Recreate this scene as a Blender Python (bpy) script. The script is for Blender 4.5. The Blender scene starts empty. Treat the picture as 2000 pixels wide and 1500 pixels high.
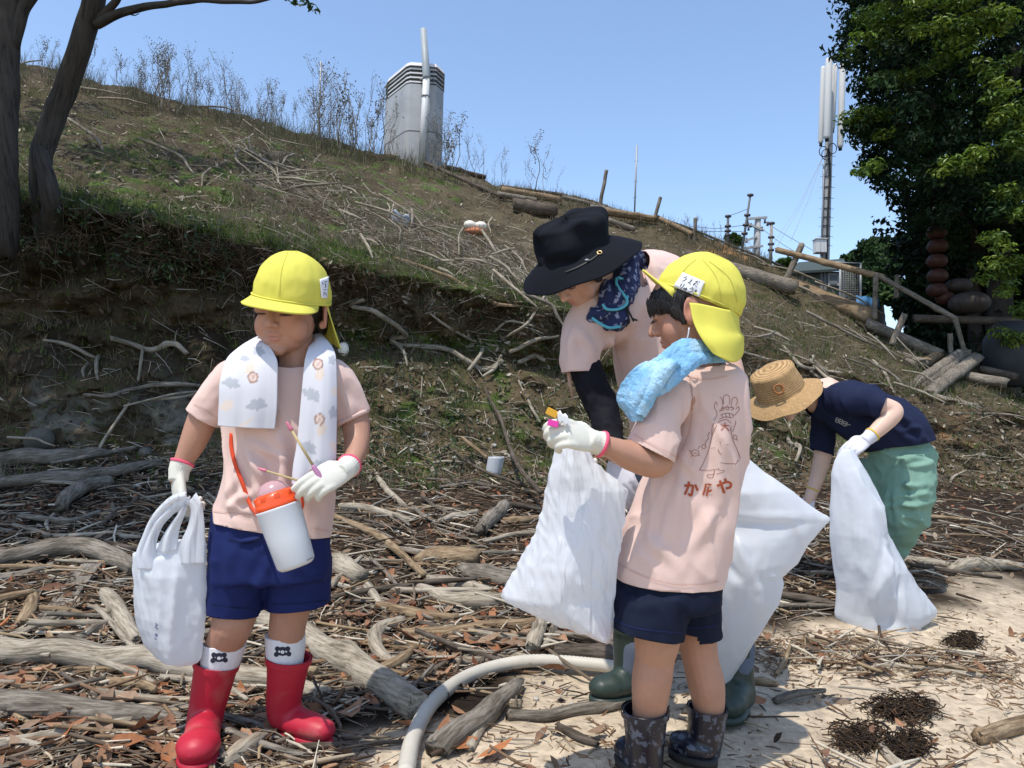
import bpy, bmesh, math, random
import numpy as np
from mathutils import Vector, Matrix, Quaternion, noise
from mathutils.bvhtree import BVHTree
from math import radians as RAD, sin, cos, pi

rnd = random.Random(7)
sc = bpy.context.scene
COL = sc.collection
# ---------------------------------------------------------------- camera, sky, sun, exposure
F_PX = 1444.0
CAM = Vector((0.0, 0.0, 0.76))
PITCH = math.atan(80 / F_PX)
ROLL = RAD(1.2)
_F = Vector((0, cos(PITCH), sin(PITCH)))
_U0 = Vector((0, -sin(PITCH), cos(PITCH)))
_R0 = Vector((1, 0, 0))
_R = _R0 * cos(ROLL) + _U0 * sin(ROLL)
_U = _U0 * cos(ROLL) - _R0 * sin(ROLL)
cam_data = bpy.data.cameras.new('camera')
cam_data.sensor_width = 36.0
cam_data.lens = F_PX / 2000 * 36.0
cam_data.clip_start = 0.05
cam_data.clip_end = 3000
cam = bpy.data.objects.new('camera', cam_data)
COL.objects.link(cam)
cam.matrix_world = Matrix(((_R.x, _U.x, -_F.x, CAM.x), (_R.y, _U.y, -_F.y, CAM.y), (_R.z, _U.z, -_F.z, CAM.z), (0, 0, 0, 1)))
sc.camera = cam

SUN_TO = Vector((-0.24, -0.30, 0.94)).normalized()      # direction towards the sun
world = bpy.data.worlds.new('World')
sc.world = world
world.use_nodes = True
_nt = world.node_tree
_bg = _nt.nodes['Background']
_sky = _nt.nodes.new('ShaderNodeTexSky')
_sky.sky_type = 'NISHITA'
_sky.sun_disc = False
_sky.sun_elevation = math.asin(SUN_TO.z)
_sky.sun_rotation = math.atan2(SUN_TO.x, SUN_TO.y)
_sky.air_density = 1.0
_sky.dust_density = 0.7
_sky.ozone_density = 1.6
_nt.links.new(_sky.outputs[0], _bg.inputs[0])
_bg.inputs[1].default_value = 0.145
sun_d = bpy.data.lights.new('sun', 'SUN')
sun_d.energy = 2.6
sun_d.angle = RAD(0.6)
sun_d.color = (1.0, 0.945, 0.86)
sun = bpy.data.objects.new('sun', sun_d)
COL.objects.link(sun)
sun.rotation_euler = (-SUN_TO).to_track_quat('-Z', 'Y').to_euler()
sun.location = (0, 0, 30)
sc.view_settings.view_transform = 'Standard'
sc.view_settings.look = 'None'
sc.view_settings.gamma = 1
sc.view_settings.use_curve_mapping = False
sc.view_settings.exposure = 0.80

# ---------------------------------------------------------------- helpers
def P(px, py, d):
    return CAM + (_F + _R * ((px - 1000) / F_PX) - _U * ((py - 750) / F_PX)) * d

def to_px(v):
    q = Vector(v) - CAM
    d = q.dot(_F)
    return 1000 + F_PX * q.dot(_R) / d, 750 - F_PX * q.dot(_U) / d, d

def S(d):
    return d / F_PX

def mesh_from(name, verts, faces, smooth=True):
    me = bpy.data.meshes.new(name)
    me.from_pydata([tuple(v) for v in verts], [], faces)
    me.update()
    if smooth:
        me.polygons.foreach_set('use_smooth', [True] * len(me.polygons))
    return me

ROOT = {}
def thing(name, label, cat, loc, group=None):
    o = bpy.data.objects.new(name, None)
    o.empty_display_size = 0.05
    COL.objects.link(o)
    o.location = loc
    o['label'] = label
    o['category'] = cat
    if group:
        o['group'] = group
    ROOT[o.name] = Vector(loc)
    return o

def obj(name, me, m=None, parent=None, label=None, cat=None, group=None, kind=None, origin=None):
    """links a mesh whose vertices are in world coordinates"""
    o = bpy.data.objects.new(name, me)
    COL.objects.link(o)
    off = None
    if parent is not None:
        off = ROOT[parent.name]
        o.parent = parent
        if parent.type == 'MESH':            # sub-part: same origin as the part
            pass
        ROOT[o.name] = off
    else:
        off = Vector(origin) if origin is not None else Vector((0, 0, 0))
        o.location = off
        ROOT[o.name] = off
    if off.length > 0:
        me.transform(Matrix.Translation(-off))
    if m is not None:
        me.materials.clear()
        me.materials.append(m)
    if label: o['label'] = label
    if cat: o['category'] = cat
    if group: o['group'] = group
    if kind: o['kind'] = kind
    return o

def copy_tree(o, parent=None):
    c = o.copy()
    COL.objects.link(c)
    if parent is not None:
        c.parent = parent
    for ch in list(o.children):
        copy_tree(ch, c)
    return c

def join(parts):
    vs, fs = [], []
    for v, f in parts:
        n = len(vs)
        vs.extend(v)
        fs.extend([tuple(i + n for i in q) for q in f])
    return vs, fs

def merge_me(name, mes):
    vs, fs = [], []
    for m in mes:
        n = len(vs)
        vs.extend(v.co.copy() for v in m.vertices)
        fs.extend([tuple(i + n for i in p.vertices) for p in m.polygons])
    return mesh_from(name, vs, fs)

# ---- primitive geometry (lists of verts, faces), all closed
def ellip(c, r, rot=None, nu=20, nv=12):
    c = Vector(c)
    if not hasattr(r, '__len__'):
        r = (r, r, r)
    R = rot if rot is not None else Matrix.Identity(3)
    vs = [c + R @ Vector((0, 0, r[2]))]
    for j in range(1, nv):
        t = pi * j / nv
        for i in range(nu):
            a = 2 * pi * i / nu
            vs.append(c + R @ Vector((r[0] * sin(t) * cos(a), r[1] * sin(t) * sin(a), r[2] * cos(t))))
    vs.append(c + R @ Vector((0, 0, -r[2])))
    fs = [(0, 1 + i, 1 + (i + 1) % nu) for i in range(nu)]
    for j in range(nv - 2):
        b = 1 + j * nu
        for i in range(nu):
            fs.append((b + i, b + nu + i, b + nu + (i + 1) % nu, b + (i + 1) % nu))
    b = 1 + (nv - 2) * nu
    fs += [(b + (i + 1) % nu, b + i, len(vs) - 1) for i in range(nu)]
    return vs, fs

def smooth_path(pts, n):
    """Catmull-Rom through pts (Vectors or tuples), n samples"""
    p = [Vector(q) if len(q) <= 3 else np.array(q, float) for q in pts]
    if len(p) == 2:
        return [p[0] + (p[1] - p[0]) * (i / (n - 1)) for i in range(n)]
    p = [p[0] * 2 - p[1]] + p + [p[-1] * 2 - p[-2]]
    m = len(p) - 3
    out = []
    for k in range(n):
        t = k / (n - 1) * m
        i = min(int(t), m - 1)
        t -= i
        a, b, c, d = p[i:i + 4]
        out.append((b * 2 + (c - a) * t + (a * 2 - b * 5 + c * 4 - d) * t * t + (b * 3 - a - c * 3 + d) * t ** 3) * 0.5)
    return out

def tube(pts, radii, seg=12, flat=1.0, cap=True, up=None, round_ends=False, n=None):
    pts = [Vector(p) for p in pts]
    if n:
        if not hasattr(radii, '__len__'): radii = [radii] * len(pts)
        rr = smooth_path([(r, 0, 0) for r in radii], n)
        pts = smooth_path(pts, n)
        radii = [max(1e-4, q[0]) for q in rr]
    if not hasattr(radii, '__len__'):
        radii = [radii] * len(pts)
    if round_ends:
        d0 = (pts[0] - pts[1]).normalized(); d1 = (pts[-1] - pts[-2]).normalized()
        r0, r1 = radii[0], radii[-1]
        pre = [(pts[0] + d0 * r0 * sin(a), r0 * cos(a)) for a in (RAD(80), RAD(55), RAD(28))]
        post = [(pts[-1] + d1 * r1 * sin(a), r1 * cos(a)) for a in (RAD(28), RAD(55), RAD(80))]
        radii = [q[1] for q in pre] + list(radii) + [q[1] for q in post]
        pts = [q[0] for q in pre] + pts + [q[0] for q in post]
    N = len(pts)
    tang = []
    for i in range(N):
        t = pts[min(i + 1, N - 1)] - pts[max(i - 1, 0)]
        tang.append(t.normalized() if t.length > 1e-9 else Vector((0, 0, 1)))
    u = Vector(up) if up is not None else (Vector((0, 0, 1)) if abs(tang[0].z) < 0.9 else Vector((0, 1, 0)))
    vs, fs = [], []
    for i in range(N):
        t = tang[i]
        a = u - t * u.dot(t)
        a = a.normalized() if a.length > 1e-6 else t.orthogonal().normalized()
        if up is None:
            u = a
        b = t.cross(a)
        for k in range(seg):
            w = 2 * pi * k / seg
            vs.append(pts[i] + (a * cos(w) * flat + b * sin(w)) * radii[i])
    for i in range(N - 1):
        for k in range(seg):
            k2 = (k + 1) % seg
            fs.append((i * seg + k, i * seg + k2, (i + 1) * seg + k2, (i + 1) * seg + k))
    if cap:
        fs.append(tuple(range(seg - 1, -1, -1)))
        fs.append(tuple((N - 1) * seg + k for k in range(seg)))
    return vs, fs

def loft(rings, seg=40, n=None, sup=2.0, cap=True):
    """rings: (centre, half axis A vector, half axis B vector)"""
    data = [np.array(list(c) + list(a) + list(b), float) for c, a, b in rings]
    if n:
        data = smooth_path(data, n)
    vs, fs = [], []
    e = 2.0 / sup
    for q in data:
        c, a, b = Vector(q[0:3]), Vector(q[3:6]), Vector(q[6:9])
        for k in range(seg):
            w = 2 * pi * k / seg
            cw, sw = cos(w), sin(w)
            vs.append(c + a * (abs(cw) ** e * (1 if cw >= 0 else -1)) + b * (abs(sw) ** e * (1 if sw >= 0 else -1)))
    N = len(data)
    for i in range(N - 1):
        for k in range(seg):
            k2 = (k + 1) % seg
            fs.append((i * seg + k, (i + 1) * seg + k, (i + 1) * seg + k2, i * seg + k2))
    if cap:
        fs.append(tuple(range(seg)))
        fs.append(tuple((N - 1) * seg + k for k in range(seg - 1, -1, -1)))
    return vs, fs

def box(c, size, rot=None, bevel=0.0):
    bm = bmesh.new()
    bmesh.ops.create_cube(bm, size=1)
    for v in bm.verts:
        v.co = Vector((v.co.x * size[0], v.co.y * size[1], v.co.z * size[2]))
    if bevel:
        bmesh.ops.bevel(bm, geom=bm.edges[:], offset=bevel, segments=2, profile=0.7, affect='EDGES')
    R = rot if rot is not None else Matrix.Identity(3)
    bm.verts.ensure_lookup_table()
    vs = [Vector(c) + R @ v.co for v in bm.verts]
    fs = [tuple(v.index for v in f.verts) for f in bm.faces]
    bm.free()
    return vs, fs

def frame3(y, z):
    """rotation matrix with columns x,y,z; y kept, z approximately"""
    y = Vector(y).normalized()
    z = Vector(z)
    z = (z - y * z.dot(y)).normalized()
    x = y.cross(z)
    return Matrix((x, y, z)).transposed()

def vox(name, parts, size, smooth=4, fac=0.5, deci=1.0):
    vs, fs = join(parts)
    bm = bmesh.new()
    me = mesh_from(name, vs, fs)
    bm.from_mesh(me)
    bmesh.ops.recalc_face_normals(bm, faces=bm.faces)
    bm.to_mesh(me); bm.free()
    o = bpy.data.objects.new('tmp_vox', me)
    COL.objects.link(o)
    m = o.modifiers.new('r', 'REMESH'); m.mode = 'VOXEL'; m.voxel_size = size; m.use_smooth_shade = True
    if smooth:
        s = o.modifiers.new('s', 'SMOOTH'); s.iterations = smooth; s.factor = fac
    if deci < 1:
        q = o.modifiers.new('d', 'DECIMATE'); q.ratio = deci
    dg = bpy.context.evaluated_depsgraph_get()
    out = bpy.data.meshes.new_from_object(o.evaluated_get(dg))
    bpy.data.objects.remove(o)
    bpy.data.meshes.remove(me)
    out.name = name
    out.polygons.foreach_set('use_smooth', [True] * len(out.polygons))
    return out

def get_co(me):
    a = np.empty(len(me.vertices) * 3); me.vertices.foreach_get('co', a)
    return a.reshape(-1, 3)

def get_no(me):
    a = np.empty(len(me.vertices) * 3); me.vertex_normals.foreach_get('vector', a)
    return a.reshape(-1, 3)

def set_co(me, a):
    me.vertices.foreach_set('co', np.asarray(a, float).ravel())
    me.update()

def segdist(co, a, b):
    a = np.array(a, float); b = np.array(b, float)
    ab = b - a
    t = np.clip(((co - a) @ ab) / max(1e-12, ab @ ab), 0, 1)
    return np.linalg.norm(co - (a + t[:, None] * ab), axis=1), t

def folds(me, lst, noise_amp=0.0, noise_scale=10.0, stretch=(1, 1, 1), seed=0.0, floor_=True):
    """lst: (pa, pb, width, amp) creases (amp<0 valley). noise adds soft lumpiness."""
    co = get_co(me); no = get_no(me)
    d = np.zeros(len(co))
    for a, b, w, amp in lst:
        amp *= 1.5
        q, t = segdist(co, a, b)
        env = np.sin(np.clip(t, 0.03, 0.97) * pi) ** 0.5
        d += amp * np.exp(-(q / w) ** 2) * env - 0.45 * amp * np.exp(-((q - 1.9 * w) / w) ** 2) * env
    if noise_amp:
        noise_amp *= 1.5
        st = Vector(stretch)
        nn = np.array([noise.noise(Vector((p[0] * st.x, p[1] * st.y, p[2] * st.z)) * noise_scale + Vector((seed, 3.1, 0)))
                       + 0.5 * noise.noise(Vector((p[0] * st.x, p[1] * st.y, p[2] * st.z)) * noise_scale * 2.3 + Vector((0, seed, 7))) for p in co])
        rg = np.array([(1 - 2 * abs(noise.noise(Vector((p[0] * st.x + 0.5 * p[2], p[1] * st.y, p[2] * st.z * 0.7)) * noise_scale * 0.8 + Vector((0, 9, seed))))) ** 3 for p in co])
        d += noise_amp * (0.8 * nn + 0.9 * (rg - 0.2))
    d = np.maximum(d, -0.0045) if floor_ else d
    set_co(me, co + no * d[:, None])

def cut(me, point, normal, near=None, radius=None):
    """remove what lies on the +normal side of a plane (optionally only near a point), leaving an open rim"""
    bm = bmesh.new(); bm.from_mesh(me)
    point = Vector(point); normal = Vector(normal).normalized()
    if near is not None:
        near = Vector(near)
        vs = {v for v in bm.verts if (v.co - near).length < radius}
        fs = [f for f in bm.faces if all(v in vs for v in f.verts)]
        es = list({e for f in fs for e in f.edges})
        geom = list(vs) + es + fs
        bmesh.ops.bisect_plane(bm, geom=geom, plane_co=point, plane_no=normal)
        kill = [f for f in bm.faces if (f.calc_center_median() - point).dot(normal) > 1e-6 and (f.calc_center_median() - near).length < radius]
        bmesh.ops.delete(bm, geom=kill, context='FACES')
    else:
        bmesh.ops.bisect_plane(bm, geom=bm.verts[:] + bm.edges[:] + bm.faces[:], plane_co=point, plane_no=normal, clear_outer=True)
    bm.to_mesh(me); bm.free()
    return me

def shell(me, t):
    """gives an open sheet a real thickness inwards"""
    bm = bmesh.new(); bm.from_mesh(me)
    bm.normal_update()
    lo = [min(v.co[i] for v in bm.verts) - t * 4 for i in range(3)]; hi = [max(v.co[i] for v in bm.verts) + t * 4 for i in range(3)]
    bmesh.ops.solidify(bm, geom=bm.faces[:], thickness=t)
    bad = [v for v in bm.verts if any(not (lo[i] <= v.co[i] <= hi[i]) for i in range(3))]
    if bad: bmesh.ops.delete(bm, geom=bad, context='VERTS')
    bmesh.ops.recalc_face_normals(bm, faces=bm.faces[:])
    bm.to_mesh(me); bm.free()
    me.polygons.foreach_set('use_smooth', [True] * len(me.polygons))
    return me

def grid_mesh(name, rows, thickness=0.0, closed=False):
    """rows: list of equal-length lists of points"""
    nc = len(rows[0]); nr = len(rows)
    vs = [p for r in rows for p in r]
    fs = []
    for i in range(nr - 1):
        for j in range(nc - (0 if closed else 1)):
            j2 = (j + 1) % nc
            fs.append((i * nc + j, i * nc + j2, (i + 1) * nc + j2, (i + 1) * nc + j))
    me = mesh_from(name, vs, fs)
    if thickness:
        shell(me, thickness)
    return me

def set_attr(me, cols, name='Col'):
    at = me.color_attributes.get(name) or me.color_attributes.new(name, 'FLOAT_COLOR', 'POINT')
    cols = np.asarray(cols, float)
    if cols.shape[1] == 3:
        cols = np.hstack([cols, np.ones((len(cols), 1))])
    at.data.foreach_set('color', cols.ravel())

def bvh_of(me, off=Vector((0, 0, 0))):
    return BVHTree.FromPolygons([tuple(v.co + off) for v in me.vertices], [tuple(p.vertices) for p in me.polygons])

def shoot(bvh, px, py, lift=0.0):
    d = (P(px, py, 1.0) - CAM).normalized()
    h = bvh.ray_cast(CAM, d)
    if h[0] is None:
        return None
    n = h[1]
    if n.dot(d) > 0: n = -n
    return h[0] + n * lift, n

def decal_lines(bvh, lines, wpx, lift=0.0012, step=3.0, thick=0.0008):
    """raised threads / printed strokes lying on a surface; lines are pixel polylines traced on it"""
    parts = []
    for ln in lines:
        w = wpx
        if isinstance(ln, tuple) and isinstance(ln[0], (int, float)):
            w, ln = ln
        pts = [Vector((x, y, 0)) for x, y in ln]
        L = sum((pts[i + 1] - pts[i]).length for i in range(len(pts) - 1))
        n = max(2, int(L / step) + 1)
        sm = smooth_path([tuple(p) for p in pts], n) if len(pts) > 2 else smooth_path([tuple(p) for p in pts], n)
        run = []
        for i, q in enumerate(sm):
            t = sm[min(i + 1, n - 1)] - sm[max(i - 1, 0)]
            if t.length < 1e-6:
                continue
            t.normalize()
            nx, ny = -t.y * w / 2, t.x * w / 2
            a = shoot(bvh, q.x + nx, q.y + ny, lift)
            b = shoot(bvh, q.x - nx, q.y - ny, lift)
            if a and b and (a[0] - b[0]).length < 12 * S(2.0) * w / 2:
                run.append((a[0], b[0]))
            else:
                if len(run) > 1: parts.append(_strip(run))
                run = []
        if len(run) > 1: parts.append(_strip(run))
    return join(parts)

def _strip(run):
    vs = [p for ab in run for p in ab]
    fs = [(2 * i, 2 * i + 1, 2 * i + 3, 2 * i + 2) for i in range(len(run) - 1)]
    return vs, fs

def stitch(bvh, lines, m, parent, name='stitching', lift=0.002):
    for l in lines:
        v, f = decal_lines(bvh, [l], 1.5, lift=lift)
        if v: obj(name, mesh_from(name, v, f), MATS[m], parent=parent)

def decal_patch(bvh, quad, nu=10, nv=8, lift=0.002):
    """a cloth patch sewn on a surface; quad = 4 pixel corners TL,TR,BR,BL"""
    rows = []
    last = None
    for j in range(nv + 1):
        v = j / nv
        r = []
        for i in range(nu + 1):
            u = i / nu
            x = (quad[0][0] * (1 - u) + quad[1][0] * u) * (1 - v) + (quad[3][0] * (1 - u) + quad[2][0] * u) * v
            y = (quad[0][1] * (1 - u) + quad[1][1] * u) * (1 - v) + (quad[3][1] * (1 - u) + quad[2][1] * u) * v
            h = shoot(bvh, x, y, lift)
            if h: last = h[0]
            r.append(h[0] if h else last)
        rows.append(r)
    for r in rows:
        for i in range(len(r)):
            if r[i] is None:
                r[i] = next(q for q in sum(rows, []) if q is not None)
    return rows

# ---------------------------------------------------------------- materials
MATS = {}
def mat(name, color=(0.5, 0.5, 0.5), rough=0.8, var=0.0, vscale=8.0, bump=0.0, bscale=60.0, bdist=0.002, attr=False,
        sss=0.0, metal=0.0, spec=0.3, trans=0.0, coords='Object', stretch=None, color2=None, c2scale=3.0, c2pos=(0.45, 0.6), sheen=0.0,
        coat=0.0, wave=None):
    m = bpy.data.materials.new(name)
    m.use_nodes = True
    nt = m.node_tree; N = nt.nodes; L = nt.links
    b = N['Principled BSDF']
    b.inputs['Roughness'].default_value = rough
    b.inputs['Metallic'].default_value = metal
    b.inputs['Specular IOR Level'].default_value = spec
    if sheen: b.inputs['Sheen Weight'].default_value = sheen
    if coat:
        b.inputs['Coat Weight'].default_value = coat; b.inputs['Coat Roughness'].default_value = 0.15
    tc = N.new('ShaderNodeTexCoord')
    src = tc.outputs[coords]
    if stretch:
        mp = N.new('ShaderNodeMapping'); mp.inputs['Scale'].default_value = stretch
        L.new(src, mp.inputs[0]); src = mp.outputs[0]
    if attr:
        a = N.new('ShaderNodeAttribute'); a.attribute_name = 'Col'
        c = a.outputs['Color']
    else:
        rgb = N.new('ShaderNodeRGB'); rgb.outputs[0].default_value = (*color, 1); c = rgb.outputs[0]
    if color2:
        n2 = N.new('ShaderNodeTexNoise'); n2.inputs['Scale'].default_value = c2scale; n2.inputs['Detail'].default_value = 5
        L.new(src, n2.inputs['Vector'])
        cr = N.new('ShaderNodeMapRange'); cr.inputs[1].default_value = c2pos[0]; cr.inputs[2].default_value = c2pos[1]
        L.new(n2.outputs[0], cr.inputs[0])
        mx = N.new('ShaderNodeMix'); mx.data_type = 'RGBA'
        L.new(cr.outputs[0], mx.inputs[0]); L.new(c, mx.inputs[6]); mx.inputs[7].default_value = (*color2, 1)
        c = mx.outputs[2]
    if var:
        n1 = N.new('ShaderNodeTexNoise'); n1.inputs['Scale'].default_value = vscale; n1.inputs['Detail'].default_value = 6
        n1.inputs['Roughness'].default_value = 0.65
        L.new(src, n1.inputs['Vector'])
        mr = N.new('ShaderNodeMapRange'); mr.inputs[1].default_value = 0.25; mr.inputs[2].default_value = 0.75
        mr.inputs[3].default_value = 1 - var; mr.inputs[4].default_value = 1 + var
        L.new(n1.outputs[0], mr.inputs[0])
        vm = N.new('ShaderNodeVectorMath'); vm.operation = 'SCALE'
        L.new(c, vm.inputs[0]); L.new(mr.outputs[0], vm.inputs['Scale'])
        c = vm.outputs[0]
    L.new(c, b.inputs['Base Color'])
    if bump:
        nb = N.new('ShaderNodeTexNoise'); nb.inputs['Scale'].default_value = bscale; nb.inputs['Detail'].default_value = 4
        L.new(src, nb.inputs['Vector'])
        h = nb.outputs[0]
        if wave:
            wv = N.new('ShaderNodeTexWave'); wv.inputs['Scale'].default_value = wave[0]; wv.inputs['Distortion'].default_value = wave[1]
            wv.bands_direction = wave[2]
            L.new(src, wv.inputs['Vector'])
            ad = N.new('ShaderNodeMath'); ad.operation = 'ADD'
            L.new(wv.outputs[1], ad.inputs[0]); L.new(h, ad.inputs[1]); h = ad.outputs[0]
        bp = N.new('ShaderNodeBump'); bp.inputs['Strength'].default_value = bump; bp.inputs['Distance'].default_value = bdist
        L.new(h, bp.inputs['Height']); L.new(bp.outputs[0], b.inputs['Normal'])
    if sss:
        b.inputs['Subsurface Weight'].default_value = sss
        b.inputs['Subsurface Radius'].default_value = (1.0, 0.35, 0.18)
        b.inputs['Subsurface Scale'].default_value = 0.008
    if trans:
        tr = N.new('ShaderNodeBsdfTranslucent'); L.new(c, tr.inputs[0])
        ms = N.new('ShaderNodeMixShader'); ms.inputs[0].default_value = trans
        L.new(b.outputs[0], ms.inputs[1]); L.new(tr.outputs[0], ms.inputs[2])
        L.new(ms.outputs[0], N['Material Output'].inputs[0])
    MATS[name] = m
    return m

def smoothstep(a, b, x):
    t = np.clip((np.asarray(x, float) - a) / (b - a), 0, 1)
    return t * t * (3 - 2 * t)
# ---------------------------------------------------------------- the land: beach, eroded bank, hillside
COLS = [  # px column: (py, depth) of bank base, mid face, lip, ridge
    (-700, (880, 5.0), (640, 5.50), (330, 5.36), (-40, 13)),
    (-300, (885, 5.0), (640, 5.50), (350, 5.36), (60, 13)),
    (150, (893, 5.05), (620, 5.58), (405, 5.36), (150, 13)),
    (300, (897, 5.05), (625, 5.60), (430, 5.40), (190, 13)),
    (480, (902, 5.05), (640, 5.66), (475, 5.46), (232, 13)),
    (650, (915, 5.0), (660, 5.86), (512, 5.68), (280, 13)),
    (800, (930, 4.95), (670, 6.20), (540, 6.02), (310, 13)),
    (950, (935, 5.0), (690, 6.40), (572, 6.25), (350, 12.8)),
    (1100, (940, 5.2), (720, 6.50), (603, 6.42), (383, 12.5)),
    (1300, (940, 5.5), (750, 6.6), (648, 6.75), (430, 12)),
    (1500, (930, 5.8), (780, 6.65), (690, 7.0), (515, 11)),
    (1800, (935, 6.3), (850, 6.8), (770, 7.5), (680, 9.6)),
    (2000, (960, 6.5), (890, 6.9), (820, 7.4), (768, 9.3)),
    (2500, (1000, 6.5), (950, 7.0), (890, 7.5), (850, 9.2)),
]
_ku, _ky, _kz = [], [], []
for px, *kn in COLS:
    pts = [P(px, py, d) for py, d in kn]
    _ku.append(pts[1].x / pts[1].y)
    _ky.append([0.9, 2.3] + [p.y for p in pts] + [pts[3].y + 1.5, 60])
    z = [p.z for p in pts]
    _kz.append([0.0, 0.0] + z + [z[3] + 0.03, z[3] * 0.9])
_ku = np.array(_ku); _ky = np.array(_ky); _kz = np.array(_kz)

us = np.concatenate([np.linspace(-2.2, -0.85, 26)[:-1], np.linspace(-0.85, 0.85, 400), np.linspace(0.85, 2.2, 26)[1:]])
SEG = [(0, 40), (1, 80), (2, 60), (3, 46), (4, 120), (5, 8)]      # rows given to each stretch of the profile
rows_ = [('b', y) for y in np.concatenate([-np.geomspace(300, 1.5, 14), np.linspace(-0.8, 0.8, 6)])]
for sg, cnt in SEG:
    rows_ += [('s', sg, f) for f in (np.arange(cnt) / cnt)]
rows_ += [('f', g) for g in np.concatenate([[0.0], np.geomspace(0.01, 1.0, 16)])]
nr, nc = len(rows_), len(us)
X = np.zeros((nr, nc)); Y = np.zeros_like(X); Z = np.zeros_like(X); FACE = np.zeros_like(X); HILL = np.zeros_like(X); LIPD = np.zeros_like(X)
for j, u in enumerate(us):
    ky = np.array([np.interp(u, _ku, _ky[:, k]) for k in range(_ky.shape[1])])
    kz = np.array([np.interp(u, _ku, _kz[:, k]) for k in range(_kz.shape[1])])
    for i, r in enumerate(rows_):
        if r[0] == 'b':
            Y[i, j] = r[1]; back = 0.9 - r[1]; Z[i, j] = -min(back * 0.04, 1.2); X[i, j] = u * (0.9 + back)
        elif r[0] == 's':
            a, f = r[1], r[2]
            Y[i, j] = ky[a] * (1 - f) + ky[a + 1] * f; Z[i, j] = kz[a] * (1 - f) + kz[a + 1] * f; X[i, j] = u * Y[i, j]
            FACE[i, j] = 1.0 if a in (2, 3) else (min(1, max(0, (f - 0.93) / 0.07)) if a == 1 else (max(0, 1 - f / 0.05) if a == 4 else 0))
            HILL[i, j] = min(1, f / 0.05) if a == 4 else (1 if a == 5 else 0)
            LIPD[i, j] = f if a == 3 else (f * 0.4 if a == 2 else (max(0, 1 - f / 0.05) if a == 4 else 0))
        else:
            y0 = ky[6]; Y[i, j] = y0 + (900 - y0) * r[1]; Z[i, j] = kz[6]; X[i, j] = u * Y[i, j]
for _ in range(3):      # round the creases off
    for A in (X, Y, Z):
        A[21:-18] = (A[20:-19] + 2 * A[21:-18] + A[22:-17]) / 4
co = np.stack([X, Y, Z], -1).reshape(-1, 3)
face = FACE.ravel(); hill = HILL.ravel(); lipd = LIPD.ravel()
near = (co[:, 1] > 0.5) & (co[:, 1] < 15)
disp = np.zeros((len(co), 2))
for i in np.nonzero(near)[0]:
    p = Vector(co[i])
    f = face[i]; h = hill[i]
    big = noise.noise(p * 1.3 + Vector((3, 0, 0)))
    med = noise.noise(p * 4.0)
    fin = noise.noise(p * 13.0)
    vf = noise.noise(p * 31.0)
    if f > 0.01:
        rid = abs(noise.noise(p * 2.7 + Vector((9, 2, 1)))) * 2 - 0.5
        disp[i, 0] = f * (0.10 * big - 0.15 * rid + 0.08 * med + 0.05 * fin + 0.022 * vf) - lipd[i] ** 3 * 0.10 * (0.4 + 1.2 * abs(noise.noise(p * 5 + Vector((1, 1, 1)))))
        disp[i, 1] = f * (0.06 * med + 0.03 * fin + 0.01 * vf)
    if h > 0.01:
        disp[i, 1] += h * (0.10 * big + 0.05 * med + 0.035 * fin + 0.012 * vf)
    b = (1 - f) * (1 - h)
    if b > 0.01:
        k = min(1.0, max(0.25, (p.y - 1.2) / 2))
        disp[i, 1] += b * (0.035 * big * k + 0.018 * med + 0.012 * noise.noise(p * 7 + Vector((3, 3, 3))) + 0.006 * fin + 0.002 * vf)
co[:, 1] += disp[:, 0]
co[:, 2] += disp[:, 1]
# ground colours: sand, soil, clay, moss, and shade painted on bank and hillside
q = co - np.array(CAM)
dd = q @ np.array(_F)
dd[dd < 0.2] = 0.2
gx = 1000 + F_PX * (q @ np.array(_R)) / dd
gy = 750 - F_PX * (q @ np.array(_U)) / dd
nz = np.array([noise.noise(Vector(c) * 2.2) + 0.5 * noise.noise(Vector(c) * 6.0) if nn_ else 0.0 for c, nn_ in zip(co, near)])
nz2 = np.array([noise.noise(Vector(c) * 5.2 + Vector((5, 5, 5))) if nn_ else 0.0 for c, nn_ in zip(co, near)])
sand_line = np.interp(gx, [0, 500, 700, 900, 1050, 1200, 1450, 1600, 1800, 2000, 2300], [1590, 1490, 1440, 1385, 1320, 1300, 1250, 1215, 1160, 1140, 1130])
SANDM = smoothstep(-30, 45, gy - sand_line + nz * 70)
SANDM[co[:, 1] < 0.9] = 1
lipy = np.interp(gx, [c[0] for c in COLS], [c[3][0] for c in COLS])
c_soil = np.array([0.030, 0.021, 0.014]); c_hill = np.array([0.082, 0.066, 0.040]); c_sand = np.array([0.44, 0.36, 0.26])
c_clay = np.array([0.21, 0.20, 0.165]); c_moss = np.array([0.055, 0.095, 0.018]); c_red = np.array([0.27, 0.155, 0.075])
c_face = np.array([0.105, 0.080, 0.045])
c_shade = np.array([0.030, 0.022, 0.015])  # dark tone for the shade painted on bank face and hill
def mixc(a, b, t):
    return a * (1 - t[:, None]) + b * t[:, None]
gc = np.tile(c_soil, (len(co), 1))
gc = mixc(gc, c_face, face)
gc = mixc(gc, c_hill, hill)
gc = mixc(gc, c_clay, face * smoothstep(-0.1, 0.4, nz + 0.45 - np.abs(gy - 815) / 140.0) * (gx < 470) * (gx > 60))
gc = mixc(gc, c_clay, face * smoothstep(0.0, 0.4, 0.5 + nz - np.hypot((gx - 770) / 90, (gy - 620) / 55)))
gc = mixc(gc, c_clay * 0.9, face * smoothstep(0.0, 0.6, 0.3 + nz - np.hypot((gx - 1080) / 90, (gy - 720) / 60)))
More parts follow.
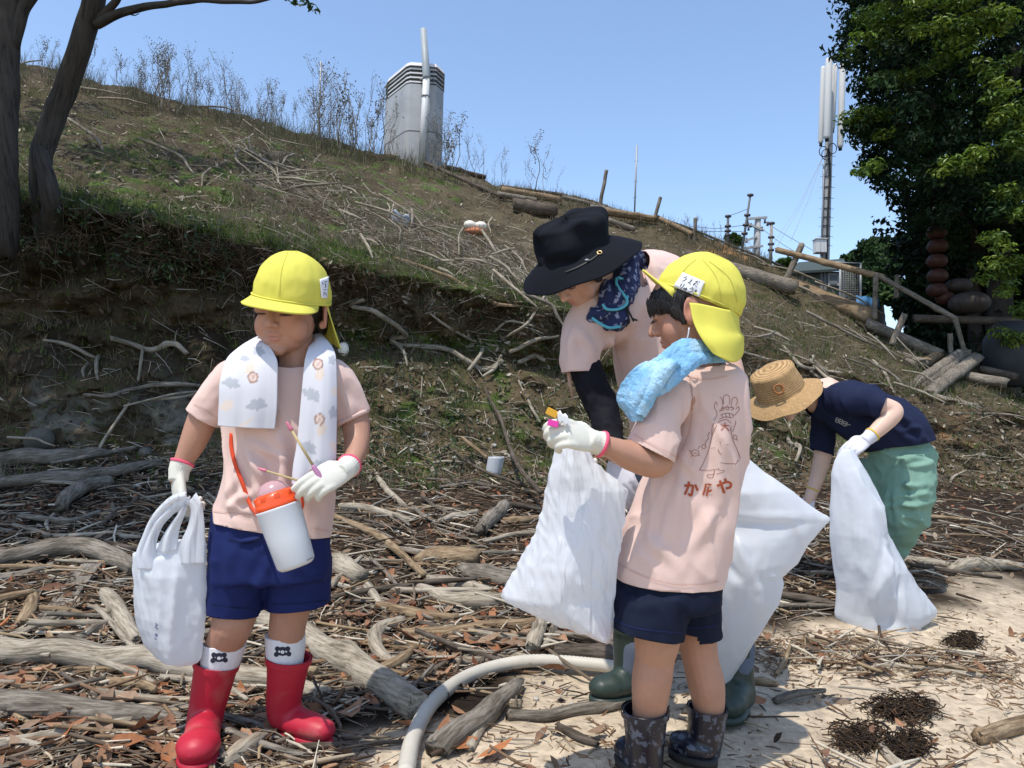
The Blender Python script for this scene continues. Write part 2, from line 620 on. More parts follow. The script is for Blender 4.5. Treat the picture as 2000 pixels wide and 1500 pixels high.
moss = np.exp(-((gy - lipy + 12) / 26.0) ** 2) * smoothstep(0.0, 0.5, nz2 + 0.38) * (gx < 1250) * (co[:, 1] < 8.5) * (co[:, 1] > 4)
moss = np.maximum(moss, 0.85 * smoothstep(0.05, 0.45, nz2 + 0.02) * hill * (gx < 900) * smoothstep(180, 300, gy))
gc = mixc(gc, c_shade * 1.3, 0.75 * smoothstep(-0.15, 0.35, nz - nz2 * 0.6) * hill * (gx < 760))  # shade patches painted into the left hillside colour
moss = np.maximum(moss, 0.8 * smoothstep(0.1, 0.45, nz2) * face * (gx > 640) * (gx < 1700) * (lipd < 0.35))
gc = mixc(gc, c_moss, np.clip(moss, 0, 1))
gc = mixc(gc, c_red, np.clip(smoothstep(0, 0.6, 0.8 + nz - np.hypot((gx - 1420) / 65, (gy - 492) / 25)) * hill, 0, 1))
gc = mixc(gc, c_red * 0.75, np.clip(smoothstep(0, 0.6, 0.7 + nz - np.hypot((gx - 1830) / 70, (gy - 850) / 50)), 0, 1) * (gy < 940))
gc = mixc(gc, c_shade, face * smoothstep(0.05, 0.5, lipd + 0.35 * nz) * (0.9 - 0.5 * smoothstep(560, 800, gx)))  # shade below the lip, painted into the face colour
gc = mixc(gc, gc * 0.45, np.clip(face + 0.6 * (1 - hill) * (gy < 960), 0, 1) * smoothstep(640, 420, gx) * (gy > lipy - 10) * (gy < 900) * 0.55)  # left bank colour darkened further to deepen its shade
gc = mixc(gc, c_sand, SANDM)
gc *= (1 + 0.45 * nz * (1 - SANDM))[:, None]
idx = np.arange(nr * nc).reshape(nr, nc)
fs = np.stack([idx[:-1, :-1], idx[:-1, 1:], idx[1:, 1:], idx[1:, :-1]], -1).reshape(-1, 4)
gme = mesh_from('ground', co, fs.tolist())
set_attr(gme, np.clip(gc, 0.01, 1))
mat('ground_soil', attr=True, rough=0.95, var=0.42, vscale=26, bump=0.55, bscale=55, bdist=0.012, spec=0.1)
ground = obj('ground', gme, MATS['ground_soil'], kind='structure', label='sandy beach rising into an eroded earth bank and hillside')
GB = bvh_of(gme)
def gh(x, y):
    h = GB.ray_cast(Vector((x, y, 30)), Vector((0, 0, -1)))
    return h[0] if h[0] is not None else Vector((x, y, 0))
def gpx(px, py):
    d = (P(px, py, 1.0) - CAM).normalized()
    h = GB.ray_cast(CAM, d)
    return (h[0], h[1] if h[1].dot(d) < 0 else -h[1]) if h[0] is not None else None
# ---------------------------------------------------------------- materials for wood, leaves, plants
def wood_mat(name, c1, c2, scale=9.0, bump=0.6):
    m = bpy.data.materials.new(name); m.use_nodes = True
    nt = m.node_tree; N = nt.nodes; L = nt.links; b = N['Principled BSDF']
    b.inputs['Roughness'].default_value = 0.85; b.inputs['Specular IOR Level'].default_value = 0.2
    a = N.new('ShaderNodeAttribute'); a.attribute_name = 'grain'
    n1 = N.new('ShaderNodeTexNoise'); n1.inputs['Scale'].default_value = scale; n1.inputs['Detail'].default_value = 7; n1.inputs['Roughness'].default_value = 0.7
    L.new(a.outputs['Vector'], n1.inputs['Vector'])
    tc = N.new('ShaderNodeTexCoord')
    n2 = N.new('ShaderNodeTexNoise'); n2.inputs['Scale'].default_value = 5; n2.inputs['Detail'].default_value = 3
    L.new(tc.outputs['Object'], n2.inputs['Vector'])
    r = N.new('ShaderNodeValToRGB')
    r.color_ramp.elements[0].position = 0.36; r.color_ramp.elements[0].color = (*[q * 0.45 for q in c2], 1)
    r.color_ramp.elements[1].position = 0.62; r.color_ramp.elements[1].color = (*c1, 1)
    e = r.color_ramp.elements.new(0.47); e.color = (*c2, 1)
    ad = N.new('ShaderNodeMath'); ad.operation = 'MULTIPLY_ADD'; ad.inputs[1].default_value = 0.35; 
    sb = N.new('ShaderNodeMath'); sb.operation = 'SUBTRACT'; sb.inputs[1].default_value = 0.17
    L.new(n2.outputs[0], ad.inputs[0]); L.new(n1.outputs[0], sb.inputs[0]); L.new(sb.outputs[0], ad.inputs[2])
    L.new(ad.outputs[0], r.inputs[0]); L.new(r.outputs[0], b.inputs['Base Color'])
    bp = N.new('ShaderNodeBump'); bp.inputs['Strength'].default_value = bump; bp.inputs['Distance'].default_value = 0.004
    L.new(n1.outputs[0], bp.inputs['Height']); L.new(bp.outputs[0], b.inputs['Normal'])
    MATS[name] = m
    return m
wood_mat('wood_bleached', (0.40, 0.35, 0.275), (0.25, 0.21, 0.155))
wood_mat('wood_grey', (0.25, 0.22, 0.18), (0.13, 0.11, 0.085))
wood_mat('wood_tan', (0.32, 0.24, 0.15), (0.19, 0.13, 0.075))
wood_mat('wood_dark', (0.13, 0.105, 0.085), (0.07, 0.055, 0.04))
wood_mat('bark', (0.060, 0.053, 0.046), (0.045, 0.040, 0.035), scale=4, bump=0.3)
wood_mat('root_pale', (0.34, 0.30, 0.24), (0.22, 0.19, 0.14))
mat('litter', attr=True, rough=0.85, var=0.25, vscale=40, spec=0.2)
mat('dry_leaf', attr=True, rough=0.7, var=0.3, vscale=50, spec=0.25, trans=0.15)
mat('green_leaf', attr=True, rough=0.45, var=0.15, vscale=20, spec=0.4, trans=0.3)
mat('dark_leaf', attr=True, rough=0.6, var=0.15, vscale=20, spec=0.15, trans=0.1)
mat('grass_blade', attr=True, rough=0.7, spec=0.2, trans=0.3)

def grain_attr(me, arr):
    at = me.attributes.new('grain', 'FLOAT_VECTOR', 'POINT')
    at.data.foreach_set('vector', np.asarray(arr, float).ravel())

def log_mesh(pts, radii, seg=14, rough=0.12, flat=1.0, seed=None, knots=2, up=None, step=None, wob=0.35):
    seed = rnd.random() * 100 if seed is None else seed
    pts = [Vector(p) for p in pts]
    L = sum((pts[i + 1] - pts[i]).length for i in range(len(pts) - 1))
    rmax = max(radii)
    n = max(6, min(40, int(L / max(0.012, rmax * 0.6))))
    sm = smooth_path(pts, n)
    rr = [max(0.0015, q[0]) for q in smooth_path([(r, 0, 0) for r in radii], n)] if len(radii) > 1 else [radii[0]] * n
    for i, p in enumerate(sm):
        w = rmax * wob
        sm[i] = p + Vector((noise.noise(p * 7 + Vector((seed, 0, 0))), noise.noise(p * 7 + Vector((0, seed, 0))), noise.noise(p * 7 + Vector((0, 0, seed))))) * w
    kn = [(rnd.random(), rnd.random() * 2 * pi, 0.2 + rnd.random() * 0.35) for _ in range(knots)]
    vs, fs = tube(sm, rr, seg=seg, flat=flat, up=up)
    gr = []
    d = 0
    for i in range(n):
        if i: d += (sm[i] - sm[i - 1]).length
        for k in range(seg):
            a = 2 * pi * k / seg
            tw = a + d * 2.0
            g = Vector((cos(tw) * rr[i] * 14, sin(tw) * rr[i] * 14, d * 1.6))
            gr.append(g + Vector((seed, 0, 0)))
            v = vs[i * seg + k]
            o = v - sm[i]
            dn = noise.noise(Vector((cos(tw) * 2.4 + seed, sin(tw) * 2.4, d * 3.0))) * 1.0 + noise.noise(Vector((cos(tw) * 6 + seed, sin(tw) * 6, d * 14.0))) * 0.5
            bump = 0
            for kt, ka, kh in kn:
                da = min(abs(a - ka), 2 * pi - abs(a - ka))
                bump += kh * math.exp(-((i / n - kt) * L / (rr[i] * 1.2)) ** 2 - (da / 0.7) ** 2)
            vs[i * seg + k] = sm[i] + o * (1 + rough * dn + bump)
    # broken ends
    for k in range(seg):
        t0 = (sm[0] - sm[1]).normalized(); t1 = (sm[-1] - sm[-2]).normalized()
        vs[k] = vs[k] + t0 * rr[0] * (rnd.random() * 0.9)
        vs[(n - 1) * seg + k] = vs[(n - 1) * seg + k] + t1 * rr[-1] * (rnd.random() * 0.9)
    me = mesh_from('log', vs, fs)
    grain_attr(me, gr)
    return me

def on_ground(pxs, rpx, lift=0.75, sink=0.0):
    """a polyline of photo points laid on the ground; radii in photo pixels"""
    pts, rad = [], []
    rpx = rpx if hasattr(rpx, '__len__') else [rpx] * len(pxs)
    for (x, y), r in zip(pxs, rpx):
        h = gpx(x, y + r * 0.4)
        d = to_px(h[0])[2]
        rr = r * S(d)
        pts.append(h[0] + h[1] * rr * lift)
        rad.append(rr)
    return pts, rad

def driftwood(label, pxs, rpx, m='wood_bleached', lift=0.75, name='driftwood_log', cat='driftwood', group='driftwood pieces lying in the wrack', **kw):
    pts, rad = on_ground(pxs, rpx, lift)
    me = log_mesh(pts, rad, **kw)
    return obj(name, me, MATS[m], label=label, cat=cat, group=group, origin=pts[len(pts) // 2])

D = driftwood
D('long pale driftwood log lying behind the red boots and reaching the left edge', [(-80, 1278), (120, 1290), (300, 1308), (430, 1332), (540, 1348), (640, 1362)], [23, 25, 25, 23, 19, 14], lift=1.0)
D('mottled thick driftwood log, lowest of the logs left of the red boots', [(-80, 1372), (60, 1388), (200, 1402), (350, 1412)], [27, 28, 24, 12], 'wood_grey', lift=0.8)
D('dark arched driftwood branch left of the small carrier bag', [(-50, 1110), (90, 1084), (180, 1084), (265, 1118)], [15, 18, 18, 15], 'wood_grey', lift=1.1)
D('smooth thick driftwood trunk running diagonally right of the red boots', [(495, 1200), (600, 1255), (700, 1318), (812, 1388)], [16, 23, 29, 30], 'wood_bleached', lift=0.8, rough=0.05)
D('grey cracked driftwood log under the white hose', [(1005, 1345), (935, 1405), (862, 1466)], [16, 23, 25], 'wood_grey', lift=0.7, rough=0.25)
D('curved white root piece beside the grey cracked log', [(1014, 1380), (978, 1380), (945, 1408), (915, 1462)], [8, 10, 12, 11], 'wood_bleached')
D('hook shaped bleached driftwood right of the red boots', [(780, 1214), (738, 1238), (732, 1268), (755, 1294), (795, 1310)], [10, 15, 14, 12, 9], 'wood_bleached')
D('bleached tapering driftwood touching the corner of the white bag', [(812, 1150), (870, 1172), (940, 1182), (1000, 1172)], [7, 15, 18, 14], 'wood_bleached')
D('short pale round driftwood log above the tapering one', [(838, 1136), (880, 1140), (950, 1156)], [9, 12, 9], 'wood_bleached')
D('ridged bark covered driftwood log left of the white bag corner', [(905, 1112), (950, 1132), (995, 1140)], [12, 22, 20], 'wood_grey', rough=0.3)
D('rotten brown stump piece in the middle of the wrack', [(815, 1102), (865, 1090), (925, 1098)], [9, 20, 14], 'wood_tan', rough=0.4)
D('long olive driftwood stick below the tapering log', [(745, 1190), (800, 1202), (885, 1212)], [11, 12, 10], 'wood_tan')
D('forked leaning driftwood stick right of the navy shorts', [(716, 1148), (735, 1176), (758, 1198)], [9, 9, 7])
D('thin straight driftwood stick beneath the brown stump', [(756, 1262), (800, 1270), (862, 1286)], [6, 8, 7], 'wood_tan')
D('pale straight driftwood stick over the white hose bend', [(862, 1290), (930, 1294), (1000, 1290)], [8, 8, 6])
D('branched pale driftwood stick under the white bag', [(932, 1270), (995, 1282), (1068, 1294)], [5, 9, 6])
D('brown driftwood log crossing behind the branched stick', [(788, 1240), (860, 1240), (930, 1232), (1042, 1222)], [10, 14, 13, 11], 'wood_tan')
D('upright pale driftwood stub below the white bag', [(1060, 1214), (1052, 1245), (1044, 1278)], [13, 14, 15], lift=1.2)
D('slim grey driftwood stub right of the pale one', [(1086, 1226), (1076, 1248), (1064, 1270)], [8, 8, 7], 'wood_grey', lift=1.1)
D('fat pale driftwood chunk beside the navy shorts', [(640, 1095), (670, 1110), (705, 1128)], [12, 20, 16])
D('long thin driftwood pole slanting right of the pink shirt hem', [(650, 1012), (740, 1056), (828, 1130)], [6, 8, 7], 'wood_tan', lift=1.4)
D('brown straight driftwood stick behind the pink shirt hem', [(736, 998), (790, 998), (838, 993)], [4, 5, 5], 'wood_tan')
D('bent bleached driftwood stick right of the gloved hand', [(738, 936), (755, 962), (790, 992)], [5, 6, 5], lift=1.2)
D('pale horizontal driftwood stick under the gloved hand', [(666, 990), (730, 1000), (805, 1020)], [7, 9, 5])
D('stout grey driftwood stub in the far wrack', [(938, 1040), (962, 1016), (984, 996)], [13, 14, 12], 'wood_grey', lift=0.9)
D('brown driftwood stick touching the white bag edge', [(985, 1018), (1020, 1020), (1050, 1016)], [6, 8, 8], 'wood_tan')
D('light driftwood stick left of the grey stub', [(860, 1020), (895, 1010), (930, 1000)], [6, 7, 5])
D('dark barnacled driftwood log behind the green boot', [(1090, 1278), (1150, 1286), (1240, 1292)], [14, 22, 20], 'wood_dark', rough=0.3)
D('grey driftwood log below the green boot', [(1000, 1402), (1060, 1402), (1140, 1388), (1215, 1380)], [11, 12, 12, 9], 'wood_grey')
D('dark driftwood stick half in the sand below the green boot', [(1090, 1422), (1125, 1440), (1165, 1456)], [7, 9, 6], 'wood_dark')
D('low pale driftwood log on the far right of the wrack', [(1855, 1118), (1900, 1106), (1990, 1108)], [9, 14, 9])
D('long driftwood branch behind the standing rubbish bag', [(1762, 1096), (1810, 1100), (1862, 1106)], [6, 9, 6])
D('knobbly driftwood log on the sand at the right edge', [(1912, 1446), (1960, 1432), (2060, 1402)], [13, 16, 16], 'wood_tan')
D('split white cane on the sand at the bottom right', [(1702, 1440), (1730, 1470), (1775, 1520)], [7, 9, 9], 'wood_bleached')
D('dark log in the shade at the left foot of the bank', [(-60, 910), (110, 903), (245, 884)], [15, 16, 12], 'wood_grey', lift=1.2)
D('second dark log in the shade below the bank', [(-60, 958), (150, 938), (310, 912)], [11, 13, 8], 'wood_grey', lift=1.2)
D('thin dark driftwood stick slanting over the shaded logs', [(100, 912), (180, 900), (266, 880)], [3, 4, 4], 'wood_grey', lift=3)
D('thick shaded driftwood branch rising to the right', [(120, 998), (160, 962), (210, 946)], [12, 15, 11], 'wood_grey', lift=1.2)
D('slim shaded driftwood stick above the arched branch', [(40, 1012), (130, 1024), (192, 1006)], [5, 6, 5], 'wood_grey', lift=1.6)
D('weathered driftwood stick under the arched branch', [(-30, 1138), (40, 1126), (98, 1112)], [9, 9, 7], 'wood_grey')
D('tan driftwood stick above the long pale log', [(82, 1230), (140, 1248), (205, 1272)], [8, 9, 8], 'wood_tan')
D('grey driftwood branch crossing above the long pale log', [(130, 1268), (180, 1240), (226, 1218)], [8, 9, 7], 'wood_grey', lift=1.4)
D('chunky bleached driftwood left of the carrier bag', [(206, 1166), (234, 1208), (262, 1258)], [14, 17, 13])
D('short stubby driftwood log beside the grey plank', [(42, 1220), (60, 1196), (66, 1172)], [12, 14, 11], 'wood_tan')
D('thin peeled twig leaning on the long pale log', [(158, 1272), (176, 1302), (215, 1334)], [5, 5, 4])
D('split pale wood piece in front of the red boots', [(442, 1496), (490, 1462), (550, 1424)], [15, 19, 9], 'wood_bleached', rough=0.3)
D('tan driftwood branch at the left of the bottom edge', [(20, 1455), (80, 1448), (150, 1470)], [5, 6, 5], 'wood_tan')
D('dark bent driftwood under the split log at the left', [(-20, 1330), (60, 1338), (150, 1345)], [6, 7, 4], 'wood_dark')
D('driftwood piece with a knot below the standing rubbish bag', [(1560, 1250), (1620, 1258), (1690, 1250)], [4, 9, 6], 'wood_tan')
D('long thin cane on the wrack strip at the right', [(1700, 1300), (1790, 1305), (1925, 1322)], [3, 5, 6], 'wood_bleached')
D('short gnarled driftwood near the far green boot', [(1462, 1332), (1490, 1336), (1515, 1338)], [6, 8, 5], 'wood_tan')
# the plank
def plank(label, a, b, w, t, m='wood_grey', name='plank'):
    (p0, p1), _ = on_ground([a, b], [4, 4])
    ax = (p1 - p0).normalized(); n = Vector((0.05, -0.2, 1)).normalized()
    R = frame3(ax, n)
    rings = []
    vs, fs = [], []
    Nn = 14
    L = (p1 - p0).length
    g = []
    prof = [(-1, -1), (-0.5, -1), (0.5, -1), (1, -1), (1, 1), (0.4, 1), (-0.4, 1), (-1, 1)]
    for i in range(Nn):
        c = p0 + (p1 - p0) * (i / (Nn - 1)) + Vector((0, 0, t * 0.6))
        for x, z in prof:
            e = (rnd.random() - 0.5) * 0.12
            vs.append(c + R @ Vector((x * w * (1 + e), (rnd.random() - 0.5) * (0.04 if i in (0, Nn - 1) else 0), z * t * (1 + e))))
            g.append((x * w * 30, z * t * 30, i / (Nn - 1) * L * 1.5))
    k = len(prof)
    for i in range(Nn - 1):
        for j in range(k):
            fs.append((i * k + j, i * k + (j + 1) % k, (i + 1) * k + (j + 1) % k, (i + 1) * k + j))
    fs += [tuple(range(k - 1, -1, -1)), tuple((Nn - 1) * k + j for j in range(k))]
    me = mesh_from(name, vs, fs, smooth=False); grain_attr(me, g)
    return obj(name, me, MATS[m], label=label, cat='plank', origin=p0)
plank('weathered grey plank lying left of the carrier bag', (92, 1222), (178, 1112), 0.038, 0.013)
# the hose: a spiral ribbed tube
pts, rad = on_ground([(790, 1530), (806, 1455), (850, 1384), (925, 1330), (1035, 1306), (1170, 1311), (1225, 1322)], [19, 18, 18, 18, 17, 16, 15], lift=1.25)
sm = smooth_path(pts, 220)
vs, fs = tube(sm, [0.0185 * (1 + 0.07 * (i % 2)) for i in range(220)], seg=20)
mat('hose_plastic', (0.50, 0.465, 0.39), rough=0.55, var=0.12, vscale=10)
obj('hose', mesh_from('hose', vs, fs), MATS['hose_plastic'], label='ribbed off-white plastic hose curving over the driftwood to the bottom edge', cat='hose', origin=pts[3])

# roots and fallen branches on the bank
def root(label, pxs, rpx, m='root_pale', lift=2.0, name='root', cat='root', group='roots and dead branches on the bank', **kw):
    pts, rad = on_ground(pxs, rpx, lift)
    me = log_mesh(pts, rad, seg=8, rough=0.1, **kw)
    return obj(name, me, MATS[m], label=label, cat=cat, group=group, origin=pts[len(pts) // 2])
root('pale bare root curving across the dark bank left of the girl', [(218, 663), (255, 674), (300, 673), (340, 680), (372, 692)], [5, 5, 6, 6, 4])
root('grey root drooping at the far left of the dark bank', [(88, 668), (130, 678), (190, 692)], [3, 4, 4])
root('short hanging root under the left bank root', [(195, 690), (190, 715), (192, 745)], [4, 4, 3])
root('hanging pale root tip in the middle of the dark bank', [(282, 670), (281, 705), (277, 742)], [3, 3, 3])
root('curved dark root above the clay patch', [(165, 765), (215, 775), (255, 762), (330, 752), (400, 758)], [3, 4, 4, 5, 3], 'wood_grey')
root('bent white branch sticking out of the bank right of the girl', [(700, 572), (706, 592), (735, 615), (768, 645), (778, 662)], [4, 4, 5, 5, 4], lift=6)
root('thin stem dropping from the bent white branch', [(778, 662), (785, 700), (796, 725)], [4, 3, 2], lift=6)
root('long wavy branch lying across the slumped bank', [(757, 664), (800, 680), (860, 688), (905, 708), (935, 714), (978, 711)], [3, 4, 5, 5, 5, 4], lift=2.5)
root('straight grey branch running up to the wavy branch', [(838, 612), (880, 642), (930, 668), (975, 680)], [2, 3, 3, 2.5], lift=3)
root('pale forked twig pointing up below the black hat', [(1065, 588), (1040, 620), (1006, 652)], [2.5, 3, 2.5], lift=8)
root('lower fork of the pale twig below the black hat', [(960, 644), (1000, 634), (1045, 626)], [2, 2.5, 2], lift=7)
root('crossed grey stick leaning left on the slump', [(951, 676), (935, 705), (912, 734)], [3.5, 4, 3.5], lift=4)
root('crossed grey stick leaning right on the slump', [(975, 700), (960, 722), (942, 742)], [3, 3.5, 3], lift=3)
root('tan broken branch beside the pink sleeve', [(1015, 720), (1045, 712), (1070, 702)], [4, 5, 4], lift=4)
root('grey branch reaching to the pink sleeve', [(990, 702), (1040, 668), (1098, 658)], [4, 4, 2.5], lift=5)
root('dark upright twig between the bag and the slump', [(945, 775), (965, 835), (985, 900), (1008, 955), (1050, 1003)], [2, 3, 4, 5, 5], 'wood_dark', lift=9, name='dead_branch', cat='branch')
root('dark side twig of the upright twig', [(870, 880), (930, 925), (1010, 962)], [2, 3, 3], 'wood_dark', lift=6, name='dead_branch', cat='branch')
root('brown stick crossing above the white container', [(898, 868), (950, 905), (980, 925)], [4, 4, 3], 'wood_tan', lift=4, name='dead_branch', cat='branch')
root('thin curved stem on the slope above the white bag', [(1010, 750), (1035, 790), (1055, 826)], [2, 3, 2.5], lift=4)
root('long straight pole lying along the bank lip', [(768, 508), (870, 545), (965, 583), (1020, 598)], [3.5, 4, 4, 3], 'wood_tan', lift=2)
root('white zigzag twig on the bank right of the yellow cap', [(1452, 690), (1480, 702), (1500, 706)], [3, 3, 2], lift=3)
root('pale branch on the bank above the straw hat', [(1525, 683), (1560, 706), (1600, 722), (1632, 730)], [3, 4, 3, 2.5], lift=3)
root('second pale branch above the navy shirt', [(1580, 700), (1585, 725), (1612, 742)], [3, 3.5, 2.5], lift=3)
root('short pale twig above the navy shirt', [(1592, 708), (1612, 728), (1630, 728)], [2, 2.5, 2], lift=3)
root('crooked white root hanging under the straw hat', [(1542, 815), (1546, 850), (1556, 880), (1548, 905)], [3, 4, 4, 3], lift=3)
root('short fork of the crooked white root', [(1572, 830), (1560, 860), (1556, 880)], [2, 3, 3], lift=3)
root('pale branch on the bank left of the log pile', [(1702, 708), (1722, 730), (1740, 762)], [2, 3, 2], lift=3)
root('thin pale stick on the bank below the log pile', [(1884, 840), (1905, 846), (1920, 842)], [2, 2.5, 2], lift=2)

# ---------------------------------------------------------------- loose litter, built in bulk with numpy
def rand_px(n, poly_fn):
    out = []
    while len(out) < n:
        x = rnd.uniform(-120, 2120); y = rnd.uniform(860, 1640)
        if rnd.random() < poly_fn(x, y):
            out.append((x, y))
    return out

def frames_on(pxs, hfun=gpx):
    C, Nn = [], []
    for x, y in pxs:
        h = hfun(x, y)
        if h is None: continue
        C.append(h[0]); Nn.append(h[1])
    return np.array(C), np.array(Nn)

def unit(a):
    return a / np.maximum(np.linalg.norm(a, axis=1, keepdims=True), 1e-9)

def sticks_mesh(name, C, Nn, ang, length, rad, cols, rng, tilt=0.15, k=4, bend=0.12, lift=0.5, segs=3):
    n = len(C)
    rx = np.stack([np.cos(ang), np.sin(ang), np.zeros(n)], 1)
    Nn = unit(Nn)
    T = unit(rx - Nn * np.sum(rx * Nn, 1, keepdims=True))
    T = unit(T + Nn * rng.normal(0, tilt, n)[:, None])
    B = unit(np.cross(Nn, T)); Nu = unit(np.cross(T, B))
    vs = np.zeros((n, segs, k, 3))
    bd = rng.normal(0, bend, (n, 2))
    for s in range(segs):
        t = s / (segs - 1) * 2 - 1
        off = (1 - t * t)
        c = C + T * (t * length / 2)[:, None] + B * (bd[:, 0] * length * off)[:, None] + Nu * ((np.abs(bd[:, 1]) * length * off * 0.3) + rad * lift + 0.0)[:, None]
        r = rad * (1 - 0.55 * ((t + 1) / 2) ** 1.5) * (0.8 if s == 0 else 1.0)
        for j in range(k):
            a = 2 * pi * j / k + 0.6
            vs[:, s, j] = c + (B * cos(a) + Nu * sin(a)) * r[:, None]
    V = vs.reshape(-1, 3)
    base = (np.arange(n) * segs * k)[:, None, None]
    q = []
    for s in range(segs - 1):
        for j in range(k):
            j2 = (j + 1) % k
            q.append([s * k + j, (s + 1) * k + j, (s + 1) * k + j2, s * k + j2])
    if k == 4:
        q.append([0, 1, 2, 3]); q.append([(segs - 1) * k + i for i in (3, 2, 1, 0)])
    q = np.array(q)[None]
    Fc = (q + base).reshape(-1, 4)
    me = bpy.data.meshes.new(name)
    me.from_pydata(V, [], Fc.tolist())
    me.polygons.foreach_set('use_smooth', [True] * len(me.polygons))
    set_attr(me, np.repeat(cols, segs * k, axis=0))
    return me

def leaves_mesh(name, C, Nn, size, cols, rng, curl=0.35, flat=0.35, width=0.42):
    """each leaf: a folded, curled blade of 6 faces"""
    n = len(C)
    Nn = unit(unit(Nn) + rng.normal(0, flat, (n, 3)))
    rx = rng.normal(0, 1, (n, 3))
    T = unit(rx - Nn * np.sum(rx * Nn, 1, keepdims=True))
    B = np.cross(Nn, T)
    ts = [-1, -0.35, 0.35, 1]; ws = [0.05, 0.95, 0.85, 0.03]
    cu = rng.normal(curl, curl, n); fo = rng.normal(0.25, 0.25, n)
    vs = np.zeros((n, 4, 3, 3))
    for i, (t, w) in enumerate(zip(ts, ws)):
        for j, s in enumerate((-1, 0, 1)):
            vs[:, i, j] = C + T * (t * size / 2)[:, None] + B * (s * w * width * size / 2)[:, None] + Nn * (size * 0.5 * (cu * (t * t) * 0.5 + fo * abs(s) * w * 0.5))[:, None]
    V = vs.reshape(-1, 3)
    q = np.array([[i * 3 + j, (i + 1) * 3 + j, (i + 1) * 3 + j + 1, i * 3 + j + 1] for i in range(3) for j in range(2)])[None]
    Fc = (q + (np.arange(n) * 12)[:, None, None]).reshape(-1, 4)
    me = bpy.data.meshes.new(name)
    me.from_pydata(V, [], Fc.tolist())
    me.polygons.foreach_set('use_smooth', [True] * len(me.polygons))
    set_attr(me, np.repeat(cols, 12, axis=0))
    return me

rng = np.random.default_rng(11)
def pal(cols, n, jit=0.2):
    c = np.array(cols)[rng.integers(0, len(cols), n)]
    return c * rng.uniform(1 - jit, 1 + jit, (n, 1))
W_PAL = [(0.14, 0.08, 0.045), (0.19, 0.12, 0.07), (0.06, 0.04, 0.028), (0.36, 0.29, 0.20), (0.50, 0.44, 0.34), (0.09, 0.065, 0.045), (0.16, 0.10, 0.06), (0.22, 0.185, 0.14), (0.26, 0.235, 0.20), (0.13, 0.10, 0.07), (0.30, 0.22, 0.13), (0.18, 0.14, 0.10), (0.48, 0.43, 0.34)]
W_FAR = [(0.30, 0.26, 0.20), (0.36, 0.32, 0.26), (0.20, 0.17, 0.13), (0.42, 0.38, 0.31), (0.15, 0.12, 0.09)]
L_PAL = [(0.20, 0.105, 0.06), (0.16, 0.09, 0.055), (0.25, 0.13, 0.07), (0.12, 0.075, 0.05), (0.26, 0.18, 0.11), (0.22, 0.16, 0.11), (0.27, 0.095, 0.045), (0.09, 0.06, 0.04)]
H_PAL = [(0.13, 0.09, 0.055), (0.10, 0.075, 0.05), (0.17, 0.12, 0.07), (0.08, 0.06, 0.04), (0.22, 0.19, 0.14), (0.30, 0.26, 0.19), (0.09, 0.08, 0.04), (0.38, 0.34, 0.27)]

def wrack_density(x, y):
    s = np.interp(x, [0, 500, 700, 900, 1050, 1200, 1450, 1600, 1800, 2000, 2300], [1590, 1490, 1440, 1385, 1320, 1300, 1250, 1215, 1160, 1140, 1130])
    n = 1.0 if y < s - 30 + 60 * noise.noise(Vector((x, y, 0)) * 0.012) else 0.035
    # band of fine wrack on the sand below the standing bag
    if 1480 < x < 1960:
        c = 1270 + (x - 1500) * 0.09
        if abs(y - c) < 48 * (1 - abs(x - 1700) / 330): n = max(n, 0.5)
    if x < 700 and y > 1470: n = max(n, 0.4)
    b = 925 if x > 600 else 895
    if y < b: n *= 0.3
    return n
def depth_w(pxs):
    return pxs
# base layer: big count of small twigs. sample density grows with distance because there each is smaller on screen
def wrack_samples(n, bias):
    out = []
    while len(out) < n:
        x = rnd.uniform(-200, 2200); y = 870 + 780 * rnd.random() ** bias
        if rnd.random() < wrack_density(x, y):
            out.append((x, y))
    return out
for nm, n, bias, lr, rr_, lab in [
    ('twig_litter', 15000, 1.45, (0.02, 0.13), (0.0010, 0.0040), 'fine twigs and sticks matted together along the beach wrack'),
    ('stick_litter', 2600, 1.2, (0.06, 0.34), (0.002, 0.0075), 'loose grey and tan sticks strewn over the wrack')]:
    C, Nn = frames_on(wrack_samples(n, bias))
    n = len(C)
    ang = rng.normal(0.05, 0.75, n)
    L_ = rng.uniform(*lr, n) * rng.uniform(0.6, 1.0, n); Rr = rng.uniform(*rr_, n)
    cols = pal(W_PAL, n)
    C = C + Nn * rng.uniform(0, 0.02, n)[:, None]
    C[:, 2] += 0.004
    me = sticks_mesh(nm, C, Nn, ang, L_, Rr, cols, rng, tilt=0.13, bend=0.05, k=3 if nm == 'twig_litter' else 5, segs=3 if nm == 'twig_litter' else 4)
    obj(nm, me, MATS['litter'], label=lab, kind='stuff')
C, Nn = frames_on(wrack_samples(8500, 1.25))
n = len(C)
me = leaves_mesh('leaf_litter', C + Nn * rng.uniform(0.002, 0.02, n)[:, None], Nn, rng.uniform(0.015, 0.055, n), pal(L_PAL + W_PAL[:4], n, 0.3), rng, curl=0.3, flat=0.4)
obj('leaf_litter', me, MATS['dry_leaf'], label='small dead leaves and bark flakes among the wrack', kind='stuff')
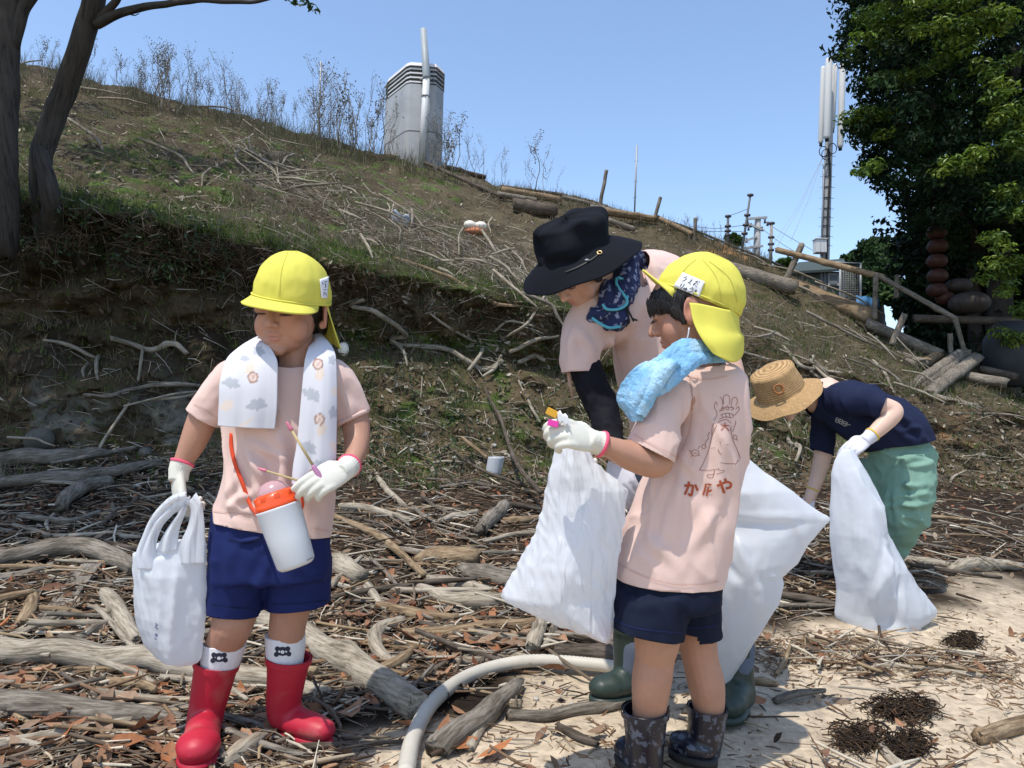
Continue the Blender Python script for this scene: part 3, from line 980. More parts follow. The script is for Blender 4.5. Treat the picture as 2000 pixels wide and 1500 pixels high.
# crumbs on the sand
def sand_samples(n):
    out = []
    while len(out) < n * 0.45:
        x = rnd.uniform(1440, 2000); y = 1270 + (x - 1500) * 0.09 + rnd.gauss(0, 24)
        out.append((x, y))
    while len(out) < n:
        x = rnd.uniform(600, 2150); y = rnd.uniform(1150, 1600)
        if wrack_density(x, y) < 0.5 and (noise.noise(Vector((x, y, 3)) * 0.01) + 0.6) > rnd.random(): out.append((x, y))
    return out
C, Nn = frames_on(sand_samples(3000)); n = len(C)
me = sticks_mesh('sand_debris', C, Nn, rng.uniform(0, 6, n), rng.uniform(0.008, 0.05, n), rng.uniform(0.0008, 0.003, n), pal([(0.13, 0.09, 0.06), (0.22, 0.13, 0.07), (0.3, 0.24, 0.17)], n), rng)
obj('sand_debris', me, MATS['litter'], label='small bark crumbs and twigs scattered on the sand', kind='stuff')
SPOTS = [(40, 1150, 'near the left edge of the wrack'), (330, 1180, 'behind the small carrier bag'), (200, 1350, 'between the lower left logs'), (500, 1400, 'around the red boots'), (720, 1050, 'behind the navy shorts'), (760, 1280, 'beside the hook shaped driftwood'),
         (900, 1200, 'left of the middle bag'), (900, 1020, 'in the far wrack'), (1090, 1400, 'below the green boot'), (1150, 1080, 'behind the middle bag'), (1550, 1120, 'left of the tall standing bag'), (1900, 1080, 'in the wrack at the far right'), (1480, 1000, 'below the straw hat'),
         (1700, 1290, 'below the tall standing bag'), (120, 960, 'in the shade below the bank'), (700, 1450, 'beside the white hose end'), (960, 1320, 'near the white hose'), (1250, 970, 'at the foot of the bank'), (1800, 980, 'behind the sage green trousers')]
def where(c):
    x, y, _ = to_px(c)
    return min(SPOTS, key=lambda s: (s[0] - x) ** 2 + (2 * (s[1] - y)) ** 2)[2]
# individual sticks that can be picked apart
C, Nn = frames_on([p for p in wrack_samples(420, 1.0) if p[1] < 1500][:270])
for i in range(len(C)):
    d = to_px(C[i])[2]
    L_ = rnd.uniform(0.12, 0.40); r = rnd.uniform(0.005, 0.012)
    if rnd.random() < 0.18: L_ *= 1.6; r *= 1.5
    a = rnd.gauss(0.05, 0.6)
    n_ = Vector(Nn[i]); t = Vector((cos(a), sin(a), rnd.gauss(0, 0.08))); t = (t - n_ * t.dot(n_)).normalized()
    c = Vector(C[i]) + n_ * (r * 0.8 + 0.012)
    b = n_.cross(t) * L_ * rnd.gauss(0, 0.06)
    me = log_mesh([c - t * L_ / 2, c + b, c + t * L_ / 2], [r * 0.9, r, r * 0.6], seg=8, knots=1)
    m = rnd.choice(['wood_bleached', 'wood_bleached', 'wood_grey', 'wood_tan', 'wood_dark', 'wood_grey'])
    kind = {'wood_bleached': 'bleached', 'wood_grey': 'grey', 'wood_tan': 'tan', 'wood_dark': 'dark brown'}[m]
    sz = ('long ' if L_ > 0.32 else 'short ' if L_ < 0.2 else '') + ('thick ' if r > 0.0115 else 'thin ' if r < 0.0085 else '')
    obj('driftwood_stick', me, MATS[m], label='%s%s driftwood stick lying loose %s' % (sz, kind, where(c)), cat='driftwood stick', group='%s driftwood sticks in the wrack' % kind, origin=c)
# individual dead leaves, foreground
lp = [p for p in wrack_samples(900, 0.8) if p[1] > 1180 and (p[0] < 1500)][:240]
lp += [(985, 1265), (930, 1245), (955, 1262), (880, 1250), (820, 1225), (900, 1470), (970, 1480), (850, 1330), (840, 1345), (1500, 1305), (1690, 1300), (700, 1215), (760, 1130), (1080, 1320), (60, 1435), (110, 1440), (200, 1440), (30, 1350), (290, 1430), (240, 1470), (620, 1465), (330, 1375)]
lp += [(rnd.uniform(0, 360), rnd.uniform(1330, 1500)) for _ in range(34)] + [(rnd.uniform(760, 1010), rnd.uniform(1215, 1300)) for _ in range(22)] + [(rnd.uniform(640, 1000), rnd.uniform(1100, 1230)) for _ in range(14)] + [(rnd.uniform(0, 330), rnd.uniform(1140, 1270)) for _ in range(14)]
C, Nn = frames_on(lp)
for i in range(len(C)):
    s = rnd.uniform(0.05, 0.10)
    col = np.array(rnd.choice([(0.30, 0.14, 0.07), (0.34, 0.19, 0.11), (0.24, 0.12, 0.07), (0.38, 0.15, 0.06), (0.30, 0.20, 0.13)])) * rnd.uniform(0.7, 1.25)
    me = leaves_mesh('dead_leaf', C[i:i + 1] + Nn[i:i + 1] * 0.02, Nn[i:i + 1], np.array([s]), np.array([col]), rng, curl=0.3, flat=0.3)
    me2 = me
    obj('dead_leaf', me2, MATS['dry_leaf'], label='%s dead leaf %s' % ('big curled' if s > 0.085 else 'curled' if s > 0.065 else 'small curled', where(C[i])), cat='leaf', group='large dead leaves on the wrack', origin=C[i])
# seaweed clumps on the sand
def seaweed(label, cx, cy, w, h, n):
    ctr = gpx(cx, cy)[0]
    px = []
    while len(px) < n:
        a, r = rnd.uniform(0, 2 * pi), rnd.random() ** 0.6
        k = 1 + 0.35 * noise.noise(Vector((cos(a) * 2, sin(a) * 2, cx)))
        px.append((cx + cos(a) * r * w * k, cy + sin(a) * r * h * k))
    C, Nn = frames_on(px); n = len(C)
    me = sticks_mesh('seaweed', C + np.array([0, 0, 1]) * rng.uniform(0, 0.022, n)[:, None], Nn, rng.uniform(0, 6.3, n), rng.uniform(0.02, 0.06, n), rng.uniform(0.001, 0.003, n), pal([(0.045, 0.030, 0.020), (0.075, 0.045, 0.024), (0.022, 0.016, 0.012)], n), rng, tilt=0.5, bend=0.3, k=3, segs=4)
    obj('seaweed_clump', me, MATS['litter'], label=label, cat='seaweed', origin=ctr)
seaweed('dark dried seaweed clump on the sand, larger and farther one', 1765, 1392, 74, 26, 430)
seaweed('dark dried seaweed clump on the sand beside the white cane', 1680, 1450, 52, 34, 300)
seaweed('small seaweed tangle on the sand right of the white cane', 1775, 1462, 38, 22, 300)
seaweed('dark seaweed tuft at the right end of the wrack strip', 1880, 1258, 34, 14, 300)

# ---------------------------------------------------------------- hillside litter, grass, dead twigs
def hill_samples(n, f, y0=100, y1=960):
    out = []
    tries = 0
    while len(out) < n and tries < n * 60:
        tries += 1
        x = rnd.uniform(-100, 2100); y = rnd.uniform(y0, y1)
        if rnd.random() < f(x, y):
            h = gpx(x, y)
            if h is not None and 4.3 < h[0].y < 15: out.append(h)
    return np.array([h[0] for h in out]), np.array([h[1] for h in out])
def lip(x): return float(np.interp(x, [c[0] for c in COLS], [c[3][0] for c in COLS]))
def ridge(x): return float(np.interp(x, [c[0] for c in COLS], [c[4][0] for c in COLS]))
# grey brushwood streaks
def f_brush(x, y):
    a = 0.10
    c = np.interp(x, [440, 520, 700, 900, 1100], [250, 330, 420, 500, 560])
    if 430 < x < 1130 and abs(y - c) < 75: a = 0.9 * math.exp(-((y - c) / 48) ** 2) + 0.1
    if y > lip(x) + 10: a = 0.07 if x > 650 else 0.025
    return a
C, Nn = hill_samples(5600, f_brush); n = len(C)
me = sticks_mesh('brushwood', C + Nn * rng.uniform(0.0, 0.05, n)[:, None], Nn, rng.normal(-0.55, 0.75, n), rng.uniform(0.05, 0.40, n) * np.where(C[:, 1] < 6.6, 0.7, 1.0), rng.uniform(0.0015, 0.005, n), pal(W_FAR + [(0.12, 0.10, 0.07)] * 2, n), rng, tilt=0.2, bend=0.06, k=3)
obj('brushwood', me, MATS['litter'], label='grey dead brushwood and twigs lying over the hillside', kind='stuff')
C, Nn = hill_samples(9000, lambda x, y: 0.5); n = len(C)
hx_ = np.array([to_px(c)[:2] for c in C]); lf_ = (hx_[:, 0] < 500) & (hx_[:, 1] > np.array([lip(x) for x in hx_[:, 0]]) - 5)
kp_ = ~lf_ | (rng.random(n) < 0.45); hc_ = pal(H_PAL, n, 0.3); hc_[lf_] = pal([(0.07, 0.05, 0.035), (0.05, 0.04, 0.025), (0.10, 0.07, 0.045)], n)[lf_]  # leaves on the left bank coloured darker to paint in its shade
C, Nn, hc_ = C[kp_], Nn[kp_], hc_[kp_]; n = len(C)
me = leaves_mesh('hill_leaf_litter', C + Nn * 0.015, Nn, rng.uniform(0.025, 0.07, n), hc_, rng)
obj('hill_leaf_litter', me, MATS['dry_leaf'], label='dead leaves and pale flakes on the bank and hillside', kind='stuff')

def blades_mesh(name, C, Nn, h, w, cols, rng, lean=0.35, per=1):
    n = len(C)
    up = unit(np.array([0, 0, 1.0]) + 0.4 * Nn + rng.normal(0, lean, (n, 3)))
    side = unit(np.cross(up, rng.normal(0, 1, (n, 3))))
    droop = rng.normal(0, 0.35, (n, 1)) * unit(np.cross(side, up))
    v = np.zeros((n, 5, 3))
    v[:, 0] = C - side * w[:, None] / 2; v[:, 1] = C + side * w[:, None] / 2
    m = C + up * (h * 0.55)[:, None] + droop * (h * 0.15)[:, None]
    v[:, 2] = m + side * w[:, None] * 0.38; v[:, 3] = m - side * w[:, None] * 0.38
    v[:, 4] = C + up * h[:, None] * 0.95 + droop * (h * 0.5)[:, None]
    V = v.reshape(-1, 3)
    b = np.arange(n) * 5
    f = [(a, a + 1, a + 2, a + 3) for a in b] + [(a + 3, a + 2, a + 4) for a in b]
    me = bpy.data.meshes.new(name); me.from_pydata(V, [], f)
    set_attr(me, np.repeat(cols, 5, axis=0))
    return me
def f_green(x, y):
    l = lip(x)
    if l + 8 < y < l + 75: return 0.01
    a = 0.8 * math.exp(-((y - l + 14) / 24) ** 2) * (x < 1150)
    if y > l + 70: a = max(a, 0.25 * (x > 640) * (noise.noise(Vector((x, y, 8)) * 0.012) > 0.12))
    if x < 700 and y < l: a = max(a, 0.25 * (noise.noise(Vector((x, y, 1)) * 0.012) > 0.0))
    if x > 1480 and y < l + 60: a = max(a, 0.35)
    return max(a, 0.03) * (0.5 + 0.9 * (noise.noise(Vector((x, y, 5)) * 0.03) > -0.1))
C, Nn = hill_samples(8500, f_green); 
C = np.repeat(C, 6, axis=0) + rng.normal(0, 0.03, (len(C) * 6, 3)) * [1, 1, 0.1]; Nn = np.repeat(Nn, 6, axis=0); n = len(C)
me = blades_mesh('grass', C, Nn, rng.uniform(0.02, 0.075, n), rng.uniform(0.003, 0.007, n), pal([(0.075, 0.125, 0.022), (0.10, 0.155, 0.03), (0.055, 0.09, 0.02), (0.12, 0.14, 0.045)], n, 0.25), rng)
obj('grass', me, MATS['grass_blade'], label='short green grass and moss along the lip of the bank', kind='stuff')
# dry, grey upright weed stubble
C, Nn = hill_samples(5200, lambda x, y: (0.9 if y < lip(x) else 0.25) * (noise.noise(Vector((x, y, 2)) * 0.015) > -0.1) * (0.35 if x < 450 else 1))
C = np.repeat(C, 6, axis=0) + rng.normal(0, 0.05, (len(C) * 6, 3)) * [1, 1, 0.1]; Nn = np.repeat(Nn, 6, axis=0); n = len(C)
me = blades_mesh('dry_weeds', C, Nn, rng.uniform(0.03, 0.16, n), rng.uniform(0.002, 0.005, n), pal([(0.15, 0.13, 0.085), (0.20, 0.17, 0.12), (0.11, 0.105, 0.06), (0.24, 0.21, 0.16)], n, 0.2), rng, lean=0.4)
obj('dry_weeds', me, MATS['grass_blade'], label='dry brownish weed stubble covering the hillside', kind='stuff')
# scrub along the ridge
C, Nn = hill_samples(1500, lambda x, y: 1.0 * (y < ridge(x) + 34) * (noise.noise(Vector((x, 0, 9)) * 0.02) > -0.25) * (x < 1500))
C = np.repeat(C, 7, axis=0) + rng.normal(0, 0.07, (len(C) * 7, 3)) * [1, 1, 0.1]; Nn = np.repeat(Nn, 7, axis=0); n = len(C)
me = blades_mesh('ridge_scrub', C, Nn, rng.uniform(0.06, 0.34, n) * (0.5 + 0.5 * (C[:, 0] < -1.5)), rng.uniform(0.003, 0.008, n), pal([(0.10, 0.10, 0.05), (0.14, 0.125, 0.075), (0.07, 0.08, 0.035), (0.18, 0.155, 0.11)], n, 0.2), rng, lean=0.35)
obj('ridge_scrub', me, MATS['grass_blade'], label='dry olive scrub grass standing along the ridge line', kind='stuff')
# bigger dead branches lying in the brushwood
HS = [(520, 290, 'high on the slope near the white scrap'), (640, 380, 'above the yellow cap'), (780, 430, 'beside the grey blue scrap'), (930, 470, 'beside the net float'), (1020, 540, 'left of the black hat'), (850, 350, 'below the utility cabinet'), (240, 280, 'between the trunks and the cap'), (1550, 640, 'on the slope right of the flap cap'), (1700, 740, 'on the slope above the navy shirt')]
def f_br(x, y):
    if x > 1450: return 0.25 * (y < lip(x) + 30)
    c = np.interp(x, [440, 520, 700, 900, 1100], [250, 320, 420, 500, 560])
    return 0.9 * math.exp(-((y - c) / 55) ** 2) if 430 < x < 1100 else 0.04
C, Nn = hill_samples(95, f_br)
for i in range(len(C)):
    L_ = rnd.uniform(0.25, 1.1) * (0.6 if C[i][1] < 7 else 1.0); r = rnd.uniform(0.006, 0.017)
    a = rnd.gauss(-0.6, 0.6); n_ = Vector(Nn[i]).normalized(); t = Vector((cos(a), 0.35 * sin(a), sin(a) * 0.6)); t = (t - n_ * t.dot(n_) * 0.8).normalized()
    c = Vector(C[i]) + n_ * rnd.uniform(0.03, 0.12); b = n_.cross(t) * L_ * rnd.gauss(0, 0.08) + n_ * L_ * 0.05
    pts = [c - t * L_ / 2, c + b, c + t * L_ * 0.25 + b * 0.5, c + t * L_ / 2]
    me = log_mesh(pts, [r, r, r * 0.8, r * 0.4], seg=7, knots=1)
    x_, y_, _ = to_px(c)
    o = obj('dead_branch', me, MATS[rnd.choice(['root_pale', 'wood_grey', 'wood_bleached'])], label='%s grey dead branch %s' % ('long' if L_ > 0.65 else 'short', min(HS, key=lambda s: (s[0] - x_) ** 2 + (s[1] - y_) ** 2)[2]), cat='branch', group='dead branches lying on the hillside', origin=c)
# hanging root hairs and dark leaves below the lip
C, Nn = hill_samples(3000, lambda x, y: math.exp(-((y - lip(x) - 40) / 50) ** 2)); n = len(C)
me = sticks_mesh('root_hairs', C + Nn * 0.03, Nn, rng.normal(1.57, 0.6, n), rng.uniform(0.05, 0.28, n), rng.uniform(0.0012, 0.0035, n), pal([(0.16, 0.12, 0.08), (0.10, 0.075, 0.05), (0.07, 0.05, 0.035)], n), rng, tilt=0.45, bend=0.12, k=3)
obj('root_hairs', me, MATS['litter'], label='thin roots hanging from the overhanging edge of the bank', kind='stuff')
C, Nn = hill_samples(700, lambda x, y: 0.5 * (x < 450 and y > lip(x) - 20 and y < lip(x) + 110) or 0.15 * (x > 700 and y > lip(x))); 
C = np.repeat(C, 9, axis=0) + rng.normal(0, 0.035, (len(C) * 9, 3)); Nn = np.repeat(Nn, 9, axis=0); n = len(C)
me = leaves_mesh('bank_undergrowth', C + Nn * 0.03, Nn, rng.uniform(0.02, 0.05, n), pal([(0.025, 0.05, 0.015), (0.04, 0.07, 0.018), (0.02, 0.035, 0.014)], n, 0.25), rng, flat=0.7)
obj('bank_undergrowth', me, MATS['green_leaf'], label='small leafy undergrowth clinging to the bank', kind='stuff')
# ---------------------------------------------------------------- weeds and posts along the ridge
def hill_at(px, py):
    """ground point seen at px,py, or the ridge under it"""
    h = gpx(px, py)
    k = 0
    while (h is None or h[0].y > 14.5) and k < 60:
        py += 3; k += 1
        h = gpx(px, py)
    return h[0]
mat('weed_stem', (0.20, 0.18, 0.15), rough=0.9)
mat('weed_head', (0.13, 0.12, 0.085), rough=0.9, var=0.3)
def weed_proto(h, branches, leafy, seed):
    r = random.Random(seed)
    stems, leaves = [], []
    main = [Vector((0, 0, 0))]
    for i in range(5):
        main.append(main[-1] + Vector((r.gauss(0, 0.035), r.gauss(0, 0.035), h / 5)))
    stems.append(tube(main, [0.006, 0.0055, 0.005, 0.004, 0.003, 0.0015], seg=5))
    ends = []
    for b in range(branches):
        t = r.uniform(0.25, 0.9)
        s = main[0].lerp(main[-1], t)
        a = r.uniform(0, 2 * pi); L = h * r.uniform(0.12, 0.35)
        e = s + Vector((cos(a) * L * 0.45, sin(a) * L * 0.45, L * 0.9))
        stems.append(tube([s, (s + e) / 2 + Vector((cos(a), sin(a), 0)) * L * 0.08, e], [0.003, 0.0025, 0.0012], seg=4))
        ends += [e, s.lerp(e, 0.7), s.lerp(e, 0.4)]
    ends += [main[-1], main[-2], main[-3]]
    C = []
    for e in ends:
        for _ in range(leafy):
            C.append(e + Vector((r.gauss(0, 0.02), r.gauss(0, 0.02), r.gauss(0, 0.035))))
    C = np.array([tuple(c) for c in C])
    lme = leaves_mesh('weed_leaves', C, np.tile([0, 0, 1.0], (len(C), 1)), np.full(len(C), 0.024), np.tile([0.14, 0.125, 0.085], (len(C), 1)), rng, flat=1.5)
    vs, fs = join(stems)
    sme = mesh_from('weed_stem', vs, fs)
    return sme, lme
WEEDS = [weed_proto(0.75, 6, 3, 1), weed_proto(1.0, 8, 3, 2), weed_proto(0.6, 8, 5, 3), weed_proto(1.2, 5, 3, 4), weed_proto(0.9, 9, 4, 5)]
for s_, l_ in WEEDS:
    s_.materials.append(MATS['weed_stem']); l_.materials.append(MATS['dry_leaf'])
def weed(px, py_top, k, extra='', cl='tall'):
    base = hill_at(px, ridge(px) + rnd.uniform(-4, 26))
    top = P(px, py_top, (base - CAM).dot(_F))
    h = max(0.25, (top.z - base.z))
    s_, l_ = WEEDS[k]
    hs = [0.75, 1.0, 0.6, 1.2, 0.9][k]
    t = thing('dead_weed', '%s grey weed stalk on the ridge %s' % (['straight', 'tall branching', 'short bushy', 'long sparse', 'dense branching'][k], extra), 'weed', base, 'dead weeds on the ridge ' + extra)
    t.scale = (h / hs, h / hs, h / hs); t.rotation_euler = (rnd.gauss(0, 0.08), rnd.gauss(0, 0.08), rnd.uniform(0, 6.28))
    for nm, me in (('stem', s_), ('foliage', l_)):
        o = bpy.data.objects.new(nm, me); COL.objects.link(o); o.parent = t
        if nm == 'foliage': o['kind'] = 'stuff'
    return t
for x0, x1, n, hmin, hmax, ex in [(40, 250, 22, 30, 90, 'between the tree trunks'), (250, 480, 46, 50, 120, 'right of the tree trunks'), (480, 600, 24, 40, 95, 'left of the cabinet, lower ones'), (600, 760, 40, 60, 165, 'close to the left side of the cabinet'),
                              (760, 860, 9, 60, 130, 'in front of the cabinet'), (860, 910, 10, 50, 130, 'close to the right side of the cabinet'), (910, 1000, 6, 40, 90, 'right of the cabinet'), (1040, 1100, 4, 60, 110, 'above the ridge logs'),
                              (1340, 1500, 12, 20, 50, 'near the power poles')]:
    for i in range(n):
        x = rnd.uniform(x0, x1)
        weed(x, ridge(x) - rnd.uniform(hmin, hmax) + 10, rnd.randrange(5), ex)
mat('grey_post', (0.28, 0.25, 0.21), rough=0.9, var=0.3, vscale=12)
mat('metal_grey', (0.32, 0.33, 0.34), rough=0.5, metal=0.3)
mat('black_rubber', (0.02, 0.02, 0.02), rough=0.6)
mat('insulator', (0.06, 0.05, 0.05), rough=0.4)
def pole(label, name, cat, x0, y0, x1, y1, rpx, d=None, m='grey_post', group=None, extra=None):
    base = hill_at(x0, y0) if d is None else P(x0, y0, d)
    dd_ = (base - CAM).dot(_F)
    top = P(x1, y1, dd_)
    base = base - (top - base).normalized() * 0.15
    me = log_mesh([base, base.lerp(top, 0.5), top], [rpx * S(dd_)] * 3, seg=8, rough=0.06, knots=0) if m.startswith('wood') or m == 'grey_post' else mesh_from('pole', *tube([base, top], rpx * S(dd_), seg=10))
    return obj(name, me, MATS[m], label=label, cat=cat, group=group, origin=base), base, top, dd_
pole('thin metal rod standing on the ridge left of the cabinet', 'rod', 'rod', 622, 262, 627, 120, 1.6, m='metal_grey')
pole('leaning wooden post on the ridge above the black hat', 'wooden_post', 'post', 1172, 402, 1184, 334, 3.5, m='wood_grey')
o_, b_, t_, d_ = pole('slender antenna rod with small spikes on the ridge', 'antenna_rod', 'antenna', 1239, 414, 1244, 284, 1.6, m='metal_grey')
parts = []
for k in (0.35, 0.55, 0.8):
    c = b_.lerp(t_, k); parts.append(tube([c - Vector((0.035, 0, 0)), c + Vector((0.035, 0, 0.012))], 0.004, seg=5))
obj('spikes', mesh_from('spikes', *join(parts)), MATS['metal_grey'], parent=o_)
pole('leaning grey stake on the ridge beside the black hose end', 'wooden_post', 'post', 1277, 432, 1290, 386, 3.5, m='wood_grey')
pole('short square fence post on the ridge', 'wooden_post', 'post', 1357, 470, 1358, 427, 3.5, m='wood_grey')
# black hose along the ridge
hp = [P(1284, 424, 11.9), P(1300, 430, 11.8), P(1350, 447, 11.6), P(1420, 476, 11.3), P(1480, 500, 11.0), P(1530, 521, 10.8)]
obj('ridge_hose', mesh_from('ridge_hose', *tube(smooth_path(hp, 30), 0.018, seg=8)), MATS['black_rubber'], label='black hose running down the ridge line', cat='hose', origin=hp[0])

# ---------------------------------------------------------------- cabinet with vent pipe
mat('cabinet_paint', (0.40, 0.41, 0.41), rough=0.6, var=0.10, vscale=3, color2=(0.33, 0.34, 0.34), c2scale=2.0)
mat('cabinet_roof', (0.62, 0.60, 0.60), rough=0.6)
mat('cabinet_dark', (0.10, 0.105, 0.11), rough=0.6)
mat('pipe_pvc', (0.56, 0.57, 0.56), rough=0.5, var=0.08)
mat('pipe_dark', (0.30, 0.33, 0.34), rough=0.5, var=0.08)
dC = 12.6
cb = thing('utility_cabinet', 'pale grey utility cabinet with louvred top standing on the ridge', 'cabinet', P(805, 330, dC))
zt = P(800, 122, dC - 0.3).z; zb = P(805, 345, dC).z - 0.3
oct_px = [(752, 13.15), (756, 12.95), (792, 12.35), (800, 12.3), (851, 12.35), (866, 12.6), (866, 13.3), (760, 13.4)]
def ringz(z, inset=0.0, lean=0.0):
    c = sum((Vector((P(x, 200, d).x, P(x, 200, d).y, 0)) for x, d in oct_px), Vector()) / 8
    out = []
    for x, d in oct_px:
        q = P(x, 200, d); q.z = z
        v = Vector((c.x - q.x, c.y - q.y, 0)).normalized()
        out.append(q + v * inset)
    return out
def prism(name, z0, z1, ins0, ins1, m, parent, smooth=False):
    a, b = ringz(z0, ins0), ringz(z1, ins1)
    vs = a + b
    fs = [(i, (i + 1) % 8, 8 + (i + 1) % 8, 8 + i) for i in range(8)] + [tuple(range(7, -1, -1)), tuple(range(8, 16))]
    return obj(name, mesh_from(name, vs, fs, smooth), MATS[m], parent=parent)
prism('body', zb, zt - 0.34, 0, 0, 'cabinet_paint', cb)
prism('vent_core', zt - 0.34, zt - 0.03, 0.045, 0.045, 'cabinet_dark', cb)
for i in range(4):
    prism('louver', zt - 0.315 + i * 0.075, zt - 0.275 + i * 0.075, 0.0, 0.02, 'cabinet_paint', cb)
prism('roof', zt - 0.03, zt + 0.035, -0.012, 0.02, 'cabinet_roof', cb)
# seam and vents
q0, q1 = P(756, 0, 12.95), P(800, 0, 12.3)
for zz in (zb + 0.95,):
    prism('seam', zz, zz + 0.012, -0.004, -0.004, 'cabinet_dark', cb)
for px_ in (823, 847):
    c = P(px_, 157, 12.33)
    obj('round_vent', mesh_from('round_vent', *tube([c, c - Vector((0, 0.03, 0))], 0.025, seg=14)), MATS['cabinet_dark'], parent=cb)
# conduit pipe
cp = thing('vent_pipe', 'tall white conduit pipe rising in front of the grey cabinet', 'pipe', P(824, 325, 12.2))
a, b, c = P(823, 330, 12.2), P(833, 150, 12.2), P(827, 57, 12.25)
obj('lower_pipe', mesh_from('lower_pipe', *tube([a, b], 0.057, seg=16)), MATS['pipe_pvc'], parent=cp)
obj('upper_pipe', mesh_from('upper_pipe', *tube([b - (c - b) * 0.05, b, c], [0.064, 0.064, 0.052], seg=16)), MATS['pipe_dark'], parent=cp)
for k in (0.78,):
    q = a.lerp(b, k); obj('clamp', mesh_from('clamp', *tube([q, q + (b - a).normalized() * 0.03], 0.066, seg=16)), MATS['metal_grey'], parent=cp)

# ---------------------------------------------------------------- cell tower
mat('concrete_pole', (0.36, 0.355, 0.34), rough=0.85, var=0.1, vscale=4)
mat('antenna_white', (0.62, 0.61, 0.58), rough=0.55)
dT = 24.0
tw = thing('cell_tower', 'concrete cell phone mast with long white panel antennas', 'cell tower', P(1608, 600, dT))
obj('mast', mesh_from('mast', *tube([P(1605, 700, dT), P(1611, 500, dT), P(1620, 250, dT), P(1627, 128, dT)], [0.16, 0.145, 0.115, 0.07], seg=16)), MATS['concrete_pole'], parent=tw)
for (x0, y0, x1, y1, r, dz) in [(1603, 276, 1608, 134, 5, 0.15), (1615, 266, 1619, 119, 6.5, -0.4), (1641, 284, 1646, 130, 6, 0.0), (1627, 250, 1632, 128, 4, 0.4)]:
    a, b = P(x0, y0, dT + dz), P(x1, y1, dT + dz)
    an = obj('antenna', mesh_from('antenna', *tube([a, b], r * S(dT), seg=12, round_ends=True)), MATS['antenna_white'], parent=tw)
    obj('connector', mesh_from('connector', *tube([a - Vector((0, 0, 0.16)), a - Vector((0, 0, 0.04))], r * S(dT) * 0.6, seg=8)), MATS['black_rubber'], parent=an)
for y in (305, 322, 345, 366, 387, 408, 425, 442, 462, 480):
    c = P(1611 + (500 - y) * 0.033, y, dT - 0.02)
    obj('band', mesh_from('band', *tube([c - Vector((0, 0, 0.015)), c + Vector((0, 0, 0.015))], 0.15 - (500 - y) * 0.00013, seg=14)), MATS['cabinet_dark'], parent=tw)
    obj('step_bolt', mesh_from('step_bolt', *tube([c + Vector((-0.24, 0, 0)), c + Vector((0.24, 0, 0))], 0.009, seg=5)), MATS['metal_grey'], parent=tw)
cable = smooth_path([P(1618, 290, dT - 0.15), P(1621, 340, dT - 0.16), P(1617, 420, dT - 0.17), P(1614, 520, dT - 0.17)], 20)
obj('cable', mesh_from('cable', *tube(cable, 0.035, seg=8)), MATS['black_rubber'], parent=tw)
for ox, oy in ((-8, 20), (-3, 26), (10, 14)):
    c = P(1616 + ox, 276 + oy, dT - 0.2)
    ring = [c + Vector((cos(t) * 0.13, 0, sin(t) * 0.17)) for t in np.linspace(0, 2 * pi, 20)]
    obj('cable', mesh_from('cable', *tube(ring, 0.014, seg=6, cap=False)), MATS['black_rubber'], parent=tw)
obj('conduit', mesh_from('conduit', *tube([P(1604, 500, dT - 0.1), P(1609, 320, dT - 0.1)], 0.03, seg=8)), MATS['metal_grey'], parent=tw)
bx = obj('equipment_box', mesh_from('equipment_box', *box(P(1601, 482, dT - 0.35), (0.33, 0.3, 0.42), bevel=0.02), False), MATS['antenna_white'], parent=tw)
obj('box_lid', mesh_from('box_lid', *box(P(1601, 468, dT - 0.35), (0.37, 0.34, 0.03), bevel=0.01), False), MATS['antenna_white'], parent=bx)
# guy wires
for (x1, y1) in ((1512, 475), (1519, 480), (1545, 470)):
    a, b = P(1608, 305, dT), P(x1, y1, 20)
    obj('guy_wire', mesh_from('guy_wire', *tube([a, (a + b) / 2 - Vector((0, 0, 0.15)), b], 0.006, seg=4)), MATS['metal_grey'], parent=tw)
# ---------------------------------------------------------------- power poles
dU = 26
up_ = thing('utility_pole', 'concrete utility pole with cross arms and insulators behind the ridge', 'utility pole', P(1478, 520, dU))
obj('shaft', mesh_from('shaft', *tube([P(1476, 560, dU), P(1480, 424, dU)], [0.14, 0.11], seg=12)), MATS['concrete_pole'], parent=up_)
for (xa, ya, xb, yb) in ((1458, 428, 1498, 424), (1462, 438, 1492, 450), (1455, 485, 1490, 480), (1453, 472, 1478, 462)):
    obj('cross_arm', mesh_from('cross_arm', *box((P(xa, ya, dU - .1) + P(xb, yb, dU - .1)) / 2, ((P(xa, ya, dU) - P(xb, yb, dU)).length, 0.07, 0.07), rot=frame3(Vector((0, 1, 0)), Vector((0, 0, 1))) @ Matrix.Rotation(-math.atan2(yb - ya, xb - xa) * -1, 3, 'Y')), False), MATS['concrete_pole'], parent=up_)
for (x, y) in ((1460, 432), (1466, 440), (1494, 432), (1499, 437), (1462, 446), (1488, 447), (1458, 470)):
    c = P(x, y, dU - 0.1)
    obj('insulator', mesh_from('insulator', *tube([c + Vector((0, 0, -0.07)), c, c + Vector((0, 0, 0.07))], [0.05, 0.03, 0.045], seg=8)), MATS['insulator'], parent=up_)
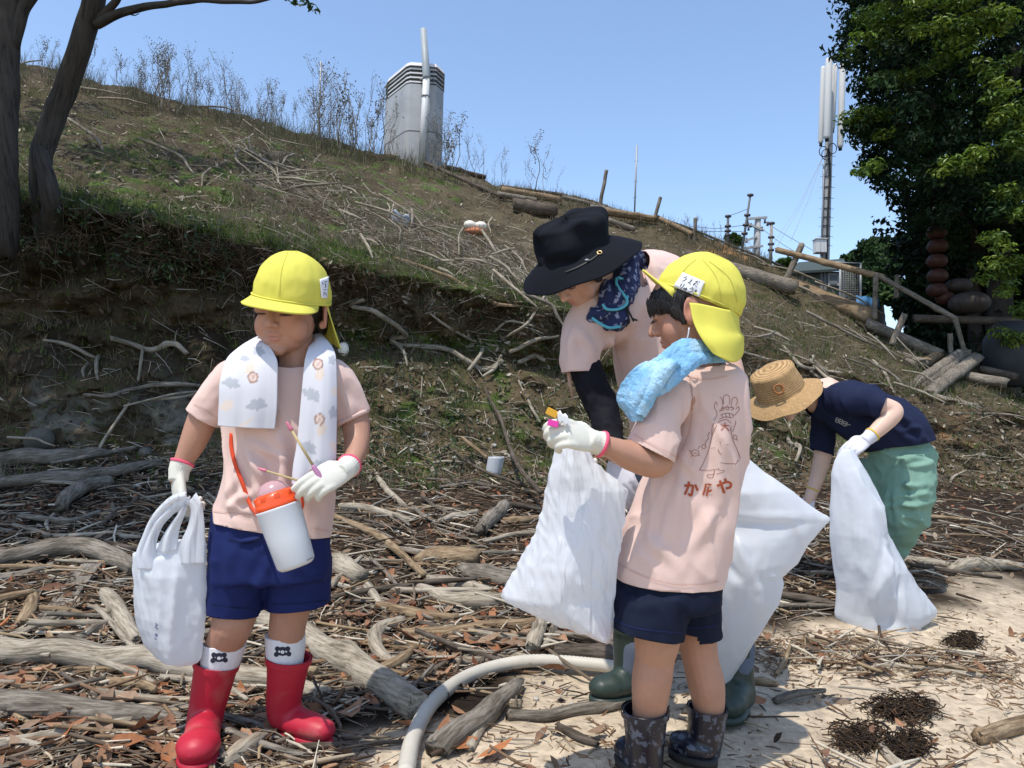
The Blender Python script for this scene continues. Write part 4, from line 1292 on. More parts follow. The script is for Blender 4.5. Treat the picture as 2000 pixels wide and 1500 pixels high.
for (xa, ya, xb, yb, lab, r) in ((1421, 476, 1422, 421, 'short dark iron pole with a wire, left of the utility pole', 0.055), (1449, 490, 1466, 378, 'slanted dark pole with insulators left of the utility pole', 0.045), (1505, 512, 1507, 434, 'stubby dark pole right of the utility pole', 0.06)):
    p0, p1 = P(xa, ya, 23), P(xb, yb, 23)
    t = thing('iron_pole', lab, 'pole', p0)
    obj('shaft', mesh_from('shaft', *tube([p0 - (p1 - p0) * 0.3, p1], [r, r * 0.7], seg=8)), MATS['grey_post' if r == 0.06 else 'cabinet_dark'], parent=t)
    for k in (0.3, 0.45, 0.62, 0.97):
        c = p0.lerp(p1, k)
        obj('insulator', mesh_from('insulator', *tube([c + Vector((-0.09, 0, 0)), c, c + Vector((0.09, 0, 0.01))], [0.04, 0.06, 0.04], seg=8)), MATS['insulator'], parent=t)
def wire(label, pts, r=0.008):
    me = mesh_from('power_line', *tube(smooth_path(pts, 14), r, seg=4))
    obj('power_line', me, MATS['insulator'], label=label, cat='wire', group='power lines around the utility pole', origin=pts[0])
wire('thin wire from the short iron pole to the slanted pole', [P(1422, 422, 23), P(1440, 416, 23), P(1460, 408, 23)])
wire('upper wire sagging from the utility pole towards the mast', [P(1499, 437, 26), P(1540, 462, 25), P(1600, 496, 24)])
wire('lower wire sagging from the utility pole towards the mast', [P(1490, 448, 26), P(1530, 478, 25), P(1590, 512, 24)])
wire('wire crossing left of the slanted pole', [P(1350, 442, 23), P(1400, 446, 23), P(1452, 440, 23)])
wire('lower wire crossing left of the slanted pole', [P(1360, 452, 23), P(1410, 452, 23), P(1450, 452, 23)])

# ---------------------------------------------------------------- hut and mesh fence behind the ridge
mat('hut_wall', (0.13, 0.175, 0.165), rough=0.8, var=0.15, vscale=3)
mat('hut_roof', (0.07, 0.09, 0.09), rough=1.0, spec=0.05)
mat('glass_pale', (0.22, 0.25, 0.25), rough=0.4)
mat('blue_sheet', (0.05, 0.16, 0.32), rough=0.6, var=0.2)
dH = 15.0
hut = thing('hut', 'low pale green hut with a small window behind the long log', 'hut', P(1600, 600, dH))
def pxbox(name, x0, y0, x1, y1, d, depth, m, parent, sm=False):
    a, b = P(x0, y0, d), P(x1, y1, d)
    c = (a + b) / 2 + Vector((0, depth / 2, 0))
    return obj(name, mesh_from(name, *box(c, (abs(b.x - a.x), depth, abs(b.z - a.z))), sm), MATS[m], parent=parent)
w_ = pxbox('wall', 1545, 528, 1650, 640, dH, 1.6, 'hut_wall', hut)
vs = [P(1538, 530, dH - .1), P(1655, 524, dH - .1), P(1648, 505, dH + 1.8), P(1560, 512, dH + 1.8)]
vs += [v - Vector((0, 0, 0.05)) for v in vs]
obj('roof', mesh_from('roof', vs, [(0, 1, 2, 3), (7, 6, 5, 4), (0, 4, 5, 1), (1, 5, 6, 2), (2, 6, 7, 3), (3, 7, 4, 0)], False), MATS['hut_roof'], parent=hut)
fr = pxbox('window', 1618, 533, 1638, 558, dH - 0.04, 0.03, 'cabinet_roof', hut)
pxbox('pane', 1621, 536, 1635, 555, dH - 0.055, 0.02, 'glass_pale', fr)
for x in (1567, 1605, 1612):
    pxbox('wall_post', x - 1.5, 528, x + 1.5, 640, dH - 0.05, 0.05, 'metal_grey', hut)
mf = thing('mesh_fence', 'wire mesh fence panel beside the hut', 'fence', P(1660, 600, 13.4))
for x in (1641, 1681):
    obj('post', mesh_from('post', *tube([P(x, 640, 13.4), P(x, 514, 13.4)], 0.018, seg=6)), MATS['metal_grey'], parent=mf)
obj('top_rail', mesh_from('top_rail', *tube([P(1621, 512, 13.4), P(1681, 515, 13.4)], 0.016, seg=6)), MATS['metal_grey'], parent=mf)
ws = [tube([P(x, 516, 13.4), P(x, 640, 13.4)], 0.0035, seg=3) for x in np.arange(1644, 1681, 3.4)] + [tube([P(1641, y, 13.4), P(1681, y, 13.4)], 0.0035, seg=3) for y in np.arange(519, 640, 3.6)]
obj('wire_mesh', mesh_from('wire_mesh', *join(ws)), MATS['metal_grey'], parent=mf, kind='stuff')
me = grid_mesh('blue_sheet', [[P(1672 + i * 9, 577 + j * 9 + i * 1.5 + 2 * sin(i * 2 + j), 11.8 - j * 0.05) for i in range(6)] for j in range(3)], 0.01)
obj('blue_sheet', me, MATS['blue_sheet'], label='blue plastic sheet behind the long log under the mesh fence', cat='tarpaulin', origin=P(1680, 585, 11.8))

# ---------------------------------------------------------------- timber: edge logs, handrail, log pile, ridge logs
def timber(label, a, b, r, m='wood_grey', name='log', group=None, rough=0.08, flat=1.0, mid=None):
    pts = [a, b] if mid is None else [a, mid, b]
    me = log_mesh(pts, [r] * len(pts), seg=14, rough=rough * 0.7, knots=1, flat=flat, wob=0.08)
    return obj(name, me, MATS[m], label=label, cat='log' if name == 'log' else name.replace('_', ' '), group=group, origin=a)
timber('long weathered trunk lying down the slope edge behind the straw hat', P(1538, 556, 10.2), P(1702, 618, 9.4), 15 * S(9.8), 'wood_tan', rough=0.14)
timber('second trunk continuing down the slope edge to the log pile', P(1696, 632, 9.3), P(1832, 692, 8.9), 11 * S(9.1), 'wood_grey', rough=0.14)
timber('trunk lying across the slope behind the yellow cap', P(1385, 514, 9.6), P(1545, 560, 9.4), 15 * S(9.5), 'wood_grey', rough=0.1)
timber('log half sunk in the slope beside the black hat', P(1345, 497, 9.7), P(1420, 528, 9.5), 9 * S(9.6), 'wood_dark')
timber('long thin handrail pole sloping over the trunks', P(1518, 488, 9.9), P(1722, 541, 9.2), 6 * S(9.6), 'wood_tan', 'rail_pole')
timber('lower handrail pole running into the dark trees', P(1718, 540, 9.2), P(1866, 622, 8.8), 5 * S(9), 'wood_grey', 'rail_pole')
for (x0, y0, x1, y1, d, r, lab) in [(1536, 545, 1565, 480, 9.8, 6, 'leaning forked post at the top of the handrail'), (1708, 620, 1711, 538, 9.2, 5, 'dark upright post at the handrail joint'), (1866, 622, 1884, 688, 8.8, 4.5, 'leaning post at the lower end of the handrail'),
                                (1742, 672, 1766, 616, 8.9, 6, 'leaning grey stake in front of the lower trunk'), (1857, 690, 1855, 653, 8.8, 4.5, 'short upright stake behind the log pile'), (1750, 580, 1752, 540, 9.6, 4, 'pale stub stake behind the handrail')]:
    timber(lab, P(x0, y0, d), P(x1, y1, d), r * S(d), 'wood_grey', 'stake', rough=0.12)
dP = 8.1
for (x0, y0, d0, x1, y1, d1, r, m, lab) in [
    (1765, 764, 7.7, 1872, 692, 8.7, 11, 'wood_grey', 'slim round log, leftmost of the log pile'),
    (1815, 768, 7.7, 1905, 700, 8.6, 15, 'wood_grey', 'broad squared timber, lying on top of the log pile'),
    (1795, 758, 7.9, 1885, 692, 8.8, 13, 'wood_grey', 'timber in the middle of the log pile'),
    (1778, 706, 8.6, 1800, 712, 8.4, 17, 'wood_grey', 'short sawn stump left of the log pile'),
    (1800, 712, 8.5, 1832, 695, 8.9, 12, 'wood_tan', 'short log behind the sawn stump'),
    (1892, 736, 8.3, 1960, 748, 8.1, 12, 'wood_grey', 'horizontal log right of the log pile'),
    (1920, 722, 8.5, 1982, 736, 8.3, 9, 'wood_dark', 'dark log behind the horizontal one'),
    (1828, 780, 7.6, 1905, 800, 7.4, 12, 'wood_grey', 'loose log lying below the log pile')]:
    timber(lab, P(x0, y0, d0), P(x1, y1, d1), r * S(8), m, 'log', 'logs piled at the lower end of the slope', rough=0.1, flat=0.9 if r < 15 else 0.7)
for (x0, y0, x1, y1, r, m, lab) in [
    (980, 368, 1098, 384, 4, 'wood_dark', 'thin topmost log of the ridge stack'), (985, 378, 1090, 396, 7, 'wood_tan', 'second log of the ridge stack'),
    (975, 386, 1045, 398, 6, 'wood_grey', 'stubby grey log of the ridge stack'), (1010, 412, 1078, 424, 11, 'wood_dark', 'thick dark log end left of the black hat'),
    (1030, 400, 1070, 412, 5, 'wood_tan', 'slanting split log on the ridge stack'), (1175, 420, 1275, 434, 7, 'wood_tan', 'reddish log behind the black hat'),
    (1155, 408, 1260, 428, 5, 'wood_grey', 'pale log above the reddish one'), (1100, 388, 1180, 408, 4, 'wood_grey', 'thin grey log in the ridge grass'), (1190, 436, 1235, 452, 5, 'wood_grey', 'slanting grey board below the reddish log'),
    (800, 308, 980, 388, 4, 'wood_dark', 'long dark pole lying down the slope from the cabinet'), (870, 330, 945, 350, 5, 'wood_dark', 'dark beam on the ridge right of the cabinet'), (1285, 430, 1350, 462, 5, 'wood_tan', 'brown log on the ridge right of the stake')]:
    a = hill_at(x0, y0 + 2) + Vector((0, -0.05, r * S(11))); b = hill_at(x1, y1 + 2) + Vector((0, -0.05, r * S(11)))
    timber(lab, a, b, r * S(11), m, 'log', 'logs lying along the ridge', rough=0.15)

# ---------------------------------------------------------------- rubbish on the slope
mat('float_white', (0.70, 0.66, 0.58), rough=0.6, var=0.08)
mat('float_orange', (0.42, 0.15, 0.07), rough=0.7, var=0.2)
mat('grey_plastic', (0.27, 0.30, 0.35), rough=0.4)
mat('clear_plastic', (0.62, 0.64, 0.66), rough=0.3, trans=0.4)
h = gpx(928, 460)[0] + Vector((0, -0.05, 0.05))
ft = thing('net_float', 'white and orange float in a net lying on the slope', 'float', h)
k = S(9.2)
obj('shell_top', vox('shell_top', [ellip(h + Vector((-0.06, 0, 0.05)), (0.07, 0.07, 0.055)), ellip(h + Vector((0.06, 0, 0.045)), (0.075, 0.07, 0.05))], 0.012), MATS['float_white'], parent=ft)
obj('shell_bottom', vox('shell_bottom', [ellip(h + Vector((0.0, 0.0, -0.02)), (0.13, 0.08, 0.045))], 0.012), MATS['float_orange'], parent=ft)
net = [tube([h + Vector((x, -0.072 + abs(x) * 0.1, -0.05)), h + Vector((x, -0.08 + abs(x) * 0.1, 0.04)), h + Vector((x, 0, 0.105))], 0.003, seg=4) for x in np.linspace(-0.1, 0.1, 5)]
obj('net', mesh_from('net', *join(net)), MATS['grey_post'], parent=ft)
rows = []
h = gpx(785, 438)[0] + Vector((0, -0.03, 0.05))
for j in range(6):
    rows.append([h + Vector((0.035 * i - 0.1 + 0.02 * sin(j * 2.0), 0.01 * j, 0.09 - 0.032 * j + 0.022 * sin(i * 1.7 + j) - 0.012 * i)) for i in range(6)])
obj('plastic_scrap', grid_mesh('plastic_scrap', rows, 0.006), MATS['grey_plastic'], label='torn grey blue plastic scrap lying on the slope', cat='plastic scrap', origin=h)
h = gpx(963, 932)[0] + Vector((0, -0.02, 0.02))
rows = []
for j in range(10):
    z = j / 9
    rows.append([h + Vector((cos(a) * 0.055 * (1 + 0.08 * sin(a * 4)), sin(a) * 0.045, z * 0.12)) + Vector((0.02 * z, 0, 0)) for a in np.linspace(0, 2 * pi, 17)[:-1]])
obj('plastic_container', shell(grid_mesh('plastic_container', rows, 0, closed=True), 0.002), MATS['clear_plastic'], label='translucent white plastic container standing in the wrack', cat='container', origin=h)
h = gpx(674, 684)[0] + Vector((0, -0.06, 0))
obj('foam_float', vox('foam_float', [ellip(h, (0.045, 0.04, 0.06))], 0.01), MATS['float_white'], label='pale oval float stuck in the bank beside the pink sleeve', cat='float', origin=h)
h = gpx(525, 257)[0] + Vector((0, -0.03, 0.04))
rows = [[h + Vector((0.05 * i - 0.12, 0.01 * j, 0.04 - 0.03 * j - 0.03 * i + 0.02 * sin(i * 2 + j))) for i in range(6)] for j in range(3)]
obj('plastic_scrap', grid_mesh('plastic_scrap', rows, 0.006), MATS['float_white'], label='white plastic scrap high on the slope', cat='plastic scrap', origin=h)
# pale stones / shells on slope and wrack
mat('pale_stone', (0.42, 0.40, 0.36), rough=0.8, var=0.15)
mat('bank_stone', (0.10, 0.095, 0.08), rough=0.9, var=0.3, vscale=14)
for i in range(60):
    x, y = (rnd.uniform(650, 1900), rnd.uniform(740, 930)) if i < 30 else (rnd.uniform(100, 1300), rnd.uniform(950, 1400))
    hh = gpx(x, y)
    r = rnd.uniform(0.008, 0.02) if i >= 30 else rnd.uniform(0.012, 0.028)
    vs, fs = ellip(hh[0] + hh[1] * r * 0.4, (r, r * rnd.uniform(0.6, 1), r * rnd.uniform(0.5, 0.8)), nu=8, nv=6)
    vs = [v + Vector((rnd.gauss(0, 1), rnd.gauss(0, 1), rnd.gauss(0, 1))) * r * 0.08 for v in vs]
    obj('pale_stone', mesh_from('pale_stone', vs, fs), MATS['pale_stone'], label='small pale stone or shell piece on the %s' % ('bank slope' if i < 30 else 'wrack'), cat='stone', group='pale stones on the %s' % ('bank slope' if i < 30 else 'wrack'), origin=hh[0])
for (x, y, r, lab) in ((75, 860, 26, 'round boulder in the shade at the left foot of the bank'), (35, 893, 14, 'smaller stone beside the shaded boulder'), (285, 885, 14, 'rounded stone below the clay patch')):
    hh = gpx(x, y)[0]; rr_ = r * S(to_px(hh)[2])
    vs, fs = ellip(hh, (rr_ * 1.1, rr_, rr_), nu=18, nv=12)
    vs = [v + (v - hh) * 0.18 * noise.noise(v * 9) for v in vs]
    obj('boulder', mesh_from('boulder', vs, fs), MATS['bank_stone'], label=lab, cat='stone', origin=hh)

# ---------------------------------------------------------------- big floats under the right-hand tree, its shade put into their dark colours
mat('float_rust_shaded', (0.052, 0.020, 0.014), rough=0.6, var=0.25, vscale=10)
mat('float_cream_shaded', (0.055, 0.045, 0.04), rough=0.7, var=0.2, vscale=10)
def ribbed(c, r, hz, n=12, depth=0.07):
    vs, fs = ellip(c, (r, r, r * hz), nu=48, nv=18)
    out = []
    for v in vs:
        o = v - c; a = math.atan2(o.y, o.x)
        k = 1 - depth * (1 - abs(sin(a * n / 2))) ** 3
        out.append(c + Vector((o.x * k, o.y * k, o.z * (1 - 0.12 * math.exp(-((o.x ** 2 + o.y ** 2) / (r * 0.35) ** 2))))))
    return out, fs
dB = 9.4
names = ['topmost', 'second from top', 'third from top', 'fourth from top', 'lowest']
for i, y in enumerate((453, 481, 510, 539, 567)):
    c = P(1830 + (i % 2), y, dB)
    obj('fishing_float', mesh_from('fishing_float', *ribbed(c, 19 * S(dB), 0.78)), MATS['float_rust_shaded'], label='round rust coloured float, %s of the hanging string' % names[i], cat='float', group='floats strung under the dark tree', origin=c)
for x, y, r, hz, m, lab in ((1845, 582, 17, 0.85, 'float_rust_shaded', 'small ribbed orange float beside the wide one'), (1893, 592, 36, 0.62, 'float_cream_shaded', 'wide ribbed pumpkin shaped float under the tree'), (1872, 558, 24, 0.6, 'float_cream_shaded', 'dusky float behind the wide ribbed one')):
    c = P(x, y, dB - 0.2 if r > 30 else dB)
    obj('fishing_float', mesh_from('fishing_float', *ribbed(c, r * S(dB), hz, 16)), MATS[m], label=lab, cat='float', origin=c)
c = P(1832, 440, dB)
obj('float_rope', mesh_from('float_rope', *tube([P(1830, 575, dB), P(1833, 300, dB)], 0.012, seg=6)), MATS['wood_dark'] if False else MATS['black_rubber'], label='dark rope carrying the string of floats', cat='rope', origin=c)
# shelf beam the floats rest on
timber('dark beam the big floats rest on under the tree', P(1790, 622, 9.3), P(1990, 628, 9.2), 8 * S(9.3), 'wood_dark', 'beam')
c = P(1975, 665, 8.9)
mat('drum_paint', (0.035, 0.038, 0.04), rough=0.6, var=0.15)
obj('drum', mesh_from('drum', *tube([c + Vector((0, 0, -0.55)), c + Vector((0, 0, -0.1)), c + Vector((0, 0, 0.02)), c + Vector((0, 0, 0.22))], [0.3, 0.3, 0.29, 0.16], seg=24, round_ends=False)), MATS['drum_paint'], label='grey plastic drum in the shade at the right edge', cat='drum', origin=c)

# ---------------------------------------------------------------- trees
def leaf_cloud(name, centres, radii, per, size, cols, parent=None, up=0.4, jit=0.25, m='green_leaf'):
    C, Nn, cc = [], [], []
    for c, r in zip(centres, radii):
        k = rng.normal(0, 1, (per, 3)); k = unit(k)
        rad_ = rng.random((per, 1)) ** 0.4
        pos = np.array(c) + k * rad_ * np.array(r)
        C.append(pos); Nn.append(unit(k * 0.7 + np.array([0, 0, up]) + rng.normal(0, 0.5, (per, 3))))
        cc.append(np.array(cols)[rng.integers(0, len(cols))] * rng.uniform(1 - jit, 1 + jit) * rng.uniform(0.8, 1.2, (per, 1)))
    C = np.concatenate(C); Nn = np.concatenate(Nn); cc = np.concatenate(cc); n = len(C)
    # two-face leaves
    rx = rng.normal(0, 1, (n, 3)); T = unit(rx - Nn * np.sum(rx * Nn, 1, keepdims=True)); B = np.cross(Nn, T)
    s = (rng.uniform(0.7, 1.2, n) * size)[:, None]
    v = np.zeros((n, 4, 3))
    v[:, 0] = C - T * s * 0.5; v[:, 2] = C + T * s * 0.5 - Nn * s * 0.12
    v[:, 1] = C + B * s * 0.22 + Nn * s * 0.06; v[:, 3] = C - B * s * 0.22 + Nn * s * 0.06
    me = bpy.data.meshes.new(name)
    b = np.arange(n) * 4
    f = np.concatenate([np.stack([b, b + 1, b + 2], 1), np.stack([b, b + 2, b + 3], 1)])
    me.from_pydata(v.reshape(-1, 3), [], f.tolist())
    set_attr(me, np.repeat(cc, 4, axis=0))
    return obj(name, me, MATS[m], parent=parent, kind='stuff' if parent else None)
# left tree: two grey trunks from one stool, boughs, crown overhead
lt = thing('leaning_tree', 'smooth grey barked tree leaning right at the left edge, branch reaching over the sky', 'tree', P(90, 450, 5.4))
def limb(pts, radii, parent, name='trunk'):
    me = log_mesh(pts, radii, seg=16, rough=0.04, knots=0, wob=0.15)
    return obj(name, me, MATS['bark'], parent=parent)
d = 5.3
limb([P(95, 470, 5.5), P(80, 350, d), P(88, 270, d), P(120, 190, d), P(150, 110, d - .1), P(178, 20, d - .2), P(200, -90, d - .4), P(230, -260, d - .7)], [0.10, 0.075, 0.078, 0.078, 0.075, 0.072, 0.068, 0.06], lt)
limb([P(108, 460, 5.45), P(98, 380, d - .1), P(80, 300, d - .1)], [0.08, 0.065, 0.05], lt)
limb([P(192, 45, d - .2), P(245, 22, d - .3), P(320, 8, d - .4), P(400, 0, d - .5), P(490, 4, d - .6), P(560, -10, d - .7)], [0.035, 0.028, 0.022, 0.018, 0.012, 0.006], lt, 'branch')
limb([P(196, 35, d - .2), P(225, 5, d - .3), P(245, -30, d - .4), P(300, -90, d - .5)], [0.03, 0.024, 0.02, 0.012], lt, 'branch')
limb([P(245, 24, d - .3), P(262, 30, d - .3), P(272, 26, d - .3)], [0.006, 0.004, 0.002], lt, 'branch')
lt2 = thing('trunk_tree', 'dark straight trunk at the very left edge of the picture', 'tree', P(10, 450, 5.0))
d2 = 5.0
limb([P(0, 480, 5.1), P(8, 300, d2), P(12, 120, d2), P(18, 20, d2), P(20, -120, d2)], [0.11, 0.085, 0.080, 0.078, 0.075], lt2)
limb([P(22, 90, d2), P(45, 20, d2), P(75, -30, d2), P(120, -120, d2)], [0.05, 0.042, 0.04, 0.03], lt2, 'branch')
# crown of the left tree, above and left of the frame
cs, rs = [], []
sh = SUN_TO / SUN_TO.z
for i in range(520):
    # cover the shaded bank: target points on the ground, moved towards the sun
    tx = rnd.uniform(-6.5, -1.5); ty = rnd.uniform(3.5, 5.35)
    tz = 0.3 + max(0, ty - 5.0) * 4.5
    if i > 380: ty = rnd.uniform(6.6, 11); tx = rnd.uniform(-9.5, -2.6) ; tz = 2.2 + (ty - 5.5) * 0.55
    if i <= 380 and tx > -2.1 and rnd.random() < 0.45: continue
    zc = rnd.uniform(5.2, 6.8)
    c = Vector((tx, ty, tz)) + sh * (zc - tz)
    X_, Y_, D_ = to_px(c)
    if Y_ > -60 and D_ > 0: 
        continue
    cs.append(c); rs.append((0.36, 0.36, 0.22))
leaf_cloud('crown', cs, rs, 85, 0.135, [(0.05, 0.09, 0.02), (0.07, 0.11, 0.03), (0.035, 0.07, 0.018)], parent=lt)
cs = [P(x, y, 4.65) for x, y in ((575, 2), (592, 6), (606, 12), (615, 20), (560, -6), (600, -4), (540, -12))]
leaf_cloud('leaf_spray', cs, [(0.03, 0.03, 0.02)] * len(cs), 7, 0.06, [(0.04, 0.08, 0.02), (0.03, 0.06, 0.02)], parent=lt)
# right tree
rt = thing('broadleaf_tree', 'big dark evergreen tree with leaf clumps painted as sunlit filling the right edge', 'tree', P(1960, 700, 9.8))
limb([P(1965, 780, 10.4), P(1950, 620, 10.4), P(1960, 400, 10.2), P(1980, 100, 10)], [0.20, 0.17, 0.15, 0.10], rt)
limb([P(1955, 560, 10.6), P(1870, 420, 10.2), P(1790, 260, 9.2)], [0.14, 0.09, 0.04], rt, 'branch')
limb([P(1958, 420, 9.9), P(1850, 230, 9.4), P(1700, 140, 9.0)], [0.14, 0.08, 0.03], rt, 'branch')
limb([P(1900, 500, 10.6), P(1905, 640, 10.6), P(1915, 760, 10.6)], [0.09, 0.10, 0.12], rt, 'trunk')
limb([P(1700, 262, 9.0), P(1680, 268, 8.9), P(1760, 240, 9.2)], [0.01, 0.012, 0.03], rt, 'branch')
edge = [(-260, 1560), (-60, 1600), (20, 1628), (60, 1625), (100, 1608), (140, 1670), (160, 1640), (190, 1655), (215, 1655), (240, 1648), (275, 1655), (320, 1668), (370, 1700), (400, 1745), (450, 1755), (480, 1850)]
ey = [e[0] for e in edge]; ex = [e[1] for e in edge]
cs, rs, cs2, rs2 = [], [], [], []
for i in range(1500):
    y = rnd.uniform(-300, 520)
    x0 = np.interp(y, ey, ex) + 26
    x = x0 + (2350 - x0) * rnd.random() ** 1.25
    d = rnd.uniform(8.0, 10.6)
    if x < x0 + 60: d = rnd.uniform(8.6, 9.8)
    if y > 430 and x > 1780: d = rnd.uniform(9.8, 11)
    r = rnd.uniform(0.10, 0.22)
    (cs if rnd.random() < 0.8 or y > 300 else cs2).append(P(x, y, d)); (rs if len(rs) < len(cs) else rs2).append((r * 1.2, r * 1.2, r * 0.8))
rs = rs[:len(cs)]; rs2 = [(0.16, 0.16, 0.09)] * len(cs2)
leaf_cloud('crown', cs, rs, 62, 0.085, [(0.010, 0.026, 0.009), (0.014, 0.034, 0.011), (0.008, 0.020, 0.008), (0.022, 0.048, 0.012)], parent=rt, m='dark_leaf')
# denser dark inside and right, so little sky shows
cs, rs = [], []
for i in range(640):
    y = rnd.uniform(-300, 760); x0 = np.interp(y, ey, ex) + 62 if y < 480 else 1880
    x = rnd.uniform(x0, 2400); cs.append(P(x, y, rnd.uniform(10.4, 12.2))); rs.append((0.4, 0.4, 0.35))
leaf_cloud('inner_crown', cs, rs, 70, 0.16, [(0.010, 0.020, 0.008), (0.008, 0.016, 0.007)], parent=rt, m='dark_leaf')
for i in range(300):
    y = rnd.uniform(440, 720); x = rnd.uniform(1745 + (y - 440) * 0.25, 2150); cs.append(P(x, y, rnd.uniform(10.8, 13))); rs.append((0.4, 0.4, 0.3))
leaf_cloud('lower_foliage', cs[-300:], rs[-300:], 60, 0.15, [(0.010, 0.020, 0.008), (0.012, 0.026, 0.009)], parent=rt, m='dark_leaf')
cs = cs[:-300]; rs = rs[:-300]
# outer leaf clumps coloured as if sunlit, against a crown darkened for shade
cs, rs = [], []
for (x, y, w, h, n, d) in [(1770, 30, 90, 40, 16, 8.3), (1880, 60, 90, 50, 20, 8.0), (1950, 40, 60, 60, 12, 7.9), (1740, 80, 30, 20, 6, 8.4), (1745, 150, 30, 25, 7, 8.5), (1700, 230, 50, 25, 12, 8.6), (1665, 235, 18, 18, 5, 8.7), (1950, 290, 60, 35, 16, 7.9),
                           (1990, 230, 25, 30, 6, 8), (1960, 540, 50, 60, 16, 8.6), (1990, 640, 30, 40, 8, 8.6), (1840, 20, 120, 40, 16, 7.9), (1720, 60, 50, 40, 10, 8.3), (1960, 180, 60, 50, 14, 7.9), (1700, 330, 30, 20, 5, 8.6), (1860, 330, 60, 30, 8, 8.0), (1985, 400, 25, 60, 9, 8), (1960, 470, 30, 40, 8, 8), (1830, 130, 60, 30, 8, 8.2), (1690, 30, 40, 25, 7, 8.7), (1650, 100, 25, 20, 3, 8.9), (1930, 130, 60, 30, 8, 8.0), (1985, 600, 20, 20, 4, 8.4)]:
    for _ in range(int(n * 0.62)):
        cs.append(P(x + rnd.gauss(0, 0.5) * w, y + rnd.gauss(0, 0.5) * h, d)); rs.append((0.15, 0.15, 0.08))
leaf_cloud('sunlit_clumps', cs, rs, 60, 0.075, [(0.11, 0.18, 0.022), (0.15, 0.22, 0.028), (0.08, 0.14, 0.02)], parent=rt, up=0.9)
# woodland on the far hill
def bush(label, x, y, d, rpx, n, cols, per=160, size=0.3, grp='trees on the far hill', trunk=True):
    b = P(x, y + rpx, d); 
    t = thing('woodland_tree', label, 'tree', b, grp)
    cs = []
    for _ in range(n):
        a = rnd.uniform(0, 2 * pi); q = rnd.random() ** 0.5
        cs.append(P(x + cos(a) * q * rpx, y + sin(a) * q * rpx * 0.75, d + rnd.uniform(-1, 1) * rpx * S(d)))
    leaf_cloud('crown', cs, [(rpx * S(d) * 0.28,) * 3] * n, per, size, cols, parent=t, m='dark_leaf')
    p0 = P(x, y + rpx * 2.2, d)
    obj('trunk', log_mesh([p0, P(x, y, d)], [0.16, 0.08], seg=8), MATS['bark'], parent=t)
G2 = [(0.03, 0.062, 0.018), (0.045, 0.08, 0.022), (0.022, 0.045, 0.016)]
G3 = [(0.09, 0.15, 0.035), (0.07, 0.13, 0.03)]
bush('rounded green tree, leftmost on the far hill', 1668, 510, 32, 26, 22, G2)
bush('taller dark tree on the far hill beside the mast', 1715, 500, 30, 40, 34, G2)
bush('dense tree on the far hill left of the floats', 1775, 505, 27, 52, 48, G2)
bush('bright green tree close behind the floats', 1800, 490, 20, 34, 30, G3, size=0.22)
bush('low dark tree behind the mesh fence', 1720, 560, 22, 40, 34, G2, size=0.25)
bush('dark tree behind the handrail', 1780, 590, 18, 50, 44, G2, size=0.22)
bush('dark tree in the gloom behind the floats', 1860, 560, 16, 60, 50, G2, size=0.22)
bush('dark bush filling the gap below the floats', 1850, 650, 15, 60, 44, G2, size=0.2)
bush('green tree behind the mesh fence beside the hut', 1685, 560, 19, 44, 34, G2, size=0.22)
bush('small bush left of the mast beside the hut', 1535, 514, 21, 16, 12, G3, size=0.2)
bush('pale bush on the ridge between the poles', 1432, 470, 28, 16, 14, G3, size=0.25)
bush('pale bush behind the hut roof', 1590, 532, 30, 30, 20, G2)
# ================================================================ people
mat('skin_tan', attr=True, rough=0.5, var=0.13, vscale=13, bump=0.1, bscale=400, bdist=0.0005, sss=0.12, spec=0.35)
mat('hair_black', (0.012, 0.010, 0.010), rough=0.45, var=0.4, vscale=60, spec=0.4)
mat('cotton_pink', (0.64, 0.465, 0.41), rough=0.92, var=0.05, vscale=14, bump=0.25, bscale=220, bdist=0.0012, sheen=0.15, spec=0.1)
def wrinkle(m, scl, strength=0.45, dist=0.012):
    nt = m.node_tree; N = nt.nodes; L = nt.links
    tc = N.new('ShaderNodeTexCoord'); mp = N.new('ShaderNodeMapping'); mp.inputs['Scale'].default_value = scl; mp.inputs['Rotation'].default_value = (0.2, 0.5, 0.3)
    L.new(tc.outputs['Object'], mp.inputs[0])
    n1 = N.new('ShaderNodeTexNoise'); n1.noise_type = 'RIDGED_MULTIFRACTAL'; n1.inputs['Scale'].default_value = 1.0; n1.inputs['Detail'].default_value = 2.5; n1.inputs['Distortion'].default_value = 0.9
    L.new(mp.outputs[0], n1.inputs['Vector'])
    bp = N.new('ShaderNodeBump'); bp.inputs['Strength'].default_value = strength; bp.inputs['Distance'].default_value = dist
    L.new(n1.outputs[0], bp.inputs['Height'])
    b = N['Principled BSDF']
    if b.inputs['Normal'].is_linked: L.new(b.inputs['Normal'].links[0].from_socket, bp.inputs['Normal'])
    L.new(bp.outputs[0], b.inputs['Normal'])
wrinkle(MATS['cotton_pink'], (9, 9, 6))
mat('pink_seam', (0.56, 0.36, 0.30), rough=0.95)
mat('cap_yellow', (0.62, 0.575, 0.10), rough=0.85, var=0.05, vscale=20, bump=0.2, bscale=300, bdist=0.001, spec=0.15)
mat('cap_lining', (0.62, 0.52, 0.42), rough=0.9)
mat('white_patch', (0.74, 0.76, 0.80), rough=0.8)
mat('ink', (0.03, 0.03, 0.05), rough=0.8)
mat('navy_jersey', (0.006, 0.014, 0.085), rough=0.8, var=0.08, bump=0.2, bscale=200, bdist=0.001, spec=0.25)
mat('navy_dark', (0.005, 0.009, 0.024), rough=0.85, var=0.08, bump=0.2, bscale=200, bdist=0.001, spec=0.2)
